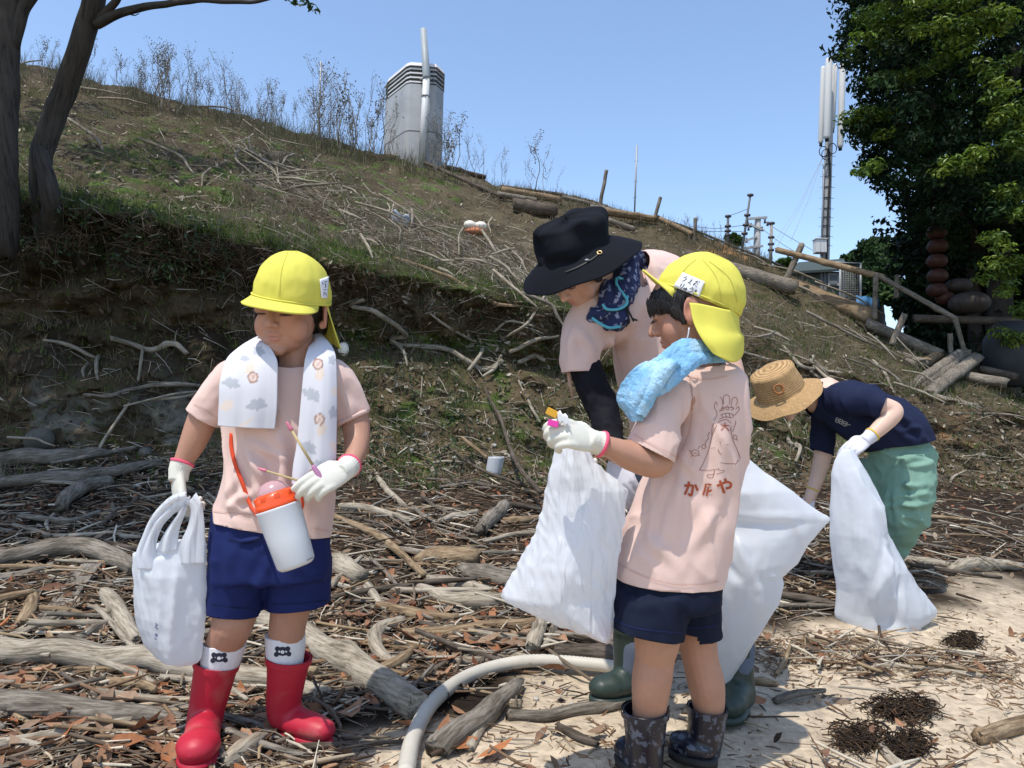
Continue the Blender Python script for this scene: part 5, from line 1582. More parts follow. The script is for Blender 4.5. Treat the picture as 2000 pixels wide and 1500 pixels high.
wrinkle(MATS['navy_jersey'], (9, 9, 7), 0.4); wrinkle(MATS['navy_dark'], (9, 9, 7), 0.4)
wrinkle(MATS['cap_yellow'], (12, 12, 9), 0.16, 0.008)
mat('sock_white', (0.68, 0.68, 0.70), rough=0.9)
mat('boot_red', (0.42, 0.014, 0.034), rough=0.5, var=0.06, vscale=8, spec=0.4, color2=(0.40, 0.10, 0.09), c2scale=11, c2pos=(0.55, 0.75), bump=0.15, bscale=18, bdist=0.003)
mat('boot_sole_red', (0.36, 0.012, 0.03), rough=0.6)
mat('glove_knit', (0.60, 0.59, 0.52), rough=0.95, var=0.05, vscale=20, bump=0.35, bscale=500, bdist=0.001, spec=0.1)
mat('glove_white', (0.60, 0.60, 0.65), rough=0.95, bump=0.35, bscale=500, bdist=0.001, spec=0.1)
mat('cuff_pink', (0.70, 0.10, 0.17), rough=0.9)
mat('cuff_yellow', (0.62, 0.42, 0.06), rough=0.9)
mat('black_canvas', (0.006, 0.007, 0.011), rough=0.85, var=0.2, vscale=12, bump=0.3, bscale=250, bdist=0.001, spec=0.12)
mat('arm_cover', (0.008, 0.008, 0.012), rough=0.8, spec=0.15)
mat('boot_green', (0.026, 0.040, 0.032), rough=0.45, var=0.1, spec=0.35)
mat('straw', attr=True, rough=0.85, var=0.25, vscale=70, bump=0.5, bscale=160, bdist=0.003)
mat('wood_ring', (0.30, 0.12, 0.04), rough=0.4)
mat('navy_tee', (0.012, 0.017, 0.045), rough=0.85, bump=0.2, bscale=200, bdist=0.001, spec=0.15)
mat('sage_cotton', (0.17, 0.30, 0.235), rough=0.85, var=0.06, bump=0.2, bscale=200, bdist=0.001)
wrinkle(MATS['sage_cotton'], (8, 8, 5), 0.5); wrinkle(MATS['navy_tee'], (7, 7, 7), 0.5); wrinkle(MATS['black_canvas'], (8, 8, 8), 0.3)
mat('blue_terry', (0.19, 0.40, 0.61), rough=1.0, var=0.25, vscale=45, bump=0.8, bscale=260, bdist=0.003, color2=(0.34, 0.53, 0.68), c2scale=14, c2pos=(0.47, 0.60))
mat('towel_print', attr=True, rough=0.95, bump=0.3, bscale=350, bdist=0.001)
mat('camo', (0.007, 0.008, 0.018), rough=0.32, spec=0.5, color2=(0.07, 0.085, 0.12), c2scale=60, c2pos=(0.55, 0.58), bump=0.1, bscale=30)
mat('scarf_navy', (0.022, 0.030, 0.085), rough=0.9, color2=(0.25, 0.28, 0.40), c2scale=75, c2pos=(0.56, 0.60))
mat('cyan_trim', (0.10, 0.42, 0.52), rough=0.8)
mat('brass', (0.6, 0.42, 0.2), rough=0.3, metal=0.8)
mat('shoe_grey', (0.2, 0.2, 0.2), rough=0.8)
pb = mat('poly_bag', (0.86, 0.885, 0.92), rough=0.33, spec=0.6, trans=0.5)
def crinkle(m, scl, strength=0.7, dist=0.006):
    nt = m.node_tree; N = nt.nodes; L = nt.links
    tc = N.new('ShaderNodeTexCoord'); mp = N.new('ShaderNodeMapping'); mp.inputs['Scale'].default_value = scl
    L.new(tc.outputs['Object'], mp.inputs[0])
    n1 = N.new('ShaderNodeTexNoise'); n1.noise_type = 'RIDGED_MULTIFRACTAL'; n1.inputs['Scale'].default_value = 1.0; n1.inputs['Detail'].default_value = 5
    n1.inputs['Distortion'].default_value = 0.6
    L.new(mp.outputs[0], n1.inputs['Vector'])
    bp = N.new('ShaderNodeBump'); bp.inputs['Strength'].default_value = strength; bp.inputs['Distance'].default_value = dist
    L.new(n1.outputs[0], bp.inputs['Height']); L.new(bp.outputs[0], N['Principled BSDF'].inputs['Normal'])
    for q in N:
        if q.type == 'BSDF_TRANSLUCENT': L.new(bp.outputs[0], q.inputs['Normal'])
crinkle(pb, (16, 16, 6), 0.8, 0.02)
def see_through(m, f):
    nt = m.node_tree; N = nt.nodes; L = nt.links
    out = N['Material Output']; src = out.inputs[0].links[0].from_socket
    tr = N.new('ShaderNodeBsdfTransparent'); mx = N.new('ShaderNodeMixShader'); mx.inputs[0].default_value = f
    L.new(src, mx.inputs[1]); L.new(tr.outputs[0], mx.inputs[2]); L.new(mx.outputs[0], out.inputs[0])
see_through(pb, 0.07)
pb2 = mat('poly_bag_fine', (0.86, 0.885, 0.92), rough=0.33, spec=0.6, trans=0.5)
crinkle(pb2, (50, 50, 8), 0.9, 0.012)
see_through(pb2, 0.06)

SK_KID = np.array([0.40, 0.215, 0.145]); SK_AD = np.array([0.58, 0.36, 0.27]); SK_PALE = np.array([0.66, 0.45, 0.35])
def head_frame(c, fwd, up, s):
    y = Vector(fwd).normalized(); z = Vector(up); z = (z - y * z.dot(y)).normalized(); x = y.cross(z)
    return Matrix(((x.x * s, y.x * s, z.x * s, c.x), (x.y * s, y.y * s, z.y * s, c.y), (x.z * s, y.z * s, z.z * s, c.z), (0, 0, 0, 1)))
def xf(M, part):
    return [M @ Vector(v) for v in part[0]], part[1]
def head_parts(M, chub=1.0):
    e = ellip
    ps = [e((0, -0.012, 0.028), (0.074, 0.090, 0.074)), e((0, 0.020, -0.018), (0.062, 0.063, 0.076)),
          e((0, 0.030, -0.060), (0.046 * chub, 0.046, 0.036)), e((0, 0.062, -0.085), (0.021, 0.017, 0.014)),
          e((0, 0.028, 0.036), (0.063, 0.056, 0.050)),
          tube([(0, 0.074, 0.012), (0, 0.086, -0.008), (0, 0.096, -0.026)], [0.007, 0.0085, 0.010], seg=10, round_ends=True),
          e((0, 0.0965, -0.028), (0.0105, 0.0095, 0.009)),
          e((0, 0.0775, -0.050), (0.019, 0.0062, 0.0048)), e((0, 0.0760, -0.0595), (0.0155, 0.0065, 0.0054)),
          e((0, 0.0700, -0.045), (0.020, 0.0075, 0.012))]
    for s in (-1, 1):
        ps += [e((s * 0.031, 0.043, -0.036), (0.030 * chub, 0.028, 0.036)), e((s * 0.0115, 0.0865, -0.0305), (0.0075, 0.008, 0.0065)),
               e((s * 0.031, 0.071, 0.000), (0.016, 0.0130, 0.0115)), e((s * 0.030, 0.066, 0.018), (0.020, 0.014, 0.007))]
        R = Matrix.Rotation(s * -0.45, 3, 'Z') @ Matrix.Rotation(0.15, 3, 'X')
        ear = ellip((s * 0.080, -0.004, -0.010), (0.0065, 0.0185, 0.029), rot=R)
        ps += [ear, ellip((s * 0.076, 0.002, -0.030), (0.007, 0.009, 0.010))]
    return [xf(M, p) for p in ps]
def head_detail(me, M, skin, s, lipc=(0.46, 0.17, 0.14), brow=True):
    """mouth line, nostrils, ear hollows; colours for lips, brows, cheeks"""
    co = get_co(me); no = get_no(me)
    Mi = np.array(M.inverted())
    l = co @ Mi[:3, :3].T + Mi[:3, 3]
    def g(c, r):
        c = np.array(c); r = np.array(r)
        return np.exp(-(((l - c) / r) ** 2).sum(1))
    d = np.zeros(len(co))
    d -= 0.0028 * g((0, 0.091, -0.0555), (0.020, 0.012, 0.0022))
    for q in (-1, 1):
        d -= 0.003 * g((q * 0.006, 0.094, -0.036), (0.004, 0.008, 0.004))
        d -= 0.007 * g((q * 0.086, 0.000, -0.008), (0.012, 0.009, 0.014))
        d -= 0.0022 * g((q * 0.031, 0.084, -0.0075), (0.016, 0.012, 0.0022))
        d -= 0.0030 * g((q * 0.030, 0.080, 0.011), (0.016, 0.015, 0.003))
    set_co(me, co + no * (d * s)[:, None])
    col = np.tile(skin, (len(co), 1))
    t = 0.85 * np.maximum(g((0, 0.092, -0.0510), (0.020, 0.014, 0.0045)), g((0, 0.090, -0.061), (0.016, 0.014, 0.0055)))
    col = col * (1 - t[:, None]) + np.array(lipc) * t[:, None]
    for q in (-1, 1):
        t = 0.22 * g((q * 0.044, 0.062, -0.032), (0.028, 0.04, 0.026))
        col = col * (1 - t[:, None]) + np.array([0.52, 0.17, 0.12]) * t[:, None]
        t = 0.4 * g((q * 0.086, -0.004, -0.01), (0.012, 0.02, 0.03))
        col = col * (1 - t[:, None]) + np.array([0.55, 0.17, 0.11]) * t[:, None]
        if brow:
            t = np.clip(1.1 * g((q * 0.032, 0.078, 0.0215), (0.017, 0.016, 0.0028)), 0, 0.8)
            col = col * (1 - t[:, None]) + np.array([0.03, 0.02, 0.018]) * t[:, None]
        t = np.clip(1.3 * g((q * 0.031, 0.084, -0.0078), (0.0135, 0.012, 0.0016)), 0, 0.9)
        col = col * (1 - t[:, None]) + np.array([0.02, 0.014, 0.012]) * t[:, None]
    t = np.clip(1.2 * g((0, 0.094, -0.0555), (0.018, 0.014, 0.0016)), 0, 0.7)
    col = col * (1 - t[:, None]) + np.array([0.14, 0.04, 0.03]) * t[:, None]
    set_attr(me, col)
def lashes(M, parent):
    ps = []
    for q in (-1, 1):
        arc = [(q * (0.031 + 0.0145 * x), 0.0845 - 0.006 * x * x, -0.0060 - 0.0022 * (1 - x * x)) for x in (-1, -0.5, 0, 0.5, 1)]
        ps.append(xf(M, tube(arc, [0.0005, 0.0011, 0.0013, 0.0012, 0.0005], seg=5)))
        for x in (-0.7, -0.35, 0, 0.35, 0.7, 0.95):
            p = Vector((q * (0.031 + 0.0145 * x), 0.0845 - 0.006 * x * x, -0.0070 - 0.0015 * (1 - x * x)))
            ps.append(xf(M, tube([p, p + Vector((q * 0.0015 * x, 0.006, -0.003))], [0.0006, 0.0002], seg=4)))
    obj('eyelashes', mesh_from('eyelashes', *join(ps)), MATS['hair_black'], parent=parent)
def hair(M, parent, c, r, extra=(), strands=(), vs_=0.004, seed=1):
    ps = [xf(M, ellip(c, r))] + [xf(M, ellip(a, b)) for a, b in extra]
    me = vox('hair', ps, vs_, smooth=2)
    folds(me, [], 0.0016, 260, stretch=(1, 1, 0.15), seed=seed)
    h = obj('hair', me, MATS['hair_black'], parent=parent)
    if strands:
        so_ = obj('strands', mesh_from('strands', *join([tube(smooth_path(p, 12), [0.0012] * 6 + [0.001] * 5 + [0.0003], seg=4) for p in strands])), MATS['hair_black'], parent=h); so_['kind'] = 'stuff'
    return h

HAND_F = [(0.029, 0.090, 0.066), (0.0098, 0.094, 0.074), (-0.0100, 0.091, 0.069), (-0.0285, 0.083, 0.055)]
def hand_parts(M, curls, thumb, side=1, spread=0.06, r=0.0098):
    """palm + four unequal jointed fingers + thumb off the palm's side. local y = to fingers, z = back of hand, x*side = thumb side"""
    r *= 1.12
    ps = [loft([(Vector((0, -0.012, 0)), Vector((0.027, 0, 0)), Vector((0, 0, 0.020))), (Vector((0.002 * side, 0.02, 0)), Vector((0.036, 0, 0)), Vector((0, 0, 0.018))),
                (Vector((0.002 * side, 0.055, 0)), Vector((0.041, 0, 0)), Vector((0, 0, 0.0165))), (Vector((0, 0.088, 0)), Vector((0.040, 0, 0)), Vector((0, 0, 0.0135)))], seg=24, n=10)]
    for i, (x, y, L) in enumerate(HAND_F):
        c = curls[i]
        p = Vector((x * side, y - 0.022, 0.001)); pts = [p.copy()]
        p = Vector((x * side, y, 0)); pts.append(p.copy())
        a = 0.0
        sx = side * x * spread * 20 * (1 - min(1, abs(c) / 2.5))
        for seg_, w in zip((0.45, 0.31, 0.24), (0.40, 0.36, 0.24)):
            a += c * w
            p = p + Vector((sx * 0.3 * seg_, cos(a), -sin(a))).normalized() * L * seg_
            pts.append(p.copy())
        k = 1.0 if i < 3 else 0.88
        ps.append(tube(pts, [r * 1.15 * k, r * 1.15 * k, r * 1.05 * k, r * k, r * 0.85 * k], seg=12, n=14, round_ends=True))
    tb = [Vector((0.022 * side, 0.012, -0.006)), Vector((0.038 * side, 0.030, -0.010))]
    for (dx, dy, dz) in thumb:
        tb.append(tb[-1] + Vector((dx * side, dy, dz)))
    ps.append(tube(tb, [0.016, 0.0145] + [0.0115] * (len(thumb) - 1) + [0.0095], seg=12, n=12, round_ends=True))
    return [xf(M, p) for p in ps]
def glove(parent, wrist, to, back, s, curls, thumb, side, m, rim, arm_dir, cuff_r=0.027, cuff_len=0.05, name='glove', label=None):
    R = frame3(Vector(to) - Vector(wrist), back)
    M = Matrix.Translation(wrist) @ R.to_4x4() @ Matrix.Scale(s, 4)
    ps = hand_parts(M, curls, thumb, side)
    ad = Vector(arm_dir).normalized()
    w = Vector(wrist)
    ps.append(tube([w - (Vector(to) - w).normalized() * -0.02 * s, w + ad * 0.01 * s, w + ad * cuff_len * s], [cuff_r * s * 0.93, cuff_r * s * 0.98, cuff_r * s * 1.12], seg=20))
    me = vox(name, ps, 0.0024 * s / 0.7 if s < 0.9 else 0.003, smooth=3)
    # rib knit of the cuff
    co = get_co(me); no = get_no(me)
    l = co - np.array(w); ax = np.array(ad); t = l @ ax
    u = np.array(ad.orthogonal().normalized()); v = np.cross(ax, u)
    ang = np.arctan2(l @ v, l @ u)
    set_co(me, co + no * (0.0011 * s * np.sin(ang * 26) * smoothstep(-0.015 * s, 0.01 * s, t))[:, None])
    g = obj(name, me, MATS[m], parent=parent, label=label)
    c = w + ad * cuff_len * s
    ring = tube([c - ad * 0.004 * s, c + ad * 0.004 * s], [cuff_r * s * 1.17, cuff_r * s * 1.17], seg=28, cap=True)
    obj('cuff_rim', mesh_from('cuff_rim', *ring), MATS[rim], parent=g)
    return M

def rings_px(rows, d, b=None):
    """rows: (cx, y, half width px, half depth m[, dz])"""
    out = []
    for r in rows:
        dz = r[4] if len(r) > 4 else 0
        out.append((P(r[0], r[1], d + dz), _R * (r[2] * S(d + dz)), (b or _F) * r[3]))
    return out
def tpx(rows, d, **kw):
    """tube through (x, y, r px, dz)"""
    pts = [P(r[0], r[1], d + (r[3] if len(r) > 3 else 0)) for r in rows]
    rad = [r[2] * S(d + (r[3] if len(r) > 3 else 0)) for r in rows]
    kw.setdefault('n', max(8, len(rows) * 4)); kw.setdefault('seg', 18); kw.setdefault('round_ends', True)
    return tube(pts, rad, **kw)
def plane_px(a, b, d, down=True):
    """plane through two photo points, containing the line of sight's horizontal depth direction"""
    A, B = P(a[0], a[1], d), P(b[0], b[1], d)
    n = (B - A).cross(Vector((0, 1, 0))).normalized()
    if (n.z > 0) == down: n = -n
    return (A + B) / 2, n

def cap(parent, M, rx, ry, h, bill_len, bill_w, bill_slope, bill_dip, label=None, seams=6, puff=0.0, gather=0.02):
    """yellow school cap in its own frame: x side, y forward, z up; origin at the centre of the rim"""
    n, seg = 26, 96
    rows = []
    for j in range(n):
        t = j / (n - 1)
        k = (1 - t ** 2.45) ** (1 / 2.05) if t < 1 else 0
        z = h * t
        k *= 1 + puff * sin(pi * min(1, t * 1.6)) 
        r = []
        for i in range(seg):
            a = 2 * pi * i / seg
            w = 1 + (0.010 * sin(a * 31) + gather * sin(a * 23 + 1)) * math.exp(-t * 9) * (1 if sin(a) < 0.1 else 0.15)
            crease = 1 - 0.012 * math.exp(-((((a * seams / (2 * pi)) % 1) - 0.5) / 0.03) ** 2) * (t > 0.05)
            nn_ = 1 + 0.03 * noise.noise(Vector((cos(a) * 2, sin(a) * 2, t * 3)) * 1.3 + Vector((rx * 100, 0, 0))) + 0.012 * noise.noise(Vector((cos(a) * 7, sin(a) * 7, t * 6)))
            r.append(M @ Vector((rx * k * cos(a) * w * crease * nn_, ry * k * sin(a) * w * crease * nn_, z + 0.002 * sin(a * 3) )))
        rows.append(r)
    me = grid_mesh('crown', rows, 0, closed=True)
    bm = bmesh.new(); bm.from_mesh(me); bmesh.ops.remove_doubles(bm, verts=bm.verts[:], dist=0.0008)
    bmesh.ops.recalc_face_normals(bm, faces=bm.faces[:]); bm.to_mesh(me); bm.free()
    bv = bvh_of(me)
    c = obj('cap', shell(me, 0.003), MATS['cap_yellow'], parent=parent, label=label)
    # band line
    ring = [M @ Vector((rx * 1.012 * cos(a), ry * 1.012 * sin(a), 0.004)) for a in np.linspace(0, 2 * pi, 60)]
    obj('hem', mesh_from('hem', *tube(ring, 0.0022, seg=6, cap=False)), MATS['cap_yellow'], parent=c)
    rows = []
    m_ = 12
    for j in range(m_ + 1):
        t = j / m_
        r = []
        for i in range(41):
            u = i / 40 * 2 - 1
            a = pi / 2 - u * RAD(bill_w)
            ex = bill_len * (1 - abs(u) ** 2.6) ** 0.75 * t
            x0, y0 = rx * cos(a) * 0.99, ry * sin(a) * 0.99
            dirx, diry = cos(a) * 0.55, 1.0 - 0.25 * abs(u)
            L = math.hypot(dirx, diry)
            r.append(M @ Vector((x0 + dirx / L * ex, y0 + diry / L * ex, 0.003 + ex * math.tan(bill_slope) - bill_dip * u * u * t)))
        rows.append(r)
    bme = grid_mesh('bill', rows, 0.0035)
    obj('bill', bme, MATS['cap_yellow'], parent=c)
    return c, bv

def brim_hat(parent, M, rx, ry, h, R, droop, wave, m, top=0.75, name='hat', rows_wave=0, lumps=0.0, label=None, ph=0.0, flare=1.0):
    n1, n2, seg = (37, 29, 120) if rows_wave else (26, 26, 110)
    rows = []
    prof = []
    for j in range(n2):     # brim from outside inwards
        t = 1 - j / (n2 - 1)
        prof.append(('b', t))
    for j in range(1, n1):
        prof.append(('c', j / (n1 - 1)))
    tot = 0
    for idx, (kind, t) in enumerate(prof):
        r = []
        for i in range(seg):
            a = 2 * pi * i / seg
            ca, sa = cos(a), sin(a)
            if kind == 'b':
                q = t
                X_ = ca * (rx + (R - rx) * q); Y_ = sa * (ry + (R * flare - ry) * q)
                Z_ = -droop * q ** 1.2 + wave * q * (sin(a * 2 + ph) + 0.5 * sin(a * 3 + 1 + ph) + 0.25 * sin(a * 7))
            else:
                k = (1 - (1 - top) * t) * (1 - max(0, (t - 0.60) / 0.40) ** 2.6) if t < 1 else 0.0
                zz = h * (1 - (1 - min(1, t / 0.97)) ** 1.55)
                X_ = ca * rx * k; Y_ = sa * ry * k; Z_ = zz
                if lumps:
                    nn_ = noise.noise(Vector((ca * 1.6, sa * 1.6, t * 2.2 + ph)))
                    X_ *= 1 + lumps * nn_; Y_ *= 1 + lumps * nn_; Z_ += lumps * 0.1 * nn_ * t
            if rows_wave:
                f = 1 + 0.012 * sin(idx * pi) + 0.006 * sin(a * 60 + idx * 2)
                X_ *= f; Y_ *= f
                if idx % 2: 
                    X_ *= 1.008; Y_ *= 1.008; Z_ += 0.0012
            r.append(M @ Vector((X_, Y_, Z_)))
        rows.append(r)
    me = grid_mesh(name, rows, 0, closed=True)
    bm = bmesh.new(); bm.from_mesh(me); bmesh.ops.remove_doubles(bm, verts=bm.verts[:], dist=0.0006)
    bmesh.ops.recalc_face_normals(bm, faces=bm.faces[:]); bm.to_mesh(me); bm.free()
    bv = bvh_of(me)
    if rows_wave:
        c1, c2 = np.array([0.50, 0.33, 0.16]), np.array([0.24, 0.135, 0.055])
        set_attr(me, np.array([(c1 if ((len(me.vertices) and (i // seg) % 2)) else c2) for i in range(len(me.vertices))]))
    o = obj(name, shell(me, 0.003), MATS[m], parent=parent, label=label)
    return o, bv

def boot(parent, shaft, foot_c, toe, d, m, sole_m, rim=True, sole_t=0.012, name='boot', rtoe=0.040, rheel=0.036, label=None, open_px=None, bottom=None):
    """shaft: (x,y,r px,dz) from rim to ankle; foot: heel and toe points in world"""
    ps = [tpx(shaft, d, round_ends=False)]
    heel, toe = Vector(foot_c), Vector(toe)
    dr = (toe - heel).normalized()
    z0 = min(heel.z, toe.z)
    ps.append(tube([heel, heel + dr * 0.02, (heel + toe) / 2, toe - dr * 0.02, toe], [rheel * 0.85, rheel * 0.95, rheel * 0.95, rtoe, rtoe * 0.9], seg=20, n=14, round_ends=True, up=(0, 0, 1), flat=0.78))
    p1 = P(shaft[-1][0], shaft[-1][1], d + shaft[-1][3])
    ps.append(tube([p1, heel + dr * 0.03 + Vector((0, 0, 0.005)), heel + dr * 0.055 - Vector((0, 0, 0.002))], [shaft[-1][2] * S(d), rheel * 0.86, rheel * 0.72], seg=18, round_ends=True))
    me = vox(name, ps, 0.0048, smooth=6, deci=0.6)
    top = P(shaft[0][0], shaft[0][1], d + shaft[0][3]); nx = P(shaft[1][0], shaft[1][1], d + shaft[1][3])
    up_v = (top - nx).normalized()
    cut(me, top - up_v * 0.006, up_v, near=top, radius=shaft[0][2] * S(d) * 1.8)
    # flat bottom
    zf = z0 - rheel + sole_t + 0.006
    co = get_co(me); co[:, 2] = np.where(co[:, 2] < zf, zf + (co[:, 2] - zf) * 0.15, co[:, 2]); set_co(me, co)
    b = obj(name, shell(me, 0.003), MATS[m], parent=parent, label=label)
    if rim:
        r0 = shaft[0][2] * S(d)
        c = top - up_v * 0.012
        obj('rim', mesh_from('rim', *tube([c - up_v * 0.007, c + up_v * 0.007], [r0 * 1.03, r0 * 1.045], seg=32, cap=False)), MATS[m], parent=b)
    # sole
    side = dr.cross(Vector((0, 0, 1)))
    L = (toe - heel).length + rtoe + rheel * 0.9
    cc = (heel + toe) / 2 + dr * (rtoe - rheel) * 0.4
    ring = []
    for zz in (zf + 0.004, zf - sole_t):
        for i in range(28):
            a = 2 * pi * i / 28
            w = (rheel * 0.98 + (rtoe - rheel) * (0.5 + 0.5 * cos(a))) * (1 - 0.12 * math.exp(-((cos(a) + 0.15) / 0.35) ** 2))
            q = cc + dr * cos(a) * L / 2 * 0.97 + side * sin(a) * w * 1.03
            ring.append(Vector((q.x, q.y, zz)))
    fs = [(i, (i + 1) % 28, 28 + (i + 1) % 28, 28 + i) for i in range(28)] + [tuple(range(27, -1, -1)), tuple(range(28, 56))]
    obj('sole', mesh_from('sole', ring, fs), MATS[sole_m], parent=b)
    return b

# glyph strokes in unit squares (x right, y down)
GL = {
 'u': [[(.35, .02), (.68, .12)], [(.15, .38), (.45, .3), (.75, .36), (.74, .62), (.4, 1)]],
 'e': [[(.4, 0), (.62, .1)], [(.2, .35), (.7, .32), (.2, .95), (.45, .66), (.58, .72), (.66, .95), (.9, .95)]],
 'da': [[(.05, .3), (.6, .22)], [(.35, .05), (.08, .95)], [(.5, .52), (.88, .5)], [(.48, .85), (.62, .95), (.92, .9)], [(.72, .02), (.8, .18)], [(.88, -.03), (.96, .12)]],
 'ri': [[(.25, .05), (.2, .35), (.3, .6)], [(.7, 0), (.75, .45), (.55, .98)]],
 'yu': [[(.15, .4), (.12, .8), (.3, .55), (.65, .4), (.8, .6), (.6, .8), (.4, .7)], [(.52, .25), (.58, .7), (.42, 1)]],
 'ki': [[(.15, .25), (.8, .15)], [(.15, .48), (.85, .38)], [(.4, 0), (.72, .62)], [(.2, .72), (.35, .95), (.75, .95)]],
 'ka': [[(.05, .32), (.55, .28), (.62, .4), (.52, .95), (.3, .85)], [(.38, .02), (.3, .4), (.08, .92)], [(.78, .2), (.95, .6)]],
 'ya': [[(.02, .5), (.6, .25), (.92, .35), (.88, .6), (.6, .68)], [(.52, .0), (.6, .2)], [(.2, .12), (.5, 1)]],
 'dai': [[(.08, .35), (.92, .35)], [(.5, .02), (.5, .4), (.1, .95)], [(.5, .42), (.92, .95)]],
 'to': [[(.3, 0), (.4, .45)], [(.8, .2), (.3, .5), (.2, .8), (.85, .95)]],
}
def glyph(ch, o, ux, uy):
    return [[(o[0] + ux[0] * x + uy[0] * y, o[1] + ux[1] * x + uy[1] * y) for x, y in st] for st in GL[ch]]

def cloth_sheet(name, rows, d, nu=40, nv=120, thick=0.006, ripple=0.0, seed=0, m=None):
    """rows: (left px x, left y, right x, right y, dz_left, dz_right)"""
    A = smooth_path([np.array(P(r[0], r[1], d + r[4])) for r in rows], nv) if False else smooth_path([tuple(P(r[0], r[1], d + r[4])) for r in rows], nv)
    B = smooth_path([tuple(P(r[2], r[3], d + r[5])) for r in rows], nv)
    out = []
    for j in range(nv):
        r = []
        for i in range(nu):
            u = i / (nu - 1)
            p = A[j].lerp(B[j], u)
            if ripple:
                p = p - _F * ripple * (sin(pi * u) * 0.8 + 0.5 * noise.noise(Vector((u * 3.5 + seed, j / nv * 2, seed))) + 0.25 * sin(u * 9 + seed + j / nv * 2))
            r.append(p)
        out.append(r)
    return grid_mesh(name, out, thick)

# ---------------------------------------------------------------- 1. the girl in red boots
gd = 1.75
girl = thing('person', 'child in yellow cap and red rubber boots with a patterned white towel round the neck', 'person', gh(P(500, 1470, 1.74).x, P(500, 1470, 1.74).y))
HMg = head_frame(P(569, 605, gd - 0.01), (-0.21, -0.94, -0.18), (0.04, -0.10, 1), 1.05)
parts = head_parts(HMg, 1.04)
parts += [tpx([(575, 660, 36), (580, 720, 36), (562, 760, 60)], gd)]
parts += [loft(rings_px([(558, 725, 60, .05), (555, 760, 92, .07), (548, 850, 88, .075), (540, 950, 90, .08), (530, 1060, 96, .085), (528, 1120, 92, .085)], gd), n=16)]
parts += [tpx([(470, 742, 36), (424, 775, 32), (398, 815, 29), (377, 864, 25, -.01), (357, 905, 18, -.02), (348, 930, 15, -.03), (348, 940, 14, -.03)], gd)]
parts += [tpx([(640, 740, 36), (672, 775, 31), (693, 820, 28, .0), (697, 862, 25, -.03), (690, 897, 19, -.09), (676, 920, 15, -.13)], gd)]
parts += [tpx([(474, 1090, 50), (466, 1160, 46), (455, 1216, 40, -.02), (437, 1262, 35), (424, 1310, 30, .0), (405, 1390, 24, .01)], gd)]
parts += [tpx([(582, 1090, 50, .02), (574, 1160, 42, .02), (563, 1212, 36, .02), (558, 1260, 34, .03), (556, 1310, 29, .03), (556, 1380, 24, .04)], gd)]
bme = vox('body', parts, 0.0030, smooth=3, deci=0.45)
head_detail(bme, HMg, SK_KID, 1.05)
obj('body', bme, MATS['skin_tan'], parent=girl)
lashes(HMg, girl)
hd = lambda M, x, y, z: M @ Vector((x, y, z))
hair(HMg, girl, (0, -0.022, 0.020), (0.079, 0.088, 0.080), extra=[((0, -0.06, -0.03), (0.06, 0.035, 0.05)), ((0.072, 0.018, -0.02), (0.006, 0.014, 0.045))],
     )
# shirt
sh_rows = [(562, 690, 44, .048), (560, 706, 66, .058), (556, 728, 96, .072), (553, 760, 112, .083), (551, 800, 111, .088), (549, 850, 106, .090), (545, 900, 104, .090), (540, 950, 108, .094), (534, 1000, 114, .098), (530, 1040, 117, .102), (528, 1075, 118, .104)]
parts = [loft(rings_px(sh_rows, gd), n=30, sup=2.3)]
parts += [tpx([(500, 742, 39), (462, 743, 41), (440, 762, 36)], gd), tpx([(612, 742, 39), (645, 743, 41), (662, 762, 35)], gd)]
sme = vox('shirt', parts, 0.0050, smooth=5)
sl1 = vox('sleeve', [tpx([(495, 746, 36), (462, 742, 43), (428, 772, 39), (398, 818, 36), (384, 842, 35)], gd)], 0.0045, smooth=3)
sl2 = vox('sleeve', [tpx([(615, 746, 36), (645, 742, 43), (670, 770, 38), (690, 818, 33), (698, 840, 32)], gd)], 0.0045, smooth=3)
c, n_ = P(565, 706, gd - 0.03), Vector((0.0, -0.45, 1))
cut(sme, c, n_, near=P(563, 690, gd), radius=0.085)
a, b = P(370, 797, gd), P(428, 832, gd); ax = (P(398, 818, gd) - P(440, 755, gd)).normalized()
cut(sl1, (a + b) / 2, ax)
ax = (P(690, 818, gd) - P(664, 765, gd)).normalized()
cut(sl2, P(689, 816, gd), ax)
pc, pn = plane_px((415, 1010), (645, 1047), gd)
cut(sme, pc, pn)
sme = merge_me('shirt', [sme, sl1, sl2])
F_ = lambda x0, y0, x1, y1, w, a, dz=-0.09, d=gd: (P(x0, y0, d + dz), P(x1, y1, d + dz), w * S(d), a)
folds(sme, [F_(470, 870, 540, 960, 9, .006), F_(460, 900, 500, 985, 8, -.006), F_(480, 860, 560, 900, 8, .004), F_(545, 845, 560, 990, 12, .005), F_(500, 960, 440, 990, 8, .005), F_(470, 940, 425, 1000, 7, -.004),
            F_(620, 960, 600, 1035, 9, .004), F_(640, 900, 625, 1040, 10, -.005), F_(425, 985, 500, 1000, 7, .004), F_(660, 760, 690, 800, 8, .004, -.03), F_(440, 760, 410, 800, 8, .004, -.03), F_(445, 780, 385, 790, 7, -.003, -.03),
            F_(540, 880, 520, 1005, 10, -.004)], 0.0042, 15, stretch=(1, 1, 0.5), seed=3)
gsb = bvh_of(sme)
shirt = obj('shirt', shell(sme, 0.0028), MATS['cotton_pink'], parent=girl)
stitch(gsb, [(1.5, [(418, 999), (470, 1003), (520, 1008)]), (1.5, [(612, 1032), (643, 1038)]), (1.5, [(379, 789), (400, 800), (431, 822)]), (1.6, [(545, 704), (565, 716), (600, 714)]), (1.5, [(668, 822), (712, 796)])], 'pink_seam', shirt)
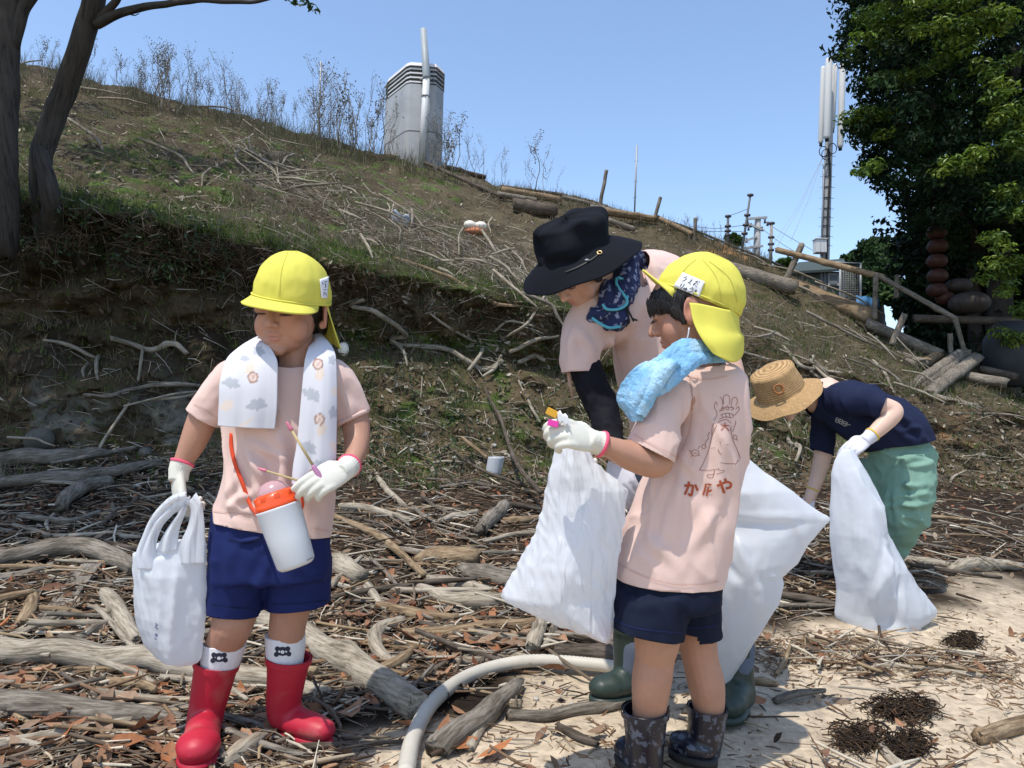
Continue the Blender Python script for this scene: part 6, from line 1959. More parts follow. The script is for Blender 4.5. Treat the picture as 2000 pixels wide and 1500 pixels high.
# rolled sleeve end
r_ = [P(689, 816, gd) + (Vector((0, 0, 1)).cross(ax).normalized() * cos(t) + ax.cross(Vector((0, 0, 1)).cross(ax)).normalized() * sin(t)) * 31 * S(gd) for t in np.linspace(0, 2 * pi, 40)]
obj('sleeve_roll', mesh_from('sleeve_roll', *tube(r_, 0.0055, seg=10, cap=False)), MATS['cotton_pink'], parent=shirt)
# shorts
parts = [loft(rings_px([(528, 985, 104, .088), (528, 1040, 113, .094), (528, 1090, 116, .098), (527, 1125, 116, .098)], gd), n=12, sup=2.5),
         loft(rings_px([(474, 1080, 62, .088), (468, 1140, 56, .080), (461, 1195, 52, .074), (458, 1225, 51, .072)], gd), n=12, sup=2.3),
         loft(rings_px([(582, 1080, 62, .088, .02), (584, 1130, 60, .082, .02), (584, 1190, 58, .076, .02), (584, 1220, 58, .075, .02)], gd), n=12, sup=2.3)]
me = vox('shorts', parts, 0.005, smooth=5)
pc, pn = plane_px((409, 1188), (497, 1197), gd); cut(me, pc, pn, near=P(458, 1222, gd), radius=0.105)
pc, pn = plane_px((525, 1189), (643, 1181), gd); cut(me, pc, pn, near=P(586, 1225, gd + .02), radius=0.105)
folds(me, [F_(470, 1060, 520, 1052, 6, .004), F_(470, 1066, 515, 1058, 5, -.003), F_(522, 1100, 500, 1160, 9, .004), F_(525, 1095, 560, 1150, 9, .003), F_(430, 1020, 425, 1180, 10, -.002), F_(600, 1060, 610, 1180, 10, .003)], 0.002, 18, seed=5)
gshb = bvh_of(me)
sho = obj('shorts', shell(me, 0.0028), MATS['navy_jersey'], parent=girl)
stitch(gshb, [(1.2, [(412, 1180), (455, 1186), (492, 1187)]), (1.2, [(530, 1180), (585, 1178), (640, 1172)]), (2.0, [(447, 1054), (480, 1060), (505, 1052), (512, 1049)])], 'navy_dark', sho)
# socks and boots
for (rows, lab, em) in (([(441, 1250, 41), (431, 1288, 38), (420, 1330, 30)], None, (428, 1284)), ([(557, 1238, 39, .03), (557, 1275, 37, .03), (556, 1330, 30, .03)], None, (552, 1272))):
    me = vox('sock', [tpx(rows, gd, round_ends=False)], 0.003, smooth=2)
    top = P(rows[0][0], rows[0][1], gd); cut(me, top - Vector((0, 0, 0.006)), Vector((0, 0, 1)), near=top, radius=0.06)
    bv = bvh_of(me)
    so = obj('sock', shell(me, 0.002), MATS['sock_white'], parent=girl)
    x, y = em
    blob = []
    for (dx, dy, rx_, ry_) in ((0, 0, 13, 9), (-10, -5, 5, 5), (10, -5, 5, 5), (-12, 6, 5, 5), (12, 5, 5, 5)):
        ctr = shoot(bv, x + dx, y + dy, 0.0008)
        ring = [shoot(bv, x + dx + rx_ * cos(t), y + dy + ry_ * sin(t), 0.0008) for t in np.linspace(0, 2 * pi, 13)[:-1]]
        if ctr and all(ring): blob.append(([ctr[0]] + [q[0] for q in ring], [(0, 1 + i, 1 + (i + 1) % 12) for i in range(12)]))
    if blob: obj('emblem', mesh_from('emblem', *join(blob)), MATS['ink'], parent=so)
    ring = [shoot(bv, x + 4 * cos(t), y + 1 + 3.5 * sin(t), 0.0016) for t in np.linspace(0, 2 * pi, 9)[:-1]]
    if all(ring): obj('emblem', mesh_from('emblem', [q[0] for q in ring], [tuple(range(8))]), MATS['sock_white'], parent=so)
zL = gh(P(388, 1480, 1.68).x, P(388, 1480, 1.68).y).z + 0.004
def at_z(px, py, z):
    d_ = (P(px, py, 1) - CAM); t = (z - CAM.z) / d_.z
    return CAM + d_ * t
hz = 0.050
boot(girl, [(425, 1288, 42, .0), (416, 1330, 39, .0), (405, 1380, 35, .0), (398, 1420, 34, .0)], at_z(396, 1432, zL + hz) , at_z(385, 1462, zL + hz), gd, 'boot_red', 'boot_sole_red', rtoe=0.047, rheel=0.042)
zR = gh(P(590, 1430, 1.8).x, P(590, 1430, 1.8).y).z + 0.004
boot(girl, [(565, 1278, 44, .03), (560, 1320, 38, .03), (554, 1370, 34, .04), (556, 1395, 33, .04)], at_z(555, 1400, zR + hz - .005), at_z(628, 1425, zR + hz - .008), gd, 'boot_red', 'boot_sole_red', rtoe=0.037, rheel=0.041)
# cap
cz = HMg.to_3x3() @ Vector((0, 0, 1)); cz.normalize()
cy = (HMg.to_3x3() @ Vector((0, 1, 0))).normalized()
Mc = head_frame(P(570, 586, gd - 0.02), (-0.14, -0.96, -0.20), (0.15, -0.22, 1), 1.0)
mat('cap_seam', (0.53, 0.49, 0.085), rough=0.9)
cg, cbv = cap(girl, Mc, 0.087, 0.095, 0.113, 0.044, 70, RAD(-20), 0.012, label=None)
stitch(cbv, [(1.2, [(562, 492), (550, 530), (545, 580)]), (1.3, [(484, 583), (530, 601), (590, 606), (622, 598)])], 'cap_seam', cg, lift=0.0012)
rows = decal_patch(cbv, [(623, 546), (640, 540), (637, 583), (626, 582)], 6, 8)
tg = obj('name_tag', grid_mesh('name_tag', rows, 0.0012), MATS['white_patch'], parent=cg)
tb = decal_lines(cbv, [(1.3, [(627, 552), (629, 556)]), (1.3, [(631, 550), (636, 551)]), (1.3, [(632, 553), (634, 558), (632, 562)]), (1.2, [(629, 566), (635, 566)]), (1.2, [(631, 570), (630, 577)]), (1.2, [(633, 571), (635, 577)])], 1.3, lift=0.0036)
obj('writing', mesh_from('writing', *tb), MATS['ink'], parent=tg)
# neck flap behind
rows = []
for j in range(14):
    v = j / 13
    r = []
    for i in range(31):
        a = RAD(-65 - 108 * i / 30)
        k = 1 + 0.22 * v + 0.03 * sin(i * 0.9) * v + 0.35 * v * (i / 30) ** 4
        r.append(Mc @ Vector((0.081 * k * cos(a), 0.089 * k * sin(a), 0.004 - 0.100 * v)))
    rows.append(r)
obj('neck_flap', grid_mesh('neck_flap', rows, 0.0025), MATS['cap_yellow'], parent=cg)
# gloves
wl = P(347, 926, gd - .03)
glove(girl, wl, P(353, 985, gd - .05), Vector((-0.75, -0.6, 0.1)), 0.78, (1.9, 2.1, 2.2, 2.3), [(0.006, 0.030, -0.012), (-0.008, 0.022, -0.010)], 1, 'glove_knit', 'cuff_pink', P(356, 905, gd - .02) - wl, cuff_r=0.030, cuff_len=0.035)
wr = P(676, 918, gd - .145)
glove(girl, wr, P(608, 950, gd - .20), Vector((0.25, -0.75, 0.45)), 0.76, (0.9, 1.3, 1.7, 2.0), [(0.004, 0.034, -0.014), (-0.014, 0.026, -0.012)], 1, 'glove_knit', 'cuff_pink', P(690, 897, gd - .09) - wr, cuff_r=0.031, cuff_len=0.03)
# the towel
rows = [(424, 832, 536, 838, -.112, -.115), (426, 790, 540, 795, -.112, -.118), (428, 745, 541, 750, -.105, -.116), (440, 703, 541, 708, -.075, -.108), (462, 680, 534, 688, -.035, -.09), (490, 662, 524, 672, .0, -.05), (520, 650, 535, 668, .05, .02),
        (570, 645, 572, 664, .085, .06), (618, 648, 606, 668, .05, .02), (637, 662, 603, 678, .0, -.05), (652, 684, 598, 694, -.04, -.09), (657, 712, 594, 716, -.08, -.108), (658, 780, 588, 780, -.106, -.118), (657, 860, 580, 862, -.110, -.122), (655, 905, 572, 910, -.112, -.125), (640, 948, 569, 946, -.118, -.128)]
tme = cloth_sheet('towel', rows, gd, nu=56, nv=300, thick=0.0045, ripple=0.015, seed=4)
co = get_co(tme)
px_ = np.array([to_px(v)[:2] for v in co])
col = np.tile([0.60, 0.60, 0.64], (len(co), 1))
def blobc(cx, cy, rx_, ry_, c, ang=0.0, rag=0.0, hollow=0):
    global col
    dx, dy = px_[:, 0] - cx, px_[:, 1] - cy
    x, y = dx * cos(ang) + dy * sin(ang), -dx * sin(ang) + dy * cos(ang)
    th = np.arctan2(y, x)
    r = np.hypot(x / rx_, y / ry_) / (1 + rag * np.sin(th * 5 + cx) + rag * 0.6 * np.sin(th * 9 + cy))
    t = 1 - smoothstep(0.9, 1.05, r)
    if hollow: t = t * smoothstep(hollow - 0.1, hollow + 0.05, r)
    col = col * (1 - t[:, None]) + np.array(c) * t[:, None]
for (x, y) in ((494, 737), (621, 711), (624, 819), (613, 926)):
    blobc(x + 4 if x > 550 else x - 6, y + 20 if x > 550 else y - 17, 9, 13, (0.66, 0.56, 0.48), 0.4, 0.1)
    blobc(x, y, 11, 12, (0.34, 0.22, 0.18), 0, 0.06); blobc(x, y, 7.5, 8, (0.66, 0.52, 0.46)); blobc(x, y + 1, 2.6, 3.2, (0.50, 0.36, 0.32)); blobc(x - 3, y - 3, 1, 1.2, (.2, .12, .1)); blobc(x + 3, y - 3, 1, 1.2, (.2, .12, .1))
for (x, y, w, h_, an) in ((452, 748, 17, 10, .2), (502, 790, 20, 11, -.2), (609, 771, 19, 11, .5), (603, 874, 17, 10, .6), (649, 703, 8, 9, 0), (651, 806, 8, 12, 0), (505, 686, 12, 10, .3), (620, 905, 8, 7, 0), (478, 700, 9, 6, .1)):
    blobc(x, y, w, h_, (0.40, 0.42, 0.46), an, 0.16)
for (x, y, w, h_) in ((443, 792, 15, 10), (654, 765, 7, 10), (652, 872, 6, 12), (480, 826, 18, 3)):
    blobc(x, y, w, h_, (0.67, 0.58, 0.52), -0.5, 0.1)
set_attr(tme, col)
obj('towel', tme, MATS['towel_print'], label='white towel printed with grey elephants and brown lion heads, hanging round a neck', cat='towel', origin=P(565, 665, gd))
# water bottle
bt = thing('water_bottle', 'white child water bottle with orange lid and pink dome on a red strap', 'water bottle', P(578, 1105, gd - .16))
bd = gd - .17
top_, bot = P(543, 990, bd), P(579, 1103, bd - .005)
ax = (top_ - bot).normalized()
L = (top_ - bot).length
def lathe(name, prof, m, parent, seg=40):
    vs, fs = tube([bot + ax * z for z, r in prof], [r for z, r in prof], seg=seg)
    return obj(name, mesh_from(name, vs, fs), MATS[m], parent=parent)
mat('bottle_white', (0.58, 0.61, 0.64), rough=0.35, spec=0.4)
mat('lid_orange', (0.80, 0.085, 0.015), rough=0.3, spec=0.5)
mat('dome_pink', (0.62, 0.40, 0.42), rough=0.2, spec=0.5, trans=0.3)
mat('strap_red', (0.62, 0.065, 0.02), rough=0.7)
r0 = 37 * S(bd); r1 = 43 * S(bd)
bo = lathe('body', [(-0.004, r0 * 0.8), (0.0, r0 * 0.93), (0.006, r0), (L * 0.5, (r0 + r1) / 2), (L * 0.96, r1), (L * 0.985, r1 * 1.02), (L, r1 * 1.0)], 'bottle_white', bt)
lid = lathe('lid', [(L * 0.995, r1 * 0.97), (L + 0.002, r1 * 1.0), (L + 0.008, r1 * 1.01), (L + 0.012, r1 * 0.96), (L + 0.015, r1 * 0.95), (L + 0.021, r1 * 0.93), (L + 0.030, r1 * 0.84), (L + 0.034, r1 * 0.70)], 'lid_orange', bt)
for k in range(9):
    a = 2 * pi * k / 9 + .2; u_ = ax.orthogonal().normalized(); v_ = ax.cross(u_)
    c = bot + ax * (L + 0.024) + (u_ * cos(a) + v_ * sin(a)) * r1 * 0.88
    obj('lid_tooth', mesh_from('lid_tooth', *box(c, (0.012, 0.006, 0.012), rot=frame3(u_ * cos(a) + v_ * sin(a), ax), bevel=0.002)), MATS['lid_orange'], parent=lid)
lathe('dome', [(L + 0.026, r1 * 0.74), (L + 0.036, r1 * 0.72), (L + 0.046, r1 * 0.62), (L + 0.053, r1 * 0.45), (L + 0.057, r1 * 0.22), (L + 0.058, r1 * 0.05)], 'dome_pink', bt)
bvb = bvh_of(mesh_from('x', *tube([bot, top_], [r0, r1], seg=40)))
obj('print', mesh_from('print', *decal_lines(bvb, [(1.3, [(598, 1095), (609, 1089)])], 1.3, lift=0.0035)), MATS['ink'], parent=bt)
sp = smooth_path([tuple(shoot(gsb, x, y, l)[0]) for x, y, l in ((452, 846, .0), (454, 872, .003), (461, 905, .004), (474, 945, .006), (490, 982, .010))] + [tuple(P(506, 1012, gd - .165))], 26)
rows = []
for i, p in enumerate(sp):
    t = sp[min(i + 1, 25)] - sp[max(0, i - 1)]
    sd = t.cross(_F).normalized() * 0.0042
    rows.append([p - sd, p, p + sd])
obj('strap', grid_mesh('strap', rows, 0.0016), MATS['strap_red'], parent=bt)
obj('strap_clip', mesh_from('strap_clip', *tube([P(503, 1000, bd), P(509, 1020, bd)], 0.0035, seg=8, round_ends=True)), MATS['bottle_white'], parent=bt)
sp = [P(588, 960, bd), P(592, 985, bd + .01), P(588, 1000, bd + .02)]
obj('strap', mesh_from('strap', *tube(sp, 0.003, seg=6)), MATS['strap_red'], parent=bt)
# sticks with pink ends
mat('stick_straw', (0.42, 0.33, 0.17), rough=0.7, var=0.15)
mat('plastic_rose', (0.52, 0.16, 0.22), rough=0.4)
mat('plastic_mauve', (0.42, 0.19, 0.33), rough=0.4)
for (a, b, c_, r, lab) in (((561, 826), (613, 912), (628, 938), .0033, 'straw coloured rod with pink end pieces, upright one in the gloved hand'), ((505, 915), (600, 944), (618, 950), .0026, 'thinner straw coloured rod with a pink tip, lying across the shirt')):
    p0, p1, p2 = P(*a, gd - .175), P(*b, gd - .185), P(*c_, gd - .185)
    t = thing('plastic_rod', lab, 'rod', p2)
    q = p0.lerp(p1, 0.14)
    obj('rod', mesh_from('rod', *tube([q, p1], [r * 0.85, r], seg=10)), MATS['stick_straw'], parent=t)
    obj('tip', mesh_from('tip', *tube([p0, q], [r * 0.9, r * 1.5], seg=10, round_ends=True)), MATS['plastic_rose'], parent=t)
    obj('grip', mesh_from('grip', *tube([p1, p2], [r * 1.6, r * 2.3], seg=10, round_ends=True)), MATS['plastic_mauve'], parent=t)

# ---------------------------------------------------------------- plastic bags
def bag_mesh(name, rows, d, n=90, seg=88, crumple=0.006, tall=0.25, seed=0, streak=0.0, creases=(), scale=9.0, fine=0.0015):
    ys_ = [r[0] for r in rows]
    yy = np.linspace(ys_[0], ys_[-1], n)
    rings = []
    for y in yy:
        xl = np.interp(y, ys_, [r[1] for r in rows]); xr = np.interp(y, ys_, [r[2] for r in rows])
        hdp = np.interp(y, ys_, [r[3] for r in rows]); dz = np.interp(y, ys_, [r[4] for r in rows])
        rings.append((P((xl + xr) / 2, y, d + dz), _R * ((xr - xl) / 2 * S(d + dz)), _F * hdp))
    vs, fs = loft(rings, seg=seg, sup=1.3)
    me = mesh_from(name, vs, fs)
    bm = bmesh.new(); bm.from_mesh(me); bmesh.ops.recalc_face_normals(bm, faces=bm.faces[:]); bm.to_mesh(me); bm.free()
    co = get_co(me); no = get_no(me)
    hw = np.repeat([r[1].length for r in rings], seg)
    env = np.clip(hw / 0.05, 0.15, 1)
    dd = np.zeros(len(co))
    for i, p in enumerate(co):
        v = Vector(p)
        w = Vector((v.x, v.y, v.z * tall)) * scale + Vector((seed, 0, 0))
        wq = w + Vector((noise.noise(w * 0.8), noise.noise(w * 0.8 + Vector((7, 0, 0))), 0)) * 0.6
        f1 = noise.voronoi(wq)[0]; f2 = noise.voronoi(wq * 2.3 + Vector((4, 4, 4)))[0]
        f = noise.noise(v * 55 + Vector((seed, 1, 1)))
        dd[i] = crumple * (0.5 - min(f1[1] - f1[0], 0.5)) * 2.6 + crumple * 1.0 * (0.4 - min(f2[1] - f2[0], 0.4)) + crumple * 0.8 * noise.noise(w * 0.7) + fine * f
        if streak: dd[i] += streak * (1 - 2 * abs(noise.noise(Vector((v.x * 62 + v.z * 20, v.y * 40, v.z * 11)) + Vector((seed, 0, 0)))))
    for a, b, w, amp in creases:
        q, t = segdist(co, a, b); dd += amp * np.exp(-(q / w) ** 2) * np.sin(np.clip(t, .05, .95) * pi) ** .5
    set_co(me, co + no * (dd * env)[:, None])
    return me
C_ = lambda x0, y0, x1, y1, w, a, d: (P(x0, y0, d), P(x1, y1, d), w * S(d), a)
# girl's carrier bag
d_ = 1.70
cbag = thing('carrier_bag', 'small white plastic carrier bag hanging from the gloved hand at the left', 'bag', P(340, 1290, d_))
me = bag_mesh('bag_body', [(1058, 330, 398, .008, 0), (1066, 306, 399, .018, 0), (1074, 285, 399, .026, 0), (1082, 264, 400, .032, 0), (1120, 265, 399, .045, 0), (1200, 267, 397, .05, 0), (1255, 285, 393, .048, 0), (1285, 308, 389, .04, 0), (1294, 330, 384, .025, 0), (1298, 345, 372, .01, 0)], d_, crumple=0.003, tall=0.22, streak=0.002, seed=2, creases=[C_(352, 1050, 330, 1280, 9, .012, d_ - .04), C_(372, 1045, 350, 1230, 7, -.01, d_ - .04), C_(385, 1060, 375, 1290, 7, .008, d_ - .04), C_(300, 1090, 350, 1070, 6, -.006, d_ - .03)])
bvc = bvh_of(me)
bb = obj('bag_body', me, MATS['poly_bag'], parent=cbag)
for rows in ([(364, 962, 374, 984), (340, 968, 352, 992), (316, 988, 334, 1006), (296, 1014, 316, 1026), (281, 1046, 306, 1052), (268, 1082, 304, 1080), (272, 1110, 312, 1110)],
             [(384, 962, 368, 984), (396, 984, 372, 1000), (400, 1020, 366, 1030), (400, 1060, 352, 1062), (399, 1100, 344, 1100)], [(372, 968, 364, 984), (362, 1000, 346, 1004), (350, 1030, 322, 1040), (344, 1075, 304, 1078)]):
    me = cloth_sheet('handle', [(a, b, c, e_, -.030, -.026) for a, b, c, e_ in rows], d_, nu=34, nv=60, thick=0.003, ripple=0.010, seed=rows[0][0])
    obj('handle', me, MATS['poly_bag_fine'], parent=cbag)
mat('print_blue', (0.10, 0.12, 0.25), rough=0.7)
txt = [(1.6, s) for s in glyph('to', (303, 1216), (8, 2), (-1, 11))] + [(1.6, s) for s in glyph('ki', (302, 1236), (8, 1), (-1, 12))]
obj('writing', mesh_from('writing', *decal_lines(bvc, txt, 1.6)), MATS['print_blue'], parent=bb)
# the boy's bag
d_ = 1.55
bbag = thing('rubbish_bag', 'crinkled white bag held by the glove in the middle, lower corner pointing left', 'bag', P(1120, 1240, d_))
me = bag_mesh('bag_body', [(856, 1096, 1122, .012, 0), (880, 1086, 1146, .02, 0), (905, 1082, 1160, .03, 0), (930, 1075, 1187, .035, 0), (957, 1068, 1228, .035, 0), (975, 1066, 1225, .038, 0), (1040, 1049, 1214, .05, 0), (1100, 1017, 1204, .06, 0), (1140, 995, 1199, .06, .0), (1166, 979, 1197, .055, 0), (1190, 1030, 1196, .05, 0), (1220, 1098, 1194, .04, 0), (1243, 1155, 1196, .03, 0), (1254, 1178, 1190, .01, 0)],
              d_, n=130, seg=120, crumple=0.002, tall=0.3, seed=7, streak=0.0042, fine=0.001, creases=[C_(1100, 900, 1010, 1150, 12, .006, d_ - .04), C_(1130, 900, 1190, 1130, 14, -.012, d_ - .04), C_(1150, 930, 1195, 1230, 9, .008, d_ - .04)])
obj('bag_body', me, MATS['poly_bag_fine'], parent=bbag)
mat('pink_wrapper', (0.62, 0.32, 0.36), rough=0.4)
c = P(1165, 1228, d_ - 0.005)
obj('pink_wrapper', vox('pink_wrapper', [ellip(c, (0.026, 0.02, 0.022)), ellip(c + Vector((0.02, 0, -0.005)), (0.014, 0.012, 0.012))], 0.004), MATS['pink_wrapper'], label='pink wrapper showing in the bottom corner of the middle bag', cat='wrapper', origin=c)
# big bag of the woman in the black hat
d_ = 1.95
wbag = thing('rubbish_bag', 'large smooth white rubbish bag spread out behind the shirt with the drawing', 'bag', P(1430, 1340, d_))
me = bag_mesh('bag_body', [(872, 1380, 1436, .012, .05), (890, 1370, 1449, .02, .05), (925, 1365, 1490, .03, .03), (960, 1360, 1540, .035, 0), (1000, 1358, 1592, .035, 0), (1014, 1358, 1620, .022, 0), (1020, 1358, 1612, .022, 0), (1060, 1360, 1575, .045, 0), (1100, 1362, 1555, .055, 0), (1127, 1364, 1527, .055, 0), (1140, 1364, 1530, .055, 0), (1180, 1366, 1521, .05, 0), (1220, 1370, 1492, .045, 0), (1262, 1376, 1466, .035, 0), (1310, 1385, 1437, .02, 0), (1352, 1404, 1416, .006, 0)],
              d_, n=140, seg=110, crumple=0.004, tall=0.9, scale=3.5, seed=12, fine=0.0006, creases=[C_(1420, 1000, 1490, 1200, 10, .016, d_ - .04), C_(1440, 1010, 1600, 1015, 9, .010, d_ - .03), C_(1400, 1080, 1470, 1160, 9, -.012, d_ - .04), C_(1525, 1130, 1470, 1110, 6, .008, d_ - .03), C_(1460, 1240, 1420, 1330, 8, .008, d_ - .02)])
obj('bag_body', me, MATS['poly_bag'], parent=wbag)
# standing bag of the woman in the straw hat
d_ = 2.78
sbag = thing('rubbish_bag', 'tall white rubbish bag standing on the wrack, gripped by its neck', 'bag', P(1720, 1243, d_))
me = bag_mesh('bag_body', [(878, 1646, 1664, .014, 0), (890, 1640, 1672, .02, 0), (905, 1637, 1680, .03, 0), (940, 1634, 1698, .05, 0), (990, 1630, 1725, .08, 0), (1040, 1627, 1731, .10, 0), (1090, 1631, 1752, .11, 0), (1150, 1641, 1788, .12, 0), (1192, 1638, 1822, .11, 0), (1200, 1638, 1820, .11, 0), (1218, 1648, 1797, .12, 0), (1236, 1668, 1768, .11, 0), (1244, 1690, 1752, .07, 0)],
              d_, n=120, seg=110, crumple=0.010, tall=0.35, scale=4.0, seed=21, fine=0.0008, creases=[C_(1690, 920, 1730, 1060, 8, .025, d_ - .07), C_(1735, 1060, 1700, 1230, 9, .03, d_ - .1), C_(1745, 1080, 1810, 1195, 8, .02, d_ - .08), C_(1655, 950, 1660, 1120, 10, -.02, d_ - .08), C_(1760, 1120, 1735, 1235, 8, -.025, d_ - .1), C_(1640, 1100, 1670, 1220, 9, .02, d_ - .08)])
obj('bag_body', me, MATS['poly_bag'], parent=sbag)
# ---------------------------------------------------------------- 2. the boy seen from behind
yd = 1.62
boy = thing('person', 'child seen from behind in yellow flap cap and pink shirt with drawing', 'person', gh(P(1310, 1500, yd).x, yd))
HMb = head_frame(P(1357, 606, yd), (-0.90, 0.38, -0.20), (-0.14, 0.02, 1), 1.05)
parts = head_parts(HMb, 1.05)
parts += [tpx([(1352, 655, 38), (1368, 700, 40), (1374, 745, 60)], yd)]
parts += [loft(rings_px([(1378, 735, 56, .05), (1380, 790, 58, .06), (1378, 870, 58, .065), (1345, 970, 76, .075), (1315, 1100, 84, .085), (1306, 1150, 88, .09)], yd), n=16)]
parts += [tpx([(1330, 775, 38, -.04), (1298, 800, 31, -.085), (1282, 860, 31, -.105), (1284, 902, 31, -.11), (1235, 892, 29, -.13), (1195, 875, 22, -.15), (1160, 862, 16, -.16)], yd, n=40)]
parts += [tpx([(1400, 770, 34, .08), (1330, 860, 30, .16), (1240, 880, 24, .2), (1190, 880, 20, .18)], yd)]
parts += [tpx([(1286, 1150, 50, -.04), (1284, 1240, 46, -.04), (1279, 1285, 39, -.03), (1273, 1330, 39, -.03), (1268, 1385, 33, -.02), (1262, 1450, 25, -.02), (1262, 1480, 24, -.02)], yd)]
parts += [tpx([(1350, 1150, 48, .05), (1360, 1240, 40, .05), (1368, 1288, 35, .05), (1379, 1335, 36, .05), (1384, 1385, 30, .05), (1378, 1450, 24, .05)], yd)]
bme = vox('body', parts, 0.0030, smooth=3, deci=0.45)
head_detail(bme, HMb, SK_KID, 1.05)
obj('body', bme, MATS['skin_tan'], parent=boy)
lashes(HMb, boy)
st = []
r2 = random.Random(5)
for q in (1, -1):
    for k in range(110):
        x = r2.uniform(0, 1)
        y0 = 0.092 - 0.055 * x - 0.03 * x * x
        z0 = 0.030 - 0.015 * x + r2.uniform(-0.004, 0.012)
        sx = q * (0.02 + 0.062 * x ** 0.6) 
        a = Vector((sx, y0 - 0.004, z0 + 0.004)); 
        st.append([HMb @ a, HMb @ (a + Vector((q * 0.003, 0.004 - x * 0.002, -0.012))), HMb @ (a + Vector((q * 0.001, 0.002 - 0.002 * x, -0.020 - r2.random() * 0.012)))])
hair(HMb, boy, (0, 0.004, 0.027), (0.0785, 0.0885, 0.056), extra=[((0.066, 0.016, 0.0), (0.013, 0.026, 0.028)), ((-0.066, 0.016, 0.0), (0.013, 0.026, 0.028)), ((0, -0.035, -0.02), (0.058, 0.036, 0.045)), ((0.071, 0.016, -0.018), (0.006, 0.009, 0.018)), ((-0.071, 0.016, -0.018), (0.006, 0.009, 0.018))], strands=st, seed=2)
# shirt
sb_rows = [(1376, 706, 46, .050), (1376, 720, 66, .060), (1376, 738, 80, .072), (1380, 770, 80, .082), (1384, 815, 75, .086), (1380, 860, 77, .088), (1362, 905, 90, .090), (1345, 950, 100, .093), (1333, 1000, 105, .097), (1321, 1050, 109, .102), (1308, 1105, 107, .106), (1302, 1150, 106, .108), (1300, 1190, 106, .108)]
parts = [loft(rings_px(sb_rows, yd), n=34, sup=2.3),
         tpx([(1345, 765, 41, -.02), (1314, 775, 42, -.055), (1302, 790, 40, -.07)], yd),
         tpx([(1400, 765, 38, .05), (1420, 790, 36, .09), (1390, 850, 36, .13)], yd)]
sme = vox('shirt', parts, 0.0048, smooth=5)
sl1 = vox('sleeve', [tpx([(1345, 768, 38, -.02), (1312, 775, 44, -.06), (1293, 805, 45, -.085), (1280, 850, 47, -.10), (1272, 884, 49, -.105), (1268, 915, 49, -.105)], yd)], 0.0042, smooth=3)
cut(sme, P(1376, 716, yd - .03), Vector((-0.10, -0.10, 1)), near=P(1376, 700, yd), radius=0.085)
ax = (P(1272, 884, yd - .105) - P(1290, 815, yd - .085)).normalized()
ax = (ax + _R * 0.10).normalized()
A_, B_ = P(1229, 858, yd - .1), P(1319, 904, yd - .1)
nrm = (B_ - A_).cross(_F).normalized(); nrm = nrm if nrm.z < 0 else -nrm
cut(sl1, (A_ + B_) / 2, nrm)
A_, B_ = P(1200, 1118, yd), P(1405, 1134, yd)
cut(sme, (A_ + B_) / 2, Vector((-0.03, 0.10, -1)))
sme = merge_me('shirt', [sme, sl1])
G_ = lambda x0, y0, x1, y1, w, a, dz=-0.09, d=yd: (P(x0, y0, d + dz), P(x1, y1, d + dz), w * S(d), a)
folds(sme, [G_(1340, 750, 1352, 880, 8, .007), G_(1352, 790, 1345, 900, 7, -.008), G_(1365, 760, 1372, 830, 8, .005), G_(1345, 830, 1368, 800, 7, .006), G_(1318, 905, 1255, 1010, 10, .006), G_(1300, 930, 1280, 1060, 8, -.006), G_(1285, 940, 1240, 1090, 9, .006),
            G_(1330, 900, 1320, 1040, 9, .005), G_(1345, 920, 1400, 1010, 14, -.005), G_(1400, 990, 1340, 1080, 12, .005), G_(1255, 1040, 1330, 1110, 10, .004), G_(1230, 1030, 1215, 1100, 7, .004), G_(1310, 780, 1262, 860, 10, .004), G_(1322, 800, 1300, 890, 8, -.004), G_(1290, 790, 1240, 850, 7, .003),
            G_(1395, 860, 1420, 1000, 12, .003), G_(1430, 760, 1440, 900, 9, -.003)], 0.0046, 14, stretch=(1, 1, 0.5), seed=9)
bsb = bvh_of(sme)
shirt = obj('shirt', shell(sme, 0.0028), MATS['cotton_pink'], parent=boy)
seams = [(1.6, [(1340, 716), (1350, 760), (1353, 800), (1345, 850), (1322, 898)]), (1.5, [(1237, 848), (1280, 871), (1322, 893)]), (1.5, [(1206, 1098), (1250, 1122), (1310, 1140), (1370, 1141), (1404, 1135)]), (2.0, [(1322, 728), (1345, 735), (1380, 741), (1420, 735)])]
stitch(bsb, seams, 'pink_seam', shirt)
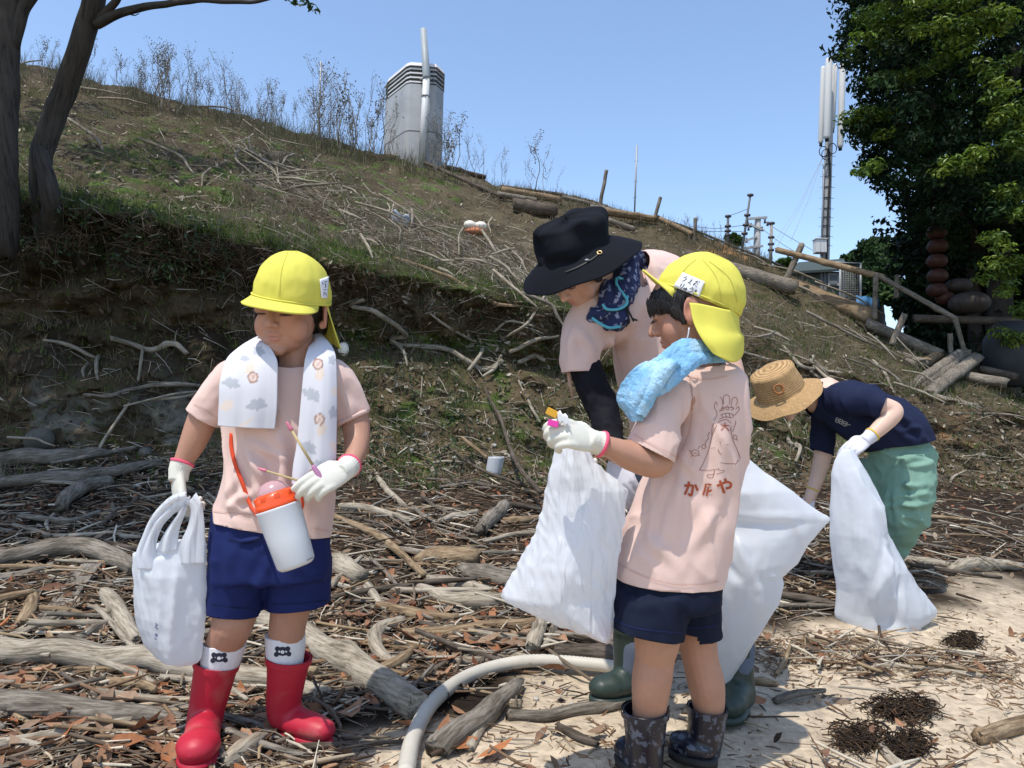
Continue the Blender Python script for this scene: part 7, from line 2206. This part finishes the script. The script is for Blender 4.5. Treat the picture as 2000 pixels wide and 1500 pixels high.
# the print: line drawing and three syllables
mat('print_brown', (0.26, 0.10, 0.075), rough=0.9)
mat('print_rust', (0.36, 0.075, 0.03), rough=0.9)
SC = 1154 / 200.0
def zz(pts): return [(1280 + x / SC, 740 + y / SC) for x, y in pts]
ln = [zz(p) for p in [
    [(690, 520), (640, 640), (600, 800), (540, 950), (495, 1028)], [(495, 1028), (600, 1030), (710, 1015)], [(845, 560), (870, 680), (920, 800), (955, 900)],
    [(690, 500), (740, 470), (800, 460), (855, 500)], [(770, 290), (765, 210), (800, 180), (835, 210), (835, 290)], [(855, 290), (870, 220), (905, 210), (925, 250), (905, 300)], [(755, 290), (750, 230), (725, 205)],
    [(700, 300), (690, 265), (672, 270), (668, 330), (690, 370), (690, 420), (655, 470)], [(720, 370), (760, 330), (800, 320), (850, 320), (890, 330)], [(730, 410), (780, 390), (840, 390), (890, 410)], [(720, 450), (790, 430), (860, 440)],
    [(760, 300), (740, 360), (775, 345), (760, 320)], [(800, 300), (830, 335), (800, 350), (790, 320)], [(850, 300), (880, 340), (850, 350)], [(750, 400), (760, 440)], [(790, 390), (800, 440)], [(830, 390), (840, 435)], [(870, 400), (875, 440)],
    [(905, 340), (935, 310), (940, 350), (910, 390), (895, 410)], [(900, 470), (905, 500), (880, 560), (870, 600)], [(850, 530), (850, 580)],
    [(655, 500), (640, 560), (635, 640)], [(615, 600), (590, 640), (600, 670), (575, 700), (560, 740)], [(545, 740), (520, 760), (545, 790), (575, 760), (545, 740)], [(500, 760), (480, 790)], [(410, 820), (440, 800), (480, 815), (490, 850), (450, 870), (410, 850), (410, 820)], [(430, 835), (470, 840)], [(385, 800), (400, 830)], [(400, 880), (420, 860)], [(490, 855), (505, 870)],
    [(880, 630), (910, 640), (915, 680), (880, 670), (880, 630)], [(915, 680), (925, 700)], [(705, 790), (720, 830), (750, 858)], [(728, 705), (732, 735)], [(630, 775), (632, 785)], [(648, 772), (650, 785)], [(668, 770), (668, 782)], [(790, 745), (795, 735)], [(805, 748), (810, 736)], [(822, 748), (826, 738)],
    [(730, 945), (800, 955), (900, 955)], [(900, 970), (930, 920), (945, 915)], [(665, 1020), (660, 1060), (640, 1080), (590, 1075), (585, 1100), (640, 1115), (665, 1060)], [(712, 1005), (720, 1030), (765, 1030), (765, 1050), (690, 1072)]]]
obj('back_print', mesh_from('back_print', *decal_lines(bsb, [(1.0, l) for l in ln], 1.0, lift=0.0010, step=2.0)), MATS['print_brown'], parent=shirt, label='brown line drawing of a smiling cone shaped figure')
def letter(strokes):
    obj('letter', mesh_from('letter', *decal_lines(bsb, strokes, 4.0, lift=0.0013, step=2.0)), MATS['print_rust'], parent=shirt)
letter([(1.5, s) for s in glyph('dai', (1280 + 725 / SC, 740 + 485 / SC), (115 / SC, 8 / SC), (0, 100 / SC))])
letter([(4.6, s) for s in glyph('ka', (1280 + 315 / SC, 740 + 1150 / SC), (170 / SC, 10 / SC), (0, 165 / SC))])
letter([(3.6, s) for s in [zz([(570, 1180), (560, 1230), (535, 1310)]), zz([(585, 1185), (632, 1195)]), zz([(600, 1215), (575, 1320)]), zz([(600, 1270), (635, 1250)])]])
letter([(4.6, s) for s in glyph('ya', (1280 + 690 / SC, 740 + 1125 / SC), (170 / SC, -5 / SC), (0, 165 / SC))])
# shorts
parts = [loft(rings_px([(1306, 1090, 98, .095), (1303, 1140, 103, .102), (1298, 1180, 106, .104)], yd), n=10, sup=2.4),
         loft(rings_px([(1278, 1150, 76, .085, -.03), (1268, 1200, 75, .085, -.04), (1261, 1245, 74, .083, -.045), (1259, 1280, 74, .083, -.045)], yd), n=12, sup=2.3),
         loft(rings_px([(1348, 1150, 56, .080, .05), (1348, 1200, 58, .075, .05), (1346, 1250, 57, .074, .05), (1346, 1275, 57, .074, .05)], yd), n=12, sup=2.3)]
me = vox('shorts', parts, 0.005, smooth=5)
A_, B_ = P(1187, 1205, yd), P(1336, 1238, yd); cut(me, (A_ + B_) / 2, Vector((-0.16, 0.0, -1)), near=P(1259, 1278, yd - .045), radius=0.125)
cut(me, P(1352, 1238, yd + .06), Vector((0.05, 0, -1)), near=P(1362, 1272, yd + .06), radius=0.11)
folds(me, [G_(1330, 1160, 1320, 1235, 8, .004), G_(1240, 1150, 1215, 1215, 9, .003), G_(1340, 1150, 1345, 1230, 6, -.006), G_(1200, 1150, 1260, 1170, 8, .003)], 0.0022, 18, seed=15)
bshb = bvh_of(me)
sho = obj('shorts', shell(me, 0.0028), MATS['navy_dark'], parent=boy)
stitch(bshb, [(1.3, [(1190, 1205), (1240, 1226), (1330, 1236)]), (1.3, [(1345, 1226), (1398, 1222)])], 'navy_jersey', sho)
# boots
zB = 0.0
hzb = 0.045
boot(boy, [(1260, 1380, 45, -.02), (1260, 1420, 41, -.02), (1260, 1470, 36, -.01), (1261, 1500, 34, -.01)], at_z(1261, 1478, hzb) , at_z(1228, 1462, hzb), yd, 'camo', 'black_rubber', rtoe=0.038, rheel=0.040)
boot(boy, [(1382, 1376, 39, .05), (1379, 1420, 36, .05), (1374, 1465, 33, .06), (1372, 1490, 32, .06)], at_z(1372, 1462, hzb), at_z(1332, 1450, hzb), yd, 'camo', 'black_rubber', rtoe=0.036, rheel=0.038)
# cap with long flap
Mb = head_frame(P(1362, 588, yd), (-0.86, 0.30, 0.38), (0.30, -0.12, 0.90), 1.0)
cb_, cbv = cap(boy, Mb, 0.087, 0.094, 0.106, 0.044, 66, RAD(24), 0.022, puff=0.04, gather=0.03)
quad = [(1335, 533), (1377, 551), (1364, 583), (1315, 562)]
rows = decal_patch(cbv, quad, 12, 8)
stitch(cbv, [(1.2, [(1372, 506), (1400, 545), (1412, 606)]), (1.2, [(1360, 506), (1335, 530), (1318, 575)]), (1.2, [(1385, 510), (1425, 545), (1440, 590)])], 'cap_seam', cb_, lift=0.0012)
tg = obj('name_tag', grid_mesh('name_tag', rows, 0.0012), MATS['white_patch'], parent=cb_)
tx = []
ux, uy = (42, 18), (-20, 29)
def tagpt(u, v): return (1335 + ux[0] * u + uy[0] * v, 533 + ux[1] * u + uy[1] * v)
for ch, u, v in (('u', .12, .12), ('e', .38, .12), ('da', .64, .10), ('ri', .20, .56), ('yu', .40, .60), ('u', .60, .56), ('ki', .78, .56)):
    o = tagpt(u, v)
    tx += [(1.2, s) for s in glyph(ch, o, (ux[0] * .20, ux[1] * .20), (uy[0] * .34, uy[1] * .34))]
obj('writing', mesh_from('writing', *decal_lines(cbv, tx, 1.2, lift=0.0036, step=1.5)), MATS['ink'], parent=tg)
rows = []
top = [(1346, 592, -.100), (1368, 594, -.098), (1395, 600, -.098), (1422, 606, -.080), (1440, 604, -.02), (1425, 606, .05), (1400, 600, .08)]
mid = [(1354, 630, -.112), (1378, 634, -.104), (1404, 640, -.105), (1428, 646, -.085), (1443, 645, -.03), (1424, 640, .05), (1402, 636, .08)]
low = [(1370, 662, -.125), (1394, 668, -.125), (1420, 670, -.115), (1440, 666, -.085), (1450, 658, -.02), (1432, 655, .05), (1410, 655, .08)]
bot = [(1392, 690, -.125), (1410, 700, -.125), (1430, 708, -.11), (1444, 700, -.075), (1450, 684, -.02), (1440, 672, .05), (1415, 668, .08)]
cols_ = []
for k in (top, mid, low, bot):
    cols_.append(smooth_path([tuple(P(x, y, yd + z)) for x, y, z in k], 44))
for j in range(30):
    v = j / 29 * 3
    i0 = min(2, int(v)); t = v - i0
    rows.append([smooth_path([tuple(cols_[a][i]) for a in range(4)], 30)[j] for i in range(44)])
obj('neck_flap', grid_mesh('neck_flap', rows, 0.003), MATS['cap_yellow'], parent=cb_)
obj('chin_elastic', mesh_from('chin_elastic', *tube([P(1346, 640, yd - .1), P(1344, 655, yd - .098), P(1338, 672, yd - .09), P(1322, 700, yd - .06)], 0.0016, seg=6, n=14)), MATS['white_patch'], parent=cb_)
# glove and what it holds
wb = P(1160, 862, yd - .16)
glove(boy, wb, P(1092, 842, yd - .20), Vector((0.05, -0.85, 0.45)), 0.78, (1.9, 2.3, 2.5, 2.6), [(-0.002, 0.034, -0.014), (-0.014, 0.024, -0.010)], 1, 'glove_knit', 'cuff_pink', P(1195, 875, yd - .15) - wb, cuff_r=0.030, cuff_len=0.022)
mat('scrap_orange', (0.62, 0.33, 0.03), rough=0.5); mat('scrap_magenta', (0.70, 0.05, 0.35), rough=0.4); mat('paper', (0.74, 0.75, 0.78), rough=0.7)
q = yd - .20
obj('plastic_scrap', mesh_from('plastic_scrap', *box(P(1078, 806, q), (0.022, 0.012, 0.014), rot=Matrix.Rotation(RAD(25), 3, 'Y'), bevel=0.001), False), MATS['scrap_orange'], label='small orange plastic scrap held in the raised glove', cat='plastic scrap', origin=P(1078, 806, q))
obj('plastic_scrap', mesh_from('plastic_scrap', *box(P(1080, 827, q), (0.020, 0.012, 0.012), rot=Matrix.Rotation(RAD(14), 3, 'Y'), bevel=0.001), False), MATS['scrap_magenta'], label='small magenta plastic scrap held in the raised glove', cat='plastic scrap', origin=P(1080, 827, q))
rows = [[P(1084 + i * 5 + j * 1.5, 803 + j * 6 + (2 if i % 2 else -2) + i * 1.5 * (i > 2), q - 0.004 * (i % 2)) for i in range(6)] for j in range(5)]
obj('paper_scrap', grid_mesh('paper_scrap', rows, 0.002), MATS['paper'], label='folded white paper scrap held in the raised glove', cat='paper', origin=P(1096, 812, q))
# blue terry towel
sheets = []
sheets.append(cloth_sheet('t', [(1412, 684, 1420, 704, .03, .03), (1396, 678, 1402, 706, -.05, -.06), (1368, 672, 1378, 708, -.085, -.105), (1338, 668, 1352, 718, -.10, -.125), (1312, 680, 1326, 742, -.105, -.14), (1288, 700, 1304, 762, -.11, -.145), (1262, 716, 1280, 776, -.11, -.145), (1236, 730, 1262, 786, -.10, -.135)], yd, nu=40, nv=90, thick=0.009, ripple=0.010, seed=6))
sheets.append(cloth_sheet('t', [(1262, 712, 1302, 716, -.115, -.12), (1236, 722, 1290, 742, -.125, -.135), (1218, 746, 1274, 770, -.125, -.145), (1209, 776, 1262, 796, -.12, -.145), (1226, 798, 1252, 812, -.12, -.14), (1240, 818, 1247, 822, -.12, -.135)], yd, nu=36, nv=70, thick=0.010, ripple=0.016, seed=2))
sheets.append(cloth_sheet('t', [(1300, 704, 1326, 712, -.13, -.14), (1276, 724, 1306, 734, -.14, -.15), (1256, 748, 1290, 760, -.145, -.155), (1246, 780, 1270, 786, -.145, -.15), (1244, 808, 1254, 810, -.14, -.145)], yd, nu=28, nv=60, thick=0.009, ripple=0.012, seed=9))
me = merge_me('towel', sheets)
folds(me, [], 0.0012, 130, seed=3)
tw_ = obj('towel', me, MATS['blue_terry'], label='light blue terry towel bunched round the neck below the flap cap', cat='towel', origin=P(1330, 700, yd))

# ---------------------------------------------------------------- 3. the woman in the black hat
wd = 2.06
w1 = thing('person', 'stooping adult in black hat, pink shirt, black arm cover and green boots', 'person', gh(P(1320, 1380, wd).x, wd))
HM1 = head_frame(P(1128, 522, wd - .12), (-0.52, -0.42, -0.72), (-0.50, -0.45, 0.75), 1.0)
parts = head_parts(HM1, 0.98)
parts += [tpx([(1165, 540, 40, -.08), (1215, 565, 44, -.02), (1250, 580, 60, 0)], wd)]
parts += [tpx([(1250, 590, 62, 0), (1280, 660, 80, 0), (1310, 780, 82, 0), (1345, 900, 84, .02), (1340, 960, 80, .02)], wd)]
parts += [tpx([(1215, 600, 44, -.05), (1150, 640, 38, -.10), (1140, 700, 32, -.12), (1160, 760, 28, -.14), (1177, 800, 27, -.16), (1190, 850, 24, -.20), (1205, 890, 19, -.24)], wd)]
parts += [tpx([(1310, 560, 50, .05), (1390, 650, 36, .1), (1430, 760, 30, .05), (1440, 850, 24, -.02)], wd)]
parts += [tpx([(1310, 950, 62, 0), (1265, 1100, 48, .02), (1240, 1220, 34, .0), (1232, 1330, 26, .0)], wd), tpx([(1370, 950, 62, .05), (1410, 1100, 48, .0), (1430, 1220, 34, -.05), (1440, 1340, 26, -.08)], wd)]
bme = vox('body', parts, 0.0042, smooth=3, deci=0.3)
head_detail(bme, HM1, SK_AD, 1.0, lipc=(0.40, 0.10, 0.10))
obj('body', bme, MATS['skin_tan'], parent=w1)
lashes(HM1, w1)
hair(HM1, w1, (0, -0.024, 0.018), (0.081, 0.086, 0.082), extra=[((0.071, 0.024, -0.005), (0.012, 0.018, 0.035)), ((-0.071, 0.024, -0.005), (0.012, 0.018, 0.035)), ((0, -0.07, -0.03), (0.05, 0.03, 0.04))], vs_=0.0045)
parts = [tpx([(1262, 548, 58, .0), (1290, 560, 66, .03), (1280, 620, 82, .0), (1288, 700, 90, .0), (1318, 790, 94, .0), (1350, 880, 92, .02), (1352, 950, 92, .02)], wd, n=34),
         tpx([(1300, 560, 60, .05), (1345, 590, 62, .08), (1390, 680, 42, .1), (1415, 760, 40, .08)], wd),
         tpx([(1250, 590, 66, -.02), (1190, 610, 62, -.06), (1148, 640, 50, -.10), (1134, 690, 40, -.12), (1134, 735, 38, -.13), (1136, 755, 38, -.13)], wd, round_ends=False, n=26)]
sme = vox('shirt', parts, 0.007, smooth=4)
cut(sme, P(1133, 727, wd - .13), Vector((0.05, 0, -1)), near=P(1135, 762, wd - .13), radius=0.115)
cut(sme, P(1232, 540, wd - .03), (P(1190, 520, wd - .08) - P(1270, 580, wd)).normalized(), near=P(1222, 530, wd - .03), radius=0.10)
cut(sme, P(1350, 925, wd), Vector((0.2, 0, -1)))
K_ = lambda x0, y0, x1, y1, w, a, dz=-0.12, d=wd: (P(x0, y0, d + dz), P(x1, y1, d + dz), w * S(d), a)
folds(sme, [K_(1165, 720, 1175, 640, 7, -.012), K_(1185, 740, 1190, 640, 8, .010), K_(1215, 790, 1220, 650, 9, -.008), K_(1240, 620, 1235, 800, 9, .008), K_(1130, 640, 1160, 700, 8, .006, -.16), K_(1245, 500, 1262, 640, 7, .006, -.08), K_(1265, 520, 1275, 640, 8, -.006, -.08), K_(1120, 620, 1115, 710, 8, .004, -.16)], 0.005, 9, seed=19)
shirt = obj('shirt', shell(sme, 0.003), MATS['cotton_pink'], parent=w1)
# arm cover
parts = [tpx([(1136, 688, 31, -.122), (1156, 752, 31, -.14), (1178, 800, 30, -.16), (1190, 850, 27, -.20), (1202, 880, 22, -.235)], wd, n=26)]
me = vox('arm_cover', parts, 0.005, smooth=3); folds(me, [], 0.003, 30, seed=2)
obj('arm_cover', me, MATS['arm_cover'], parent=w1, label='black arm cover')
ww = P(1206, 892, wd - .24)
glove(w1, ww, P(1222, 950, wd - .27), Vector((-0.6, -0.7, 0.2)), 0.82, (0.9, 1.2, 1.3, 1.4), [(0.0, 0.034, -0.014), (-0.012, 0.026, -0.010)], 1, 'glove_white', 'cuff_yellow', P(1194, 860, wd - .2) - ww, cuff_r=0.03)
# trousers
parts = [loft(rings_px([(1335, 900, 92, .11), (1335, 960, 92, .11), (1330, 1000, 90, .11)], wd), n=8), tpx([(1300, 970, 66, 0), (1262, 1100, 52, .02), (1240, 1240, 38, 0), (1234, 1300, 34, 0)], wd), tpx([(1375, 970, 66, .05), (1412, 1100, 52, .0), (1432, 1240, 38, -.05), (1438, 1300, 34, -.07)], wd)]
me = vox('trousers', parts, 0.009, smooth=4); folds(me, [], 0.006, 9, seed=31)
mat('trouser_grey', (0.10, 0.12, 0.16), rough=0.9)
obj('trousers', me, MATS['trouser_grey'], parent=w1)
zW = gh(P(1200, 1360, 2.05).x, 2.05).z
boot(w1, [(1236, 1215, 42, 0), (1236, 1260, 38, 0), (1232, 1310, 34, 0), (1228, 1332, 34, 0)], at_z(1226, 1334, zW + .052), at_z(1178, 1342, zW + .050), wd, 'boot_green', 'boot_green', rtoe=0.045, rheel=0.044)
zW2 = gh(P(1440, 1390, 1.98).x, 1.98).z
boot(w1, [(1425, 1215, 42, -.06), (1430, 1260, 39, -.06), (1436, 1320, 36, -.07), (1440, 1352, 35, -.08)], at_z(1438, 1362, zW2 + .05), at_z(1420, 1378, zW2 + .05), wd, 'boot_green', 'boot_green', rtoe=0.045, rheel=0.044)
# hat
M1 = head_frame(P(1126, 489, wd - .12), (-0.50, -0.62, -0.48), (-0.34, -0.34, 0.88), 1.0)
ht, hbv = brim_hat(w1, M1, 0.099, 0.109, 0.092, 0.166, 0.048, 0.010, 'black_canvas', top=0.84, lumps=0.20, ph=1.5)
band = []
for t in np.linspace(0, 1, 20):
    band.append((1100 + 72 * t, 532 - 38 * t))
obj('cord', mesh_from('cord', *decal_lines(hbv, [(2.2, [(1105, 532), (1130, 522), (1155, 508), (1168, 498)])], 2.2, lift=0.003)), MATS['black_rubber'], parent=ht)
h0 = shoot(hbv, 1171, 495, 0.003)
if h0:
    tt = h0[1].orthogonal().normalized(); bb_ = h0[1].cross(tt)
    ring = [h0[0] + (tt * cos(t) + bb_ * sin(t)) * 0.0058 for t in np.linspace(0, 2 * pi, 20)]
    obj('eyelet', mesh_from('eyelet', *tube(ring, 0.0014, seg=6, cap=False)), MATS['brass'], parent=ht)
h0 = shoot(hbv, 1147, 510, 0.004)
if h0: obj('cord_bead', mesh_from('cord_bead', *ellip(h0[0], (0.006, 0.004, 0.003))), MATS['metal_grey'], parent=ht)
hx = [[P(1222, 585, wd - .15), P(1228, 608, wd - .16), P(1238, 628, wd - .16)], [P(1220, 588, wd - .15), P(1226, 612, wd - .16), P(1229, 632, wd - .16)], [P(1234, 622, wd - .16), P(1245, 626, wd - .16)], [P(1228, 630, wd - .16), P(1222, 638, wd - .16)]]
obj('chin_cord', mesh_from('chin_cord', *join([tube(p, 0.0026, seg=6) for p in hx])), MATS['black_rubber'], parent=ht)
# scarf
sf = thing('scarf', 'navy patterned neck scarf with turquoise edging worn under the black hat', 'scarf', P(1205, 570, wd - .1))
parts = [tpx([(1226, 505, 24, -.06), (1222, 545, 28, -.10), (1208, 580, 28, -.13), (1185, 606, 22, -.15), (1160, 616, 15, -.16)], wd, n=24),
         tpx([(1200, 600, 18, -.14), (1208, 622, 22, -.14), (1190, 632, 16, -.15)], wd), tpx([(1190, 560, 16, -.13), (1185, 590, 18, -.15)], wd),
         tpx([(1240, 500, 18, -.02), (1248, 540, 22, .0), (1240, 580, 24, -.04)], wd)]
me = vox('cloth', parts, 0.004, smooth=4); folds(me, [], 0.004, 28, seed=4)
obj('cloth', me, MATS['scarf_navy'], parent=sf)
for pth in ([(1204, 544, -.145), (1204, 554, -.155), (1212, 568, -.165), (1224, 584, -.17), (1222, 596, -.17), (1206, 604, -.175), (1186, 604, -.185), (1178, 596, -.185)],
            [(1208, 542, -.145), (1218, 546, -.145), (1224, 548, -.14), (1234, 540, -.12)], [(1158, 622, -.18), (1172, 632, -.185), (1190, 640, -.18), (1210, 638, -.17)], [(1224, 548, -.14), (1222, 562, -.155), (1226, 580, -.16)]):
    obj('trim', mesh_from('trim', *tpx([(x, y, 2.9, z) for x, y, z in pth], wd, n=40, seg=8)), MATS['cyan_trim'], parent=sf)
# small things in her glove
k = wd - .30
obj('foam_ball', mesh_from('foam_ball', *ellip(P(1152, 882, k), 9 * S(k))), MATS['float_white'], label='small white foam ball under the glove cuff, upper one', cat='ball', origin=P(1152, 882, k))
obj('foam_ball', mesh_from('foam_ball', *ellip(P(1160, 901, k), 7.5 * S(k))), MATS['float_white'], label='small white foam ball under the glove cuff, lower one', cat='ball', origin=P(1160, 901, k))
obj('thin_stick', mesh_from('thin_stick', *tube([P(1142, 892, k), P(1160, 893, k), P(1205, 889, k + .03)], 0.0035, seg=8)), MATS['stick_straw'], label='thin pale stick between the two foam balls', cat='stick', origin=P(1160, 893, k))

# ---------------------------------------------------------------- 4. the woman in the straw hat
sd = 3.2
w2 = thing('person', 'adult in straw hat, navy shirt and sage green trousers bending down to the wrack', 'person', gh(P(1735, 1150, sd).x, sd))
HM2 = head_frame(P(1533, 769, sd), (-0.62, -0.16, -0.76), (-0.62, -0.14, 0.76), 1.0)
parts = head_parts(HM2, 0.98)
parts += [tpx([(1545, 765, 24, 0), (1580, 768, 26, 0), (1610, 775, 40, 0)], sd), tpx([(1605, 782, 32, 0), (1660, 800, 44, 0), (1712, 828, 46, 0), (1750, 868, 46, 0), (1762, 920, 42, 0)], sd)]
parts += [tpx([(1610, 790, 20, .10), (1612, 850, 18, .13), (1607, 890, 17, .13), (1597, 930, 14, .12), (1582, 972, 11, .10), (1578, 985, 10, .10)], sd)]
parts += [tpx([(1660, 788, 14, -.10), (1700, 788, 18, -.18), (1738, 798, 18, -.20), (1744, 808, 18, -.21), (1722, 832, 16, -.22), (1696, 856, 12, -.23)], sd, n=32)]
parts += [tpx([(1775, 920, 44, -.03), (1765, 990, 40, -.05), (1748, 1060, 24, 0), (1742, 1130, 16, .03)], sd), tpx([(1725, 920, 40, .08), (1722, 990, 32, .05), (1728, 1060, 22, .1), (1722, 1130, 15, .12)], sd)]
bme = vox('body', parts, 0.0045, smooth=3, deci=0.3)
head_detail(bme, HM2, SK_PALE, 1.0)
obj('body', bme, MATS['skin_tan'], parent=w2)
lashes(HM2, w2)
hair(HM2, w2, (0, -0.014, 0.030), (0.078, 0.080, 0.070), vs_=0.005)
parts = [tpx([(1592, 775, 34, 0), (1618, 785, 42, 0), (1660, 800, 56, 0), (1705, 822, 62, 0), (1750, 852, 64, 0), (1770, 890, 62, 0), (1775, 920, 60, 0)], sd, n=34),
         tpx([(1612, 790, 30, .06), (1609, 830, 24, .11)], sd), tpx([(1640, 782, 34, -.08), (1672, 782, 29, -.14)], sd)]
sme = vox('shirt', parts, 0.0065, smooth=5)
sl1 = vox('sleeve', [tpx([(1612, 795, 28, .06), (1608, 840, 25, .12), (1607, 890, 22, .13), (1606, 915, 22, .13)], sd)], 0.005, smooth=3)
sl2 = vox('sleeve', [tpx([(1640, 784, 30, -.08), (1672, 782, 30, -.14), (1705, 787, 28, -.18), (1730, 795, 26, -.20), (1755, 803, 26, -.21)], sd)], 0.005, smooth=3)
cut(sl2, P(1724, 792, sd - .2), (P(1745, 799, sd - .21) - P(1705, 786, sd - .18)).normalized())
cut(sl1, P(1607, 884, sd + .13), Vector((-0.05, 0, -1)) + _R * -0.25)
cut(sme, P(1586, 773, sd), _R * -1 + Vector((0, 0, .1)), near=P(1575, 770, sd), radius=0.1)
A_, B_ = P(1688, 882, sd), P(1816, 848, sd)
cut(sme, (A_ + B_) / 2 + Vector((0, 0, 0)), Vector((0.20, 0.05, -1)), near=P(1775, 910, sd), radius=0.20)
sme = merge_me('shirt', [sme, sl1, sl2])
Z_ = lambda x0, y0, x1, y1, w, a, dz=-0.14, d=sd: (P(x0, y0, d + dz), P(x1, y1, d + dz), w * S(d), a)
folds(sme, [Z_(1690, 745, 1790, 830, 6, .010, -.05), Z_(1720, 800, 1790, 850, 7, -.012), Z_(1650, 840, 1740, 860, 6, .010), Z_(1740, 830, 1700, 875, 6, .010), Z_(1630, 770, 1640, 850, 8, .008), Z_(1760, 840, 1800, 835, 5, .008)], 0.008, 8, seed=41)
b2 = bvh_of(sme)
shirt = obj('shirt', shell(sme, 0.003), MATS['navy_tee'], parent=w2)
mat('print_white', (0.5, 0.5, 0.48), rough=0.8)
q = []
for (x, y) in ((1634, 817), (1641, 820), (1648, 824)):
    q += [[(x, y - 2), (x + 5, y)], [(x - 1, y + 2), (x + 4, y + 4)], [(x - 2, y + 6), (x + 3, y + 8)], [(x, y - 2), (x - 2, y + 6)], [(x + 5, y), (x + 3, y + 8)]]
q += [[(1656, 828), (1661, 830)], [(1655, 824), (1654, 832)]]
obj('chest_print', mesh_from('chest_print', *decal_lines(b2, [(1.0, l) for l in q], 1.0, lift=0.002, step=1.5)), MATS['print_white'], parent=shirt)
# trousers
parts = [tpx([(1746, 862, 52, 0), (1760, 895, 57, 0), (1764, 930, 58, 0)], sd),
         tpx([(1778, 900, 46, -.05), (1772, 960, 48, -.07), (1765, 1010, 42, -.06), (1752, 1055, 25, -.02), (1746, 1080, 19, 0)], sd, round_ends=False), tpx([(1730, 900, 44, .06), (1726, 960, 40, .05), (1728, 1020, 34, .08), (1730, 1075, 22, .1)], sd, round_ends=False)]
me = vox('trousers', parts, 0.007, smooth=4)
folds(me, [Z_(1700, 890, 1760, 900, 6, .010), Z_(1740, 905, 1815, 900, 5, -.012, -.15), Z_(1720, 930, 1800, 960, 6, .014, -.16), Z_(1740, 960, 1812, 955, 5, -.012, -.16), Z_(1745, 990, 1800, 985, 5, .012, -.16), Z_(1735, 1010, 1790, 1025, 5, -.010, -.16), Z_(1760, 880, 1785, 1000, 6, .008, -.16), Z_(1730, 940, 1740, 1040, 6, -.014, -.12)], 0.009, 9, stretch=(1, 1, 1.6), seed=44)
obj('trousers', me, MATS['sage_cotton'], parent=w2)
for x, y, dz in ((1738, 1140, 0), (1718, 1138, .1)):
    c = gh(P(x, y, sd + dz).x, sd + dz)
    obj('shoe', vox('shoe', [tube([c + Vector((0.03, 0, .05)), c + Vector((-0.12, -0.03, .035))], [.045, .038], seg=14, round_ends=True)], 0.006), MATS['shoe_grey'], parent=w2)
wn = P(1692, 859, sd - .235)
glove(w2, wn, P(1652, 884, sd - .27), Vector((-0.10, -0.75, 0.65)), 0.86, (1.3, 1.6, 1.8, 1.9), [(0.0, 0.030, -0.016), (-0.012, 0.024, -0.010)], 1, 'glove_white', 'cuff_yellow', P(1710, 843, sd - .225) - wn, cuff_r=0.031, cuff_len=0.04)
wf = P(1581, 974, sd + .10)
glove(w2, wf, P(1570, 1010, sd + .08), Vector((-0.6, -0.7, 0.2)), 0.84, (0.8, 1.0, 1.1, 1.2), [(0.004, 0.034, -0.014), (-0.012, 0.026, -0.010)], 1, 'glove_white', 'cuff_yellow', P(1590, 950, sd + .11) - wf, cuff_r=0.028)
M2 = head_frame(P(1525, 766, sd - .01), (-0.62, -0.50, -0.50), (-0.43, -0.24, 0.86), 1.0)
ht, hbv = brim_hat(w2, M2, 0.099, 0.105, 0.120, 0.168, 0.036, 0.013, 'straw', top=0.90, lumps=0.06, rows_wave=1, ph=0.4)
h0 = shoot(hbv, 1521, 760, 0.006)
if h0:
    tt = h0[1].orthogonal().normalized(); bb_ = h0[1].cross(tt)
    ring = [h0[0] + (tt * cos(t) + bb_ * sin(t)) * 0.019 for t in np.linspace(0, 2 * pi, 28)]
    obj('wooden_ring', mesh_from('wooden_ring', *tube(ring, 0.0042, seg=8, cap=False)), MATS['wood_ring'], parent=ht)
    rb = []
    for k_ in range(26):
        a = 2 * pi * k_ / 26
        p0 = h0[0] + (tt * cos(a) + bb_ * sin(a)) * 0.015
        rb.append(p0)
bpy.context.view_layer.update()
